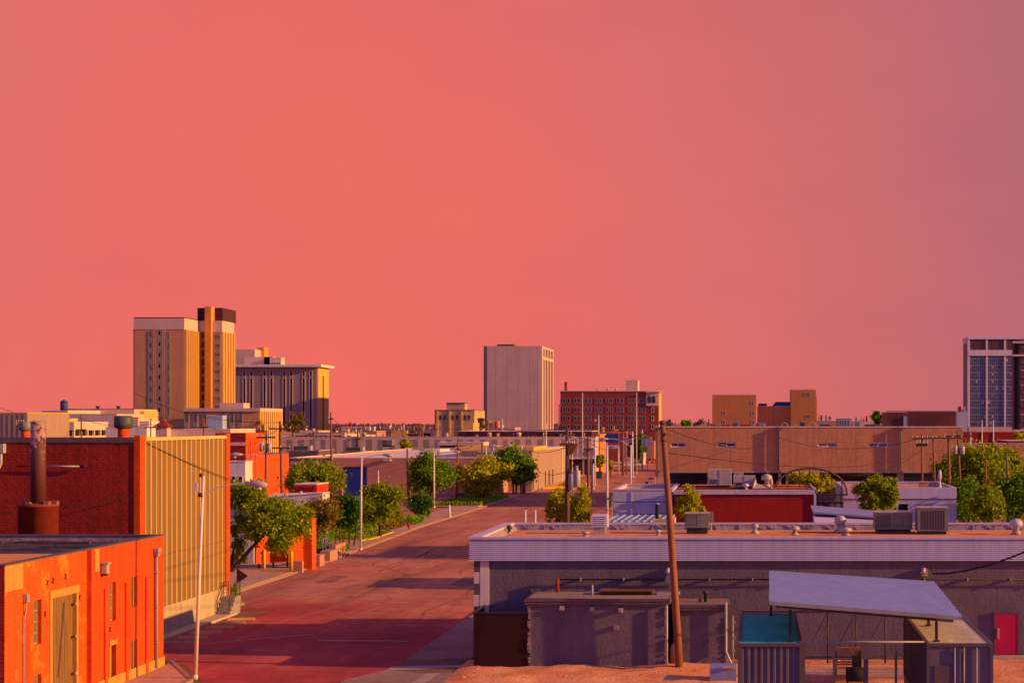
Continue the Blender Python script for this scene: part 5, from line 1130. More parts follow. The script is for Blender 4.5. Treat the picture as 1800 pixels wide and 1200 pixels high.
# low retaining walls stepping up the street
for i,(pa,pb,ya_,l) in enumerate(((515,531,147.5,'first low tan retaining block beside the right yellow bollard'),(549,562,154,'second low tan retaining block right of the orange wall'),(563,580,159,'third low tan retaining block before the planter ramp'),(581,590,167,'tan planter block with rail near the dark green tree'))):
    tag(mb('tan_stucco').box(XX(pa,ya_),XX(pb,ya_),ya_,ya_+.5+i*1.2,0,1.0).build('retaining_wall'), l, 'low wall', 'low tan retaining walls')
hr = T('handrail', 'short white metal handrail beside the tan planter blocks', 'handrail', (XX(572,163),163,.1)); m = mb('white_metal')
for px in (568,573,579): m.tube([(XX(px,163),163,.1),(XX(px,163),163,2.0)], .06, 6)
m.tube([(XX(568,163),163,1.95),(XX(579,163),163,1.95)], .05, 6); m.build('rail', hr)
for px,l,yy in ((417,'yellow bollard at left, half hidden by the leafy tree',152),(464,'middle yellow bollard in front of the orange wall',150.5),(512,'right yellow bollard, nearest the tan retaining block',149)):
    b_ = T('bollard', l, 'bollard', (XX(px,yy),yy,.1), 'yellow bollards by the orange wall'); mb('yellow').lathe(XX(px,yy),yy,[(.15,.1),(.15,1.6),(.13,1.72),(.05,1.8)],12).build('post', b_)
tag(mb('white_metal').box(XX(436,156),XX(446,156),156,157,.1,1.6).build('metal_cabinet'), 'small white metal cabinet left of the orange wall', 'cabinet')
# tan warehouse with blue door
tw = building('warehouse','long tan-pink stucco warehouse with big blue door and white roof behind the street trees',XX(510,300),XX(862,300),300,405,6.7,'tan_stucco','roof_white',.25,'roof_white',.5, fholes=[(XX(602,300),XX(645,300),0.1,ZZ(820,300)-.0)],hd=.6)
mb('blue_door').box(XX(602,300),XX(645,300),300.5,300.58,.1,ZZ(820,300)).build('roller_door', tw)
m = mb('dark_trim').box(XX(510,300),XX(583,300),299.9,299.998,ZZ(808,300),6.6); m.build('dark_fascia', tw)
m = mb('galv').box(XX(672,298),XX(684,298),298.8,299.99,ZZ(810,300),ZZ(806,300)); m.build('wall_light', tw)
m = mb('marking_yellow').box(XX(600,299.9),XX(602,299.9),299.8,299.98,.1,ZZ(830,300)); m.build('door_guard', tw)
m = mb('roof_white').box(XX(660,330),XX(690,330),380,392,6.4,7.0); m.build('roof_hump', tw)
rt = building('low_building','dark red and white low shed left of the tan warehouse, behind a leafy tree',XX(507,285),XX(526,285),285,296,ZZ(822,285),'red_paint','roof_white',.2,'white_metal',.4)
# street block: sun on the fascia painted gold, garage shadow put into darker walls
X_ = -41.8; 
tb = T('shop_building', 'tan street-side block with bright orange-yellow fascia beyond the trees', 'shop', (-46,320,0))
y0_,y1_ = X_*-3000/(CX-935.0), -X_*3000/(CX-958.0)
mb('grey_building').box(-56,X_,y0_,y1_,0,ZZ(792,y0_)).build('wall', tb)
m = mb('tower_gold').box(-56.2,X_+.4,y0_-.4,y1_,ZZ(792,y0_),ZZ(785,y0_)); m.build('fascia', tb)
m = mb('blue_roof').box(-52,XX(935,y0_)-.45,y0_-.42,y0_-.401,ZZ(795,y0_),ZZ(790,y0_)); m.build('sign_panel', tb)
m = mb('black').box(X_+.001,X_+.03,y0_+1,y0_+2.4,.2,2.6); m.build('door', tb)
tb2 = T('shop_building', 'pale grey-white street shop with dark doors past the orange-fascia block', 'shop', (-46,352,0))
y2_ = -X_*3000/(CX-997.0); mb('grey_building').box(-58,X_-.3,y1_+.01,y2_,0,ZZ(790,y1_)).build('wall', tb2); mb('tower_cap').box(X_-.299,X_-.1,y2_-9,y2_,0,ZZ(792,y1_)).build('pale_sunlit_bay', tb2)  # walls darkened for the garage's shadow, bay paler for sun on it
for k in range(3): y = y1_+2+k*6.5; mb('black').box(X_-.299,X_-.27,y,y+1.6,.2,3.2).build('door', tb2)
mb('roof_white').box(-58.2,X_-.1,y1_-.1,y2_+.1,ZZ(790,y1_),ZZ(789,y1_)).build('coping', tb2)
# striped block
YS = 420.0
sb = building('commercial_block','very long pale block with alternating grey vertical wall panels behind the warehouse roof',XX(492,YS),XX(1047,YS),YS,YS+8,ZZ(768,YS),'tower_cap','roof_dark',.4,'trim_light',.4)
random.seed(6)
for k in range(27):
    px = 505+k*20; 
    if px > 1035: break
    m = mb('grey_building').box(XX(px,YS),XX(px+7+random.random()*3,YS),YS-.03,YS-.002,ZZ(803,YS),ZZ(772,YS)); m.build('wall_panel', sb)
m = mb('dark_maroon').box(XX(1001,YS),XX(1046,YS),YS-.1,YS-.031,0,ZZ(806,YS)); m.build('shopfront', sb); mb('roof_white').box(XX(998,YS-1),XX(1047,YS-1),YS-1.8,YS-.11,ZZ(806,YS),ZZ(804,YS)).build('awning', sb)
up = building('upper_block','low upper storey with ribbon windows and pinkish slab roof on the striped block, left part',XX(512,YS+4),XX(606,YS+4),YS+4,YS+20,ZZ(761,YS+4),'tower_cap','roof_white',.1,'tan_stucco',1.4,z0=ZZ(768,YS)-.2)
for k in range(10): px = 517+k*8.6; winunit(up, YS+4, XX(px,YS+4),XX(px+7,YS+4),ZZ(768.4,YS+4),ZZ(764.5,YS+4),(.05,.95,.1,.9),'up',m1='trim_light',m2='black')
up2 = building('upper_block','dark maroon upper storey with pale roof edge on the striped block, right part',XX(805,YS+4),XX(1040,YS+4),YS+4,YS+24,ZZ(758,YS+4),'dark_maroon','roof_white',.1,'roof_white',.8,z0=ZZ(768,YS)-.2)
mid = building('low_building','low pale building with dark ribbon window just behind the warehouse roof, centre',XX(770,410),XX(850,410),410,418,ZZ(778,410),'trim_light','roof_white',.1,'roof_white',.4)
m = mb('black').box(XX(773,410),XX(845,410),409.95,409.998,ZZ(786,410),ZZ(782.5,410)); m.build('ribbon_window', mid)
ob3 = building('orange_block','small orange-lit street block with flat wall right of the striped block',XX(1047,430)+.1,XX(1054,430),430,460,ZZ(764,430),'orange_block','roof_white',.1,'tower_gold',.3)
# ---- clutter of low roofs before the horizon, each its own building
fl_ = [(596,640,765,470,'tower_cap','low pinkish block, leftmost in the band of roofs below the tower gap'),(636,662,758,560,'tan_stucco','small tan block in the roof band, right of the leftmost pinkish block'),
(662,690,754,640,'trim_light','cream block with bright end in the roof band left of centre'),(688,716,757,600,'tower_gold','sunlit golden block in the middle of the distant roof band'),
(716,742,762,520,'dark_maroon','dark maroon shed among the distant roofs left of the stone building'),(740,768,756,700,'trim_light','pale low block directly left of the yellow stone building'),
(600,650,750,900,'concrete_tower','far long pale shed on the horizon left of centre'),(662,720,750,1000,'tan_stucco','far tan shed on the horizon near the middle'),
(1162,1196,747,640,'tan_stucco','low tan roof on the horizon, immediately right of the brick hotel'),(1196,1226,746,720,'trim_light','pale roof on the horizon between hotel and orange block'),(1226,1252,748,560,'grey_building','grey roof on the horizon touching the orange block'),
(1436,1472,740,620,'tan_stucco','tan roof on the horizon right of the stair block'),(1500,1540,741,700,'trim_light','pale roof on the horizon left of the garage fence'),(1682,1700,724,640,'white_wall','plain lavender block between the garage fence and glass tower'),
(1040,1100,760,560,'hotel_brick','low brick building with flat roof in front of the brick hotel'),(1096,1130,770,520,'tower_cap','low pale shopfront building by the far end of the street, left side'),(1128,1150,776,600,'tan_stucco','tan building closing the far end of the street'),
(560,600,772,450,'grey_building','grey roof block under the office block, left of the tall wood pole'),(850,905,752,560,'tan_stucco','low block at foot of the concrete tower'),(495,560,757,520,'tower_cap','low wide block at foot of the grey office block')]
for i,(a,b,py,Y,w,l) in enumerate(fl_):
    r = building('low_building', l, XX(a,Y),XX(b,Y),Y,Y+14,ZZ(py,Y),w,'roof_white' if i%2 else 'roof_dark',.2,'trim_light' if i%3 else 'roof_white',.4, group='distant low roofs')
    random.seed(i)
    for k in range(6): px = random.uniform(a+1,b-4); dy_ = random.uniform(1,11); mb(random.choice(['galv','hvac','tower_gold','dark_trim','trim_light','red_paint'])).box(XX(px,Y+dy_),XX(px+.8+random.random()*3,Y+dy_),Y+dy_,Y+dy_+1.6,ZZ(py,Y)-.3,ZZ(py,Y)+.5+random.random()*2.0).build('roof_unit', r)
# dark roofscape strip between the striped block and the warehouse roof (left)
for i,(a,b,py,Y,w,l) in enumerate(((508,560,783,380,'dark_trim','dark low roof with grey plant left of the tall wood pole'),(600,640,785,395,'dark_trim','dark low roof with grey plant right of the tall wood pole'))):
    r = building('low_building', l, XX(a,Y),XX(b,Y),Y,Y+14,ZZ(py+9,Y),w,'roof_dark',.2,'trim_light',.3)
    mb('hvac_dark').box(XX(a+8,Y+1),XX(a+32,Y+1),Y+1,Y+3,ZZ(py+9,Y)-.3,ZZ(py+1,Y)).build('plant', r); mb('galv').box(XX(a+33,Y+1),XX(a+38,Y+1),Y+1,Y+3,ZZ(py+9,Y)-.3,ZZ(py,Y)).build('plant', r)
ac_unit('pale green-grey rooftop unit above the warehouse roof, centre-left',672,689,773,783,404,3,'units on the distant roofs','panel',7.2)
# rooftop units on far striped block
for i,px in enumerate((640,860,912,980)):
    t = T('roof_vent', ['small vent on the striped block near its left third','cream roof box in front of the concrete tower base','white folded roof hatch right of the concrete tower base','dark lamp-like vent near the right end of the striped block'][i], 'roof vent', (XX(px,YS+2),YS+2,9)); mb(['galv','trim_light','roof_white','dark_metal'][i]).lathe(XX(px,YS+2),YS+2,[(.5,ZZ(768,YS)-.3),(.5,ZZ(763,YS)),(.7,ZZ(762,YS)),(.3,ZZ(760,YS))],8).build('cap', t)

random.seed(77)
for k in range(26):                                  # clutter standing on the striped block's roof
    px = random.uniform(500,1035); w_ = .6+random.random()*3; mb(random.choice(['galv','hvac','dark_trim','trim_light','tower_gold'])).box(XX(px,YS+2.5),XX(px+w_,YS+2.5),YS+2.5,YS+3.6,ZZ(768,YS)-.4,ZZ(768,YS)+.2+random.random()*1.1).build('roof_unit', sb)
# ================================================================== TREES
def crown_mesh(cx, cy, z0, z1, w, dp, n, leaf, seed, mat, blobs=20, fill=.55, parent=None, spiky=0, br=.30):
    n = int(n*1.25); blobs = int(blobs*1.9); br *= .84; w *= 1.1; dp *= 1.1; leaf *= .92; spiky = max(.3, spiky)
    rng = np.random.default_rng(seed)
    c = np.array([cx,cy,(z0+z1)/2]); R = np.array([w/2,dp/2,(z1-z0)/2])
    u = rng.normal(size=(blobs,3)); u /= np.linalg.norm(u,axis=1)[:,None]
    rad = rng.uniform(.25,.95,blobs)**.7; bc = c+u*rad[:,None]*R*(1-br*.6); brd = rng.uniform(.4,1.25,blobs)*br*(np.prod(R)**(1/3))*1.25
    which = rng.choice(blobs, n, p=(brd**2)/np.sum(brd**2))
    d = rng.normal(size=(n,3)); d /= np.linalg.norm(d,axis=1)[:,None]
    rr = rng.uniform(0,1,n)**(.5)
    p = bc[which]+d*(brd[which]*rr)[:,None]*np.array([1,1,.82])
    if spiky:
        k = rng.uniform(0,1,n) < spiky; p[k] += d[k]*(brd[which[k]]*rng.uniform(.0,1.0,k.sum())**1.6)[:,None]
    p[:,2] = np.maximum(p[:,2], z0-.4*rng.uniform(0,1,n))
    a = rng.normal(size=(n,3)); a += d*.3; a /= np.linalg.norm(a,axis=1)[:,None]
    b = np.cross(a, rng.normal(size=(n,3))); b /= np.linalg.norm(b,axis=1)[:,None]; s = leaf*1.15*rng.uniform(.6,1.3,n)[:,None]
    v = np.empty((n*4,3)); v[0::4] = p+a*s; v[1::4] = p+b*s*.55; v[2::4] = p-a*s; v[3::4] = p-b*s*.55
    off = Vector((0,0,0)) if parent is None else parent.location
    v -= np.array(off)
    me = bpy.data.meshes.new('crown'); me.vertices.add(n*4); me.loops.add(n*4); me.polygons.add(n)
    me.vertices.foreach_set('co', v.ravel()); me.loops.foreach_set('vertex_index', np.arange(n*4)); me.polygons.foreach_set('loop_start', np.arange(0,n*4,4)); me.polygons.foreach_set('loop_total', np.full(n,4))
    me.update(); me.materials.append(M[mat]); o = bpy.data.objects.new('crown', me); C.objects.link(o); o.parent = parent
    return o, bc
def tree(label, pxc, Y, py0, py1, wpx, seed, mat, n=5000, leaf=.2, trunkr=.16, forks=1, name='tree', cat='tree', group=None, blobs=20, pyt=None, spiky=.1, br=.30, xbase=None, mat2=None):
    """py0 = top, py1 = crown bottom in survey units, wpx = crown width"""
    X = XX(pxc,Y); z1, z0 = ZZ(py0,Y), max(.3,ZZ(py1,Y)); w = wpx*Y/F
    r = T(name, label, cat, (X if xbase is None else XX(xbase,Y),Y,0), group)
    o, bc = crown_mesh(X,Y,z0,z1,w,w*.9,n,leaf,seed,mat,blobs,parent=r,spiky=spiky,br=br)
    random.seed(seed); m = mb('bark'); xb = r.location.x
    for f in range(forks):
        dx = (f-(forks-1)/2)*.5; top = Vector((X+dx*1.5,Y,z0+(z1-z0)*.45)); p0 = Vector((xb+dx,Y,0)); mid_ = p0.lerp(top,.5)+Vector((random.uniform(-.2,.2),0,0))
        m.tube([p0,mid_,top],[trunkr/math.sqrt(forks),trunkr*.8/math.sqrt(forks),trunkr*.4],7)
        for b in bc[f::forks][:7]:
            b = Vector(b); s = mid_.lerp(top,random.uniform(.0,.8)); m.tube([s, s.lerp(b,.5)+Vector((0,0,.25)), b],[trunkr*.4,trunkr*.25,.02],5)
    m.build('trunk', r); return r
gstreet = 'street trees on the left side'
tree('leaning leafy olive tree overhanging the orange wall, nearest tree at left', 484, 147, 862, 968, 122, 1, 'leaf_olive', 8000, .15, .2, 1, xbase=403, blobs=26, spiky=.35)
t0 = tree('loose upper-left olive tree beside the clad warehouse corner', 432, 152, 832, 905, 78, 21, 'leaf_olive', 3200, .15, .12, 1, xbase=405, blobs=16, spiky=.5, br=.26)
tree('sparse lower twiggy tree in front of the pale building at the clad corner', 424, 149, 890, 985, 40, 22, 'leaf_olive', 1500, .14, .1, 1, xbase=404, blobs=12, spiky=.6, br=.26)
tree('rounded olive-green tree in front of the dark red shed, behind the red container', 553, 230, 806, 885, 108, 2, 'leaf_olive', 8000, .2, .25, 1, blobs=22)
tree('brownish thin-leaved tree left of the dark green street tree', 566, 172, 864, 948, 74, 3, 'leaf_brown', 3800, .15, .14, 2, blobs=18, spiky=.5)
tree('pale brown wispy shrub-tree beside the orange wall end', 594, 182, 862, 945, 40, 23, 'leaf_brown', 2300, .14, .1, 2, blobs=14, spiky=.5)
tree('dark green tree with two slim trunks beside the second lamp post', 613, 178, 866, 934, 50, 4, 'leaf_dark', 6000, .17, .16, 3, blobs=18, group=gstreet)
tree('large yellowish-green oval tree right of the second lamp post', 668, 192, 838, 932, 82, 5, 'leaf_olive', 11000, .16, .2, 1, blobs=30, group=gstreet, spiky=.25)
tree('small very dark round tree at the driveway, left of the third lamp post', 740, 229, 866, 912, 44, 6, 'leaf_dark', 5500, .2, .16, 2, blobs=16, group=gstreet)
tree('broad green tree behind the third lamp post', 762, 263, 793, 871, 92, 7, 'leaf_green', 9000, .24, .25, 2, blobs=26, group=gstreet)
tree('wide yellow-green tree right of the broad green tree, over the planted verge', 848, 281, 802, 868, 100, 8, 'leaf_yellow', 9000, .26, .22, 2, blobs=28, group=gstreet)
tree('tall dark green tree behind the arm of the double lamp post', 905, 308, 780, 850, 78, 9, 'leaf_green', 8000, .26, .25, 2, blobs=24, group=gstreet)
tree('darkest low crown directly behind the double lamp post', 918, 312, 806, 850, 52, 10, 'leaf_dark', 4500, .26, .2, 2, blobs=16, group=gstreet)
# right of the street
tree('yellow-green upright tree around the transformer pole behind the grey roof, left half', 983, 164, 850, 945, 50, 11, 'leaf_yellow', 4200, .14, .14, 1, blobs=30, spiky=.6, br=.2)
tree('yellow-green upright tree around the transformer pole, right half', 1020, 162, 848, 945, 44, 24, 'leaf_yellow', 3800, .14, .14, 1, blobs=28, spiky=.6, br=.2)
tree('yellow-orange leafy vine-like tree against left end of the red wall', 1212, 160.2, 848, 930, 52, 12, 'leaf_yellow', 3200, .13, .1, 3, blobs=30, spiky=.8, br=.15)
tree('feathery yellow-green tree behind the steel arch', 1425, 182, 822, 885, 80, 13, 'leaf_yellow', 3600, .15, .12, 3, blobs=34, spiky=.9, br=.15)
tree('spiky bright green tree in front of the right white building', 1543, 166, 832, 905, 82, 14, 'leaf_olive', 6500, .16, .16, 3, blobs=40, spiky=.9, br=.15)
tree('large green tree behind the right-hand utility poles, upper crown', 1715, 215, 775, 890, 130, 15, 'leaf_olive', 13000, .21, .3, 2, blobs=34, spiky=.3)
tree('small leafy crown left of the leaning transformer poles', 1664, 212, 800, 860, 46, 25, 'leaf_olive', 2600, .19, .15, 1, blobs=14, spiky=.4)
tree('darker dense tree at right behind the flat roof, beside the white building', 1700, 185, 838, 925, 90, 16, 'leaf_green', 10000, .18, .25, 2, blobs=28)
tree('bright low leafy tree at right, in front of the darker dense tree', 1735, 176, 850, 925, 70, 17, 'leaf_olive', 7000, .17, .2, 2, blobs=24, spiky=.3)
tree('green tree cut by the right picture edge', 1790, 190, 815, 925, 80, 18, 'leaf_green', 9000, .19, .25, 2, blobs=26, spiky=.3)
tree('thin olive tree at the far right above the brick wall', 1775, 240, 785, 880, 60, 26, 'leaf_olive', 3600, .22, .2, 1, blobs=18, spiky=.4)
# distant trees
gf = 'distant trees'
tree('bare-looking pinkish tree in front of the grey office block slots', 519, 500, 722, 765, 46, 30, 'leaf_brown', 1100, .35, .3, 2, blobs=22, spiky=.6, group=gf, br=.22)
tree('dark tree against the sunlit end of the yellow stone building', 846, 512, 728, 760, 15, 31, 'leaf_brown', 1500, .32, .3, 1, blobs=12, group=gf)
tree('green tree in the street gap, left of the garage corner', 1128, 520, 757, 800, 30, 32, 'leaf_green', 3500, .4, .3, 2, group=gf)
tree('darker green tree below the white sign at the far street', 1116, 470, 775, 806, 26, 33, 'leaf_green', 3000, .38, .3, 2, group=gf)
tree('small yellow-leaved street tree by the dumpster', 1055, 400, 795, 825, 18, 34, 'leaf_yellow', 2200, .28, .2, 1, group=gf)
tree('low yellow bush on the kerb right of the dumpster', 1073, 405, 806, 830, 12, 35, 'leaf_yellow', 1000, .28, .15, 1, group=gf)
tree('lone round tree on the skyline left of the garage fence', 1545, 420, 720, 745, 22, 36, 'leaf_green', 2600, .3, .3, 1, group=gf, blobs=14)
tree('low yellowish tree peeking over the tan warehouse roof', 714, 410, 771, 792, 24, 37, 'leaf_yellow', 1600, .3, .2, 1, group=gf)
tree('pinkish bush on skyline, between the orange block and the stair block far behind', 1232, 620, 737, 756, 24, 38, 'leaf_far', 1500, .5, .3, 1, group=gf)
tree('yellow tree at the right edge above the maroon shed', 1795, 440, 757, 785, 40, 39, 'leaf_yellow', 2400, .35, .3, 1, group=gf)
tree('grey-green clump on the skyline just left of the near pole top',1160+14,560,738,752,16,40,'leaf_far',900,.45,.2,1,group=gf)
tree('grey-green clump on the skyline midway between hotel and orange block',1206,600,736,752,18,41,'leaf_green',900,.45,.2,1,group=gf)
# far wooded horizon, one mass
def far_wood():
    rng = np.random.default_rng(99); N = 5200
    Y = rng.uniform(1100,5200,N); px = rng.uniform(-900,2700,N); X = (px-CX)*Y/F
    h = rng.uniform(4,9.5,N)*(.7+.5*np.clip(Y/4000,0,1)); w = rng.uniform(6,16,N)
    V=[];Fc=[]
    for i in range(N):
        o = len(V)
        for k in range(5):
            x = X[i]+rng.uniform(-w[i],w[i])*.6; y = Y[i]+rng.uniform(-5,5); z = h[i]*rng.uniform(.45,.95); s = w[i]*rng.uniform(.16,.3)
            V += [(x-s,y,z-h[i]*.5),(x+s,y,z-h[i]*.5),(x+s*.75,y+rng.uniform(-1,1),z),(x,y,z+h[i]*.12),(x-s*.75,y,z)]; Fc.append((o+5*k,o+5*k+1,o+5*k+2,o+5*k+3,o+5*k+4))
    me = bpy.data.meshes.new('far_wood'); me.from_pydata(V,[],Fc); me.materials.append(M['leaf_far']); o = bpy.data.objects.new('far_wood',me); C.objects.link(o); struct(o,'stuff')
far_wood()
# ground cover on the verges (nobody could count it)
def cover(name, x0,x1,y0,y1,n,h,leaf,mat,seed,curve=None):
    rng = np.random.default_rng(seed); P = np.stack([rng.uniform(x0,x1,n),rng.uniform(y0,y1,n),rng.uniform(.12,h,n)],1)
    if curve: P[:,0] += curve*(P[:,1]-y0)
    a = rng.normal(size=(n,3)); a[:,2] += .8; a /= np.linalg.norm(a,axis=1)[:,None]; b = np.cross(a,rng.normal(size=(n,3))); b /= np.linalg.norm(b,axis=1)[:,None]; s = leaf*rng.uniform(.6,1.3,n)[:,None]
    v = np.empty((n*4,3)); v[0::4]=P+a*s; v[1::4]=P+b*s*.4; v[2::4]=P-a*s; v[3::4]=P-b*s*.4
    me = bpy.data.meshes.new(name); me.from_pydata(v.tolist(),[],np.arange(n*4).reshape(-1,4).tolist()); me.materials.append(M[mat]); o = bpy.data.objects.new(name,me); C.objects.link(o); struct(o,'stuff')
cover('ground_cover', -46.5,-42.2, 186,199, 4200, .55, .16, 'grass', 1)
cover('ground_cover', -45.5,-40.8, 168,173, 2200, .75, .16, 'leaf_green', 2)
cover('ground_cover', -49,-41.8, 262,292, 5200, .8, .22, 'grass', 3)
cover('ground_cover', -46.5,-42.5, 214,221, 2000, 1.0, .2, 'leaf_green', 4)
cover('ground_cover', -47.5,-45, 174,205, 2600, 1.3, .2, 'leaf_green', 5)
cover('ground_cover', -45.5,-43.2, 205,213, 1200, 1.0, .18, 'leaf_brown', 6)
cover('grass', -48.2,-46.6, 150,162, 1400, 1.0, .2, 'leaf_olive', 7)
cover('grass', -37.0,-36.2, 118.3,120.6, 500, 1.6, .15, 'leaf_green', 8)
for poly in ([(-46.8,185),(-42.6,185),(-41.9,190),(-42.2,200),(-46.8,200)],[(-49.5,260),(-41.9,260),(-41.9,294),(-49.5,294)]):
    o = mb('yellow').prism(poly,.13,.24).build('kerb'); o['kind'] = 'structure'
    cx_ = sum(p[0] for p in poly)/len(poly); cy_ = sum(p[1] for p in poly)/len(poly)
    o = mb('ground').prism([(cx_+(x-cx_)*.94,cy_+(y-cy_)*.96) for x,y in poly],.2,.28).build('soil'); o['kind'] = 'structure'
# ================================================================== LAMPS, POLES, SIGNS
def lamp(label, px, Y, pyt, arm=None, r=.1, m_='pole_metal', pyb=None, lean=0, head=1.0, group='street lamps', armz=None, rise=.5):
    x = XX(px,Y); zt = ZZ(pyt,Y); t = T('street_lamp', label, 'street lamp', (x,Y,0), group)
    m = mb(m_).tube([(x,Y,.05),(x+lean,Y,zt)],[r*1.25,r*.75],10); m.lathe(x,Y,[(r*1.7,.08),(r*1.7,.25),(r*1.3,.3)],10); m.build('pole', t)
    if arm:
        az = armz or zt-.3; s = 1 if arm > 0 else -1; x0 = x+lean*(az/zt)
        P = [(x0,Y,az),(x0+arm*.35,Y,az+rise*.7),(x0+arm*.7,Y,az+rise),(x0+arm,Y,az+rise*1.02)]
        mb(m_).tube(P, r*.36, 7).build('arm', t)
        hx = x0+arm; hz = az+rise; L = .95*head
        mb('galv').tube([(hx-s*.1,Y,hz),(hx+s*L*.2,Y,hz+.02),(hx+s*L*.55,Y,hz-.03),(hx+s*L*.9,Y,hz-.06),(hx+s*L,Y,hz-.07)],[.06*head,.13*head,.2*head,.15*head,.04],10).build('lamp_head', t)
        mb('ceramic').lathe(hx+s*L*.6,Y,[(.03,hz-.33*head),(.12*head,hz-.28*head),(.16*head,hz-.16*head)],10).build('lens', t)
    return t
l1 = lamp('tall pale leaning street lamp at lower left, nearest of all, arm to the right', 343, 86.0, 836, 2.3, .085, lean=.42, armz=9.35, rise=.55)
m = mb('pole_metal'); x = XX(353,86); m.box(x-.3,x-.12,85.9,86.1,9.55,9.95); m.build('sensor_box', l1)
mb('dark_metal').lathe(x,86,[(.14,9.25),(.14,9.45)],10).build('clamp', l1); mb('dark_metal').lathe(x,86,[(.08,10.25),(.1,10.35),(.04,10.45)],8).build('pole_cap', l1)
lamp('slim pale street lamp beside the dark green tree, second from the viewer', 634, 172.6, 803, 2.2, .10, lean=.1)
lamp('slim pale lamp post in front of the broad green tree, third from the viewer', 763, 258, 796, 3.0, .12)
lamp('pale lamp post rising from the yellow-green tree', 854.5, 282, 784, 3.2, .11)
lamp('bright double street lamp pole with long arm reaching left over the trees', 917, 312, 782, -4.2, .2, armz=7.0,rise=1.6, head=2.0)
tag(mb('pole_metal').tube([(XX(922.5,314),314,0),(XX(922.5,314),314,ZZ(806,314))], .2, 10).build('post'), 'shorter thick pale post touching the double street lamp', 'post')
lamp('low lamp with broad white head beside the double street lamp', 948, 330, 852, -1.5, .1, armz=1.9, rise=.25, head=2.2)
lamp('white lamp post in front of the far road, with green street sign', 1067.5, 190, 783, None, .12)
lamp('pale lamp post rising above the left white building, arm to the left', 1109, 250, 782, -3.4, .13, rise=1.2, head=1.3)
lamp('tall thin pale pole in front of the brick hotel, left one', 1024, 420, 690, None, .12)
lamp('tall thin pale pole in front of the brick hotel, right one', 1119, 430, 690, None, .12)
lamp('lamp post with arm at right, in front of the striped shopfront', 1006, 330, 775, 3.2, .13, rise=.5)
lamp('thin pale lamp pole right of the transformer pole', 1040, 300, 770, -3.0, .13)
lamp('pale lamp pole over the roof at right of the concrete tower', 960, 400, 745, None, .16)
lamp('short pale post at the kerb by the far yellow corner', 1043, 330, 815, None, .16)
lamp('pale pole near the pickup truck, left of the white sign', 1112, 400, 758, None, .2)
lamp('pale pole in the street gap right of the far green tree', 1129, 470, 755, None, .2)
lamp('short pale post on the verge in front of the yellow-green tree', 790, 232, 887, None, .16)
lamp('white lamp post behind the grey roof near the garage drain', 1046, 352, 768, None, .14)
lamp('pale pole left of the concrete tower base', 883, 440, 735, None, .13)
lamp('pale pole on the left, beside the tan warehouse blue door', 665, 296, 826, None, .12)
lamp('pale thin pole right of the yellow stone building', 838, 430, 748, None, .14)
lamp('lamp post arm behind the clad warehouse, left of the orange building steps', 467, 215, 800, -3.0, .14, rise=.4, head=1.6)
for px,Y,l in ((923.5,125,'thin pale kerb post just showing over the left roof edge, left one'),(941,131,'thin pale kerb post just showing over the left roof edge, right one')):
    tag(mb('pole_metal').tube([(XX(px,Y),Y,.1),(XX(px,Y),Y,ZZ(896,Y))],.07,8).build('post'), l, 'post', 'kerb posts behind the grey building')
def insul(m, x,y,z, r=.07, h=.22): m.lathe(x,y,[(r,z),(r*1.2,z+h*.3),(r*.6,z+h*.6),(r,z+h)],6)
def upole(label, px, Y, pyt, lean=0, r=.15, arms=(), trans=0, m_='wood', group='wooden utility poles', base=0, tz=None):
    x = XX(px,Y); zt = ZZ(pyt,Y); t = T('utility_pole', label, 'utility pole', (x,Y,0), group)
    mb(m_).tube([(x,Y,base),(x+lean*.5,Y,zt*.5),(x+lean,Y,zt)],[r*1.15,r,r*.75],9).build('pole', t)
    for dz,hw,ins in arms:
        z = zt-dz; xc = x+lean*(z/zt); m = mb('wood_dark').box(xc-hw,xc+hw,Y-.24,Y-.1,z-.09,z+.09); m.build('crossarm', t)
        for k in range(ins):
            m = mb('ceramic'); insul(m, xc-hw*.95+2*hw*.95*k/max(1,ins-1), Y-.17, z+.09); m.build('insulator', t)
    for k in range(trans):
        z = (tz or zt-1.6); xc = x+lean*(z/zt)+(-.42 if k == 0 else .42); m = mb('galv').lathe(xc,Y-.25,[(.24,z-.55),(.3,z-.5),(.3,z+.35),(.24,z+.42)],12); m.mat('ceramic'); insul(m,xc-.1,Y-.25,z+.42); insul(m,xc+.1,Y-.25,z+.42); m.build('transformer', t)
    return t
p = upole('dark utility pole with grey transformers behind the grey roof, centre', 997, 160, 752, 0, .22, [(1.5,.7,3)], 0, 'wood_dark')
x = XX(997,160)
m = mb('wood').hexa([(x+.08,159.7,10.0),(x+.5,159.7,10.0),(x+.5,160.1,10.0),(x+.08,160.1,10.0)],[(x+.05,159.6,10.9),(x+1.05,159.6,10.9),(x+1.05,160.1,10.9),(x+.05,160.1,10.9)]); m.build('bracket', p)
for dx,z in ((.45,7.6),(.95,7.9)): m = mb('galv').lathe(x+dx,159.8,[(.25,z-.95),(.32,z-.9),(.32,z+.55),(.25,z+.62)],14); m.mat('ceramic'); insul(m,x+dx,159.8,z+.62,.09,.35); m.build('transformer', p)
m = mb('dark_metal').tube([(x+.35,159.85,8.2),(x+.6,159.8,9.2),(x+.2,159.9,10.4)], .035, 6); m.tube([(x-.28,159.8,.5),(x-.28,159.8,11)], .04, 6); m.build('conduit', p)
upole('wooden pole right of the transformer pole, rising past the yellow-green tree', 1034, 170, 768, .0, .16, [(1.2,.5,2)])
upole('wooden pole with transformers in front of the orange building, left one', 466, 195, 756, .15, .16, [(.8,1.1,4)], 2, tz=10.2)
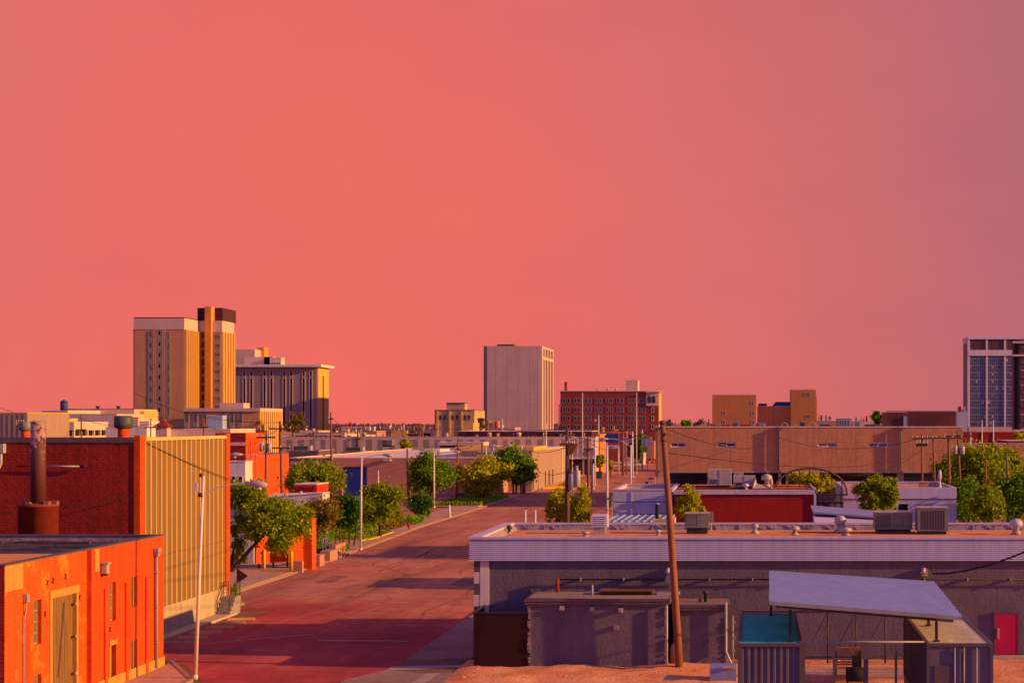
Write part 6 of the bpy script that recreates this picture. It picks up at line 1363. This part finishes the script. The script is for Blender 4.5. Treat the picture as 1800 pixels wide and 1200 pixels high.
upole('wooden pole with crossarms left of the leafy tree tops, right of the orange building', 497, 205, 740, -.3, .18, [(.9,1.3,4),(3.2,1.1,3)], 0)
upole('tall wooden pole in front of the grey office block end, centre-left', 583.5, 300, 724, -.2, .2, [(1.2,.4,1)], 0)
upole('leaning wooden pole rising behind the warehouse roof, left of centre', 634, 420, 746, -.9, .26, [(1.0,1.6,3),(3.4,1.2,3)], 1)
upole('slender wooden pole among the distant roofs, right of the leaning one', 644, 520, 750, 0, .22, [(1.2,1.6,4)])
upole('dark wooden pole over the distant roofs, mid gap', 687, 480, 752, 0, .22, [(1.2,1.5,4)])
upole('tall wooden pole over the distant roofs with transformer cluster', 708, 470, 742, 0, .24, [(2.0,1.8,4)], 1)
upole('paired wooden pole, left of two, before the yellow stone building', 738, 480, 744, 0, .24, [(1.5,1.6,4)])
upole('paired wooden pole, right of two, before the yellow stone building', 743, 470, 748, 0, .22, [(3.0,1.2,2)])
upole('wooden pole directly in front of the yellow stone building left end', 764, 470, 740, .3, .24, [(2.2,1.8,4)])
upole('wooden pole with small lamp at top in front of tan warehouse', 718, 285, 788, -.2, .2)
upole('brown wooden pole between the broad green and yellow-green trees', 802, 280, 770, .35, .19, [(1.8,.5,1)])
upole('brown wooden pole emerging from the yellow-green tree', 850.5, 283, 778, -.3, .17, [])
upole('wooden pole with crossarm in front of the concrete tower, left one', 857, 560, 738, 0, .22, [(1.2,1.6,4)])
upole('wooden pole with crossarm in front of the concrete tower, right one', 866, 540, 740, 0, .22, [(2.2,1.6,3)])
upole('thin wooden pole near the left distant parking deck', 143, 280, 727, 0, .16, [(2.6,.8,2)])
upole('thin wooden pole just left of the red pyramid roof', 265, 260, 735, 0, .12, [(1.4,.9,2)])
upole('wooden pole behind the pale rooftop tank, left', 358, 250, 736, 0, .15, [(1.2,.8,2)])
upole('wooden pole among shops in the street gap, right of the blue sign', 1095, 420, 735, 0, .24, [(3,1.2,2)])
upole('thinner wooden pole in the street gap near the truck', 1101, 430, 775, 0, .17)
upole('brown wooden stub pole left of the orange-yellow street corner', 1020, 300, 838, 0, .14)
# right cluster
gR = 'utility poles by the right white building'
pr = upole('utility pole with long crossarm and dark switchgear, leftmost of the right cluster', 1621, 200, 762, -.0, .13, [(.55,1.25,5)], 0, group=gR)
m = mb('dark_metal').box(XX(1621,200)-.75,XX(1621,200)+.55,199.6,199.8,ZZ(784,200),ZZ(779,200)); m.mat('ceramic')
for k in range(4): insul(m, XX(1621,200)-.7+.42*k,199.65,ZZ(779,200),.08,.4)
m.build('switchgear', pr)
upole('slim orange-brown leaning utility pole, second of the right cluster', 1647, 203, 762, -.5, .12, [(.5,1.1,3)], group=gR)
upole('thick bare-topped wooden utility pole, third of the right cluster', 1671, 192, 764, -.25, .17, [(.35,1.5,4)], group=gR)
upole('leaning orange-brown utility pole carrying two grey transformers, fourth of the right cluster', 1692, 205, 756, -.6, .14, [(.7,1.6,4)], 2, group=gR, tz=ZZ(790,205))
upole('short bare wooden pole in front of the large right tree, left one', 1734, 190, 806, -.1, .14, group=gR)
upole('taller bare wooden pole with vine in front of the large right tree, right one', 1775, 190, 800, -.35, .17, group=gR)
lamp('thin pale post beside the garage wall at the right end', 1706, 240, 760, None, .12)
lamp('thin white post against the glass tower, left one', 1726, 420, 738, None, .16)
lamp('thin white post against the glass tower, right one', 1746, 420, 738, None, .16)
# signs
def pole_sign(label, px0,px1,py0,py1,Y,mat,poles,rounded=False, name='sign', frame=None):
    t = T(name, label, 'sign', (XX((px0+px1)/2,Y),Y,0)); x0,x1,z0,z1 = XX(px0,Y),XX(px1,Y),ZZ(py1,Y),ZZ(py0,Y)
    if rounded:
        c_ = (x1-x0)*.12; P = [(x0+c_,z0),(x1,z0),(x1,z1),(x0+c_,z1),(x0,z1-c_*1.6),(x0,z0+c_*1.6)]
        m = mb(mat).pts([(x,Y,z) for x,z in P]+[(x,Y+.5,z) for x,z in P],[tuple(range(6)),tuple(range(11,5,-1))]+[(i,(i+1)%6,6+(i+1)%6,6+i) for i in range(6)])
    else: m = mb(mat).box(x0,x1,Y,Y+.4,z0,z1)
    m.build('panel', t)
    for px in poles: x = XX(px,Y+.2); mb('pole_metal').tube([(x,Y+.7,0),(x,Y+.7,z1-.2)], .14, 8).build('post', t)
    return t
ps = pole_sign('large plain blue sign with clipped left corners above the street', 1063,1086,762,777.5,420,'blue_sign',(1066,),True)
mb('trim_light').box(XX(1086,420),XX(1088,420),420.1,420.4,0,ZZ(761,420)).build('side_post', ps)
pole_sign('small bright orange sign just above the blue sign', 1077,1088,756.5,761.5,425,'orange_paint',(1087,))
s2 = pole_sign('small white sign panel under the blue sign', 1066,1088,782,788,419,'white_wall',(1087.2,))
m = mb('navy'); 
P = [(XX(1071+k*1.1,418.9),418.93,ZZ(785+(.9 if k%2 else -.6),418.9)) for k in range(9)]
m.tube(P,.05,5); m.build('scribble', s2)
pole_sign('white sign board with bluish face near garage corner', 1133,1143,770,784,460,'white_wall',(1138,))
fp = T('flagpole', 'flagpole with small red and white flag in front of the brick hotel', 'flagpole', (XX(1052.5,440),440,0)); x = XX(1052.5,440)
mb('pole_metal').tube([(x,440,0),(x,440,ZZ(730,440))],[.16,.1],8).build('pole', fp); mb('ceramic').lathe(x,440,[(.02,ZZ(730,440)-.02),(.15,ZZ(730,440)+.1),(.02,ZZ(730,440)+.25)],8).build('finial', fp)
fx0 = XX(1044,440); z0,z1 = ZZ(740,440),ZZ(733.5,440); m = MB()
for i in range(7):
    m.mat('flag_red' if i%2 == 0 else 'ceramic'); za = z1-(z1-z0)*(i+1)/7; zb2 = z1-(z1-z0)*i/7
    for k in range(8):
        a = k/8; b = (k+1)/8; f = lambda t: (x-.12+(fx0-x)*t, 440+.12*math.sin(t*7), -.25*t+.08*math.sin(t*8))
        A,B = f(a),f(b); m.quad((A[0],A[1],za+A[2]),(B[0],B[1],za+B[2]),(B[0],B[1],zb2+B[2]),(A[0],A[1],zb2+A[2]))
m.mat('navy'); m.box(x-.5,x-.13,439.8,439.86,z1-.5,z1); m.build('flag', fp)
for px,Y,pz,l in ((1075.5,190,880,'green street-name blade on thin post by the white building, nearer one'),(1144,300,842,'green street-name blade on thin post by the garage corner, farther one'),(1026,330,807,'small green street sign in front of the maroon shopfront')):
    t = T('street_sign', l, 'street sign', (XX(px,Y),Y,0)); x = XX(px,Y); z = ZZ(pz,Y); mb('galv').tube([(x,Y,0),(x,Y,z)],.05,8).build('post', t)
    m = mb('teal_paint').box(x-.55,x+.55,Y-.02,Y+.02,z,z+.24); m.box(x-.02,x+.02,Y-.4,Y+.4,z+.25,z+.49); m.build('blade', t)
for px,Y,pz,l,mm in ((1014.5,345,818,'small pale roadside sign post before the shopfront','white_metal'),(1137,262,846,'small blue roadside marker by the garage','blue_sign'),(1120,262,852,'tiny blue post sign in front of the far road','blue_sign')):
    t = T('road_sign', l, 'road sign', (XX(px,Y),Y,0)); x = XX(px,Y); z = ZZ(pz,Y); mb('galv').tube([(x,Y,0),(x,Y,z)],.05,8).build('post', t); mb(mm).box(x-.25,x+.25,Y-.08,Y-.055,z-.7,z).build('panel', t)
t = T('road_sign', 'dark triangular back of a road sign at the clad warehouse corner', 'road sign', (-35.6,118.6,0)); mb('galv').tube([(-35.7,118.6,0),(-35.7,118.6,2.6)],.04,8).build('post', t)
mb('dark_maroon').pts([(-35.9,118.5,2.9),(-35.1,118.5,2.35),(-35.9,118.5,1.8),(-35.9,118.47,2.9),(-35.1,118.47,2.35),(-35.9,118.47,1.8)],[(0,1,2),(5,4,3),(0,1,4,3),(1,2,5,4),(2,0,3,5)]).build('panel', t)
# ---- pickup truck
def pickup(x, y, rz):
    t = T('pickup_truck', 'white pickup truck crossing the far street beside the garage', 'pickup truck', (0,0,0))
    prof = [(-2.75,.55),(-2.8,1.05),(-1.9,1.12),(-1.0,1.18),(-.35,1.78),(.95,1.82),(1.15,1.2),(2.75,1.2),(2.8,.6)]
    def ext(m, P, w0, w1=None):
        n = len(P); return m.pts([(a,-w0,z) for a,z in P]+[(a,w0,z) for a,z in P],[tuple(range(n)),tuple(range(2*n-1,n-1,-1))]+[(i,(i+1)%n,n+(i+1)%n,n+i) for i in range(n)])
    ext(mb('white_metal'), [(-2.75,.5),(-2.82,.95),(-2.6,1.1),(-1.05,1.18),(1.15,1.2),(2.8,1.2),(2.82,.55)], .95).build('body', t)
    ext(mb('white_metal'), [(-1.05,1.181),(-.35,1.8),(.9,1.84),(1.12,1.201)], .82).build('cab', t)
    m = mb('glass_dark'); 
    for s in (-1,1): m.box(-.55,.25,s*.83-.01,s*.83+.01,1.3,1.68); m.box(.32,.92,s*.83-.01,s*.83+.01,1.3,1.68)
    m.quad((-1.0,-.72,1.24),(-1.0,.72,1.24),(-.43,.72,1.76),(-.43,-.72,1.76)); m.build('windows', t)
    mb('black').box(1.25,2.7,-.8,.8,1.201,1.206).build('bed', t)
    for wx in (-1.75,1.75):
        for s in (-1,1):
            w = mb('tyre').tube([(wx,s*.72,.4),(wx,s*.97,.4)], .4, 16).build('wheel', t); mb('galv').tube([(wx,s*.971,.4),(wx,s*.985,.4)], .22, 10).build('rim', w)
    for s in (-1,1): mb('ceramic').box(-2.85,-2.8,s*.7-.15,s*.7+.15,.75,.95).build('headlight', t); mb('red_bright').box(2.82,2.86,s*.8-.08,s*.8+.08,.75,1.1).build('taillight', t)
    mb('steel').box(-2.92,-2.8,-.9,.9,.45,.62).build('bumper', t); mb('steel').box(2.8,2.92,-.9,.9,.45,.62).build('bumper', t)
    t.location = (x,y,.01); t.rotation_euler = (0,0,rz); return t
pickup(XX(1112,490), 490, math.radians(12))
def car(label, x,y,rz,mat):
    t = T('parked_car', label, 'car', (0,0,0)); P = [(-2.2,.45),(-2.2,.85),(-1.3,.95),(2.1,.97),(2.2,.5)]; n = len(P)
    mb(mat).pts([(a,-.87,z) for a,z in P]+[(a,.87,z) for a,z in P],[tuple(range(n)),tuple(range(2*n-1,n-1,-1))]+[(i,(i+1)%n,n+(i+1)%n,n+i) for i in range(n)]).build('body', t)
    Q = [(-1.1,.96),(-.5,1.42),(.9,1.45),(1.8,.972)]; mb('glass_dark').pts([(a,-.74,z) for a,z in Q]+[(a,.74,z) for a,z in Q],[(0,1,2,3),(7,6,5,4),(0,1,5,4),(1,2,6,5),(2,3,7,6),(3,0,4,7)]).build('cabin', t)
    mb(mat).box(-.48,.88,-.7,.7,1.43,1.47).build('roof', t)
    for wx in (-1.4,1.4):
        for s in (-1,1): w = mb('tyre').tube([(wx,s*.68,.33),(wx,s*.89,.33)], .33, 14).build('wheel', t); mb('galv').tube([(wx,s*.891,.33),(wx,s*.9,.33)], .18, 8).build('rim', w)
    t.location = (x,y,.02); t.rotation_euler = (0,0,rz); return t
car('dark car parked in shade under the broad green tree', XX(826,292),292,.0,'dark_metal')
car('dark red car at the far street near the white sign board', XX(1144,540),540,.8,'red_paint')
car('dark car on the garage roof beside the pale looping pipes',XX(1446,268),268,.1,'dark_metal').location.z = 11.22
car('silver car on the garage roof, right of the dark car',XX(1526,268),268,.0,'galv').location.z = 11.22
du = T('dumpster', 'dark green dumpster at the kerb under the small yellow tree', 'dumpster', (XX(1050,392),392,0)); x = XX(1050,392)
m = mb('hvac_dark').hexa([(x-1.0,391.3,.15),(x+1.0,391.3,.15),(x+1.0,392.8,.15),(x-1.0,392.8,.15)],[(x-1.15,391,1.7),(x+1.15,391,1.7),(x+1.15,393,1.4),(x-1.15,393,1.4)]); m.build('bin', du); mb('black').hexa([(x-1.2,390.95,1.71),(x+1.2,390.95,1.71),(x+1.2,393,1.41),(x-1.2,393,1.41)],[(x-1.2,390.95,1.8),(x+1.2,390.95,1.8),(x+1.2,393,1.5),(x-1.2,393,1.5)]).build('lid', du)
o = mb('yellow').prism([(-41.2,333),(-36.5,337),(-35.5,341),(-37,343),(-41.2,346)],.0,.3).build('kerb'); o['kind']='structure'
for px,Y,l in ((1003,318,'white bollard post beside the pale shop, left'),(1030,326,'white bollard post at the yellow street corner')):
    tag(mb('white_metal').lathe(XX(px,Y),Y,[(.14,0),(.14,1.5),(.05,1.6)],8).build('bollard'), l, 'bollard')
fh_ = T('fire_hydrant', 'small red fire hydrant on the verge before the driveway', 'fire hydrant', (XX(719,205),205,.1)); x = XX(719,205)
mb('red_bright').lathe(x,205,[(.2,.12),(.2,.2),(.13,.22),(.13,.75),(.17,.78),(.12,.92),(.04,1.0)],12).build('body', fh_); mb('red_bright').tube([(x-.24,205,.6),(x+.24,205,.6)],.07,8).build('outlets', fh_)
# ---- wires
def P3(px,py,Y): return (XX(px,Y),Y,ZZ(py,Y))
W = [((0,902,97),(243,870,100.2),.15,'faint wire crossing the red brick wall low down'),((243,771,100.2),(403,842,117),.1,'thin wire drawn diagonally across the ribbed cladding'),
((466,764,195),(497,745,205),.3,'upper wire between the two poles at the orange building'),((497,748,205),(583,734,300),.8,'upper wire from the crossarm pole to the tall pole'),((497,762,205),(583,748,300),.8,'middle wire from the crossarm pole to the tall pole'),((497,776,205),(583,752,300),.9,'lower wire from the crossarm pole to the tall pole'),
((583,734,300),(634,752,420),1.0,'wire from the tall pole to the leaning pole'),((634,752,420),(708,750,470),1.2,'wire from the leaning pole across the distant roofs'),((708,750,470),(764,748,470),1.2,'wire reaching the pole at the stone building'),((764,748,470),(857,744,560),1.5,'wire between stone building and concrete tower poles'),
((857,742,560),(997,752,160),1.2,'long wire from tower poles to the transformer pole, upper'),((866,746,540),(997,760,160),1.5,'long wire from tower poles to the transformer pole, lower'),((497,742,205),(236,690,300),1.5,'long wire crossing the tall tower to the left'),
((997,757,160),(1168,748,88.9),.9,'wire from the transformer pole to the near leaning pole'),((997,828,160),(934,815,310),1.0,'wire from the transformers to the double lamp'),((1000,868,159),(1180,900,133),.8,'sagging wire in front of the left white building'),
((1168,752,89),(1368,768,259),1.4,'upper wire crossing the garage wall'),((1168,795,89),(1600,800,250),1.2,'lower wire crossing the garage wall'),((1368,768,259),(1621,770,200),1.5,'wire along the garage wall to the right pole cluster'),((1621,766,200),(1720,760,205),.2,'wire joining the right cluster crossarms'),
((1621,790,200),(1500,835,175),.7,'wire drooping left from the right cluster'),((1120,860,200),(1480,833,180),.3,'wire passing the arch and red roof'),((1480,833,180),(1800,842,190),.3,'pale wire passing before the right garage opening'),
((466,770,195),(358,742,250),.8,'wire from the orange building pole to the left rooftops'),((143,735,280),(265,745,260),.8,'upper wire over the parking deck'),((0,716,300),(143,733,280),1.0,'wire entering at far left over the ribbed shed'),((265,745,260),(358,746,250),.7,'wire before the tall tower podium'),
((917,790,312),(1034,772,170),.9,'wire from the double lamp to the right wooden pole'),((634,760,420),(583,745,300),.8,'short lower wire left of the leaning pole'),((1034,775,170),(1067,790,190),.2,'short wire between pole and white lamp post')]
for a,b,s,l in W: wire(P3(*a),P3(*b),s,.014+.00008*(a[2]+b[2])/2,l)
m = mb('pole_metal').tube([P3(718,788,285),P3(713,787,285),P3(710,789,285)],.12,6); tag(m.build('pole_lamp'),'small lamp head on top of the pole before the tan warehouse','lamp')
# ================================================================== LIGHT, SKY, CAMERA
SUN_EL, SUN_AZ = math.radians(15.5), math.radians(98)      # low sun on the right, a little behind the viewer (azimuth from +Y towards +X)
sd = Vector((math.sin(SUN_AZ)*math.cos(SUN_EL), math.cos(SUN_AZ)*math.cos(SUN_EL), math.sin(SUN_EL)))
L = bpy.data.lights.new('sun','SUN'); L.energy = 5.0; L.angle = math.radians(.5); L.color = (1.0,.50,.13)
lo = bpy.data.objects.new('sun', L); C.objects.link(lo); lo.rotation_euler = (-sd).to_track_quat('-Z','Y').to_euler()
w = bpy.data.worlds.new('World'); bpy.context.scene.world = w; w.use_nodes = True; nt = w.node_tree; nt.nodes.clear()
out = nt.nodes.new('ShaderNodeOutputWorld'); bg = nt.nodes.new('ShaderNodeBackground'); bg.inputs[1].default_value = .715
tc = nt.nodes.new('ShaderNodeTexCoord'); sp_ = nt.nodes.new('ShaderNodeSeparateXYZ'); nt.links.new(tc.outputs['Generated'], sp_.inputs[0])
at = nt.nodes.new('ShaderNodeMath'); at.operation = 'ARCTAN2'; nt.links.new(sp_.outputs[0], at.inputs[0]); nt.links.new(sp_.outputs[1], at.inputs[1])
mr = nt.nodes.new('ShaderNodeMapRange'); mr.inputs[1].default_value = -PI; mr.inputs[2].default_value = PI; nt.links.new(at.outputs[0], mr.inputs[0])
def az(d): return .5+d/360
BACK = (.37,.20,.42)
cr = ramp(nt, mr.outputs[0], [(0.0,BACK),(az(-110),(.42,.18,.36)),(az(-50),(.62,.13,.14)),(az(-24),lin((228,110,102))),(az(-20),lin((234,108,99))),(az(-14),lin((237,107,96))),(az(-8),lin((231,107,99))),(az(0),lin((216,107,104))),(az(9),lin((187,104,113))),(az(45),(.40,.15,.20)),(az(95),(.50,.20,.24)),(az(140),(.42,.22,.44)),(1.0,BACK)])
# elevation: slightly paler and greyer upward, violet overhead
zr = ramp(nt, sp_.outputs[2], [(0.0,(1.01,1.0,.98)),(.12,(.97,1.0,1.0)),(.25,(.92,.98,1.02)),(.6,(.42,.85,1.4)),(1.0,(.22,.62,1.7))])
zm = nt.nodes.new('ShaderNodeMix'); 
c1 = mixc(nt, 1.0, cr, zr, 'MULTIPLY')
mpc = nt.nodes.new('ShaderNodeMapping'); mpc.inputs['Scale'].default_value = (1.0,1.0,3.2); mpc.inputs['Rotation'].default_value = (0,.35,0); nt.links.new(tc.outputs['Generated'], mpc.inputs[0])
nz = noise(nt, mpc.outputs[0], 3.4, 6, .58); c1 = mixc(nt, 1.0, c1, ramp(nt, nz, [(.3,(.94,.93,.98)),(.5,(1.0,1.0,1.0)),(.7,(1.03,1.04,.99))]), 'MULTIPLY')
sky = nt.nodes.new('ShaderNodeTexSky'); sky.sky_type = 'NISHITA'; sky.sun_disc = False; sky.sun_elevation = SUN_EL; sky.sun_rotation = SUN_AZ
sk2 = mixc(nt, 1.0, sky.outputs[0], (.0015,.001,.002), 'MULTIPLY')
c2 = mixc(nt, 1.0, c1, sk2, 'ADD')
nt.nodes.remove(zm)
nt.links.new(c2, bg.inputs[0]); nt.links.new(bg.outputs[0], out.inputs[0])
cam = bpy.data.cameras.new('camera'); co = bpy.data.objects.new('camera', cam); C.objects.link(co)
cam.sensor_width = 36; cam.lens = 60; cam.shift_x = -(CX-900)/1800; cam.shift_y = (HY-600)/1800; cam.clip_start = .5; cam.clip_end = 20000
co.location = (0,0,H); co.rotation_euler = (PI/2,0,0)
sc = bpy.context.scene; sc.camera = co
sc.view_settings.view_transform = 'Standard'; sc.view_settings.look = 'None'; sc.view_settings.exposure = .5; sc.view_settings.gamma = 1
sc.render.engine = 'CYCLES'; sc.cycles.max_bounces = 6; sc.cycles.use_denoising = True
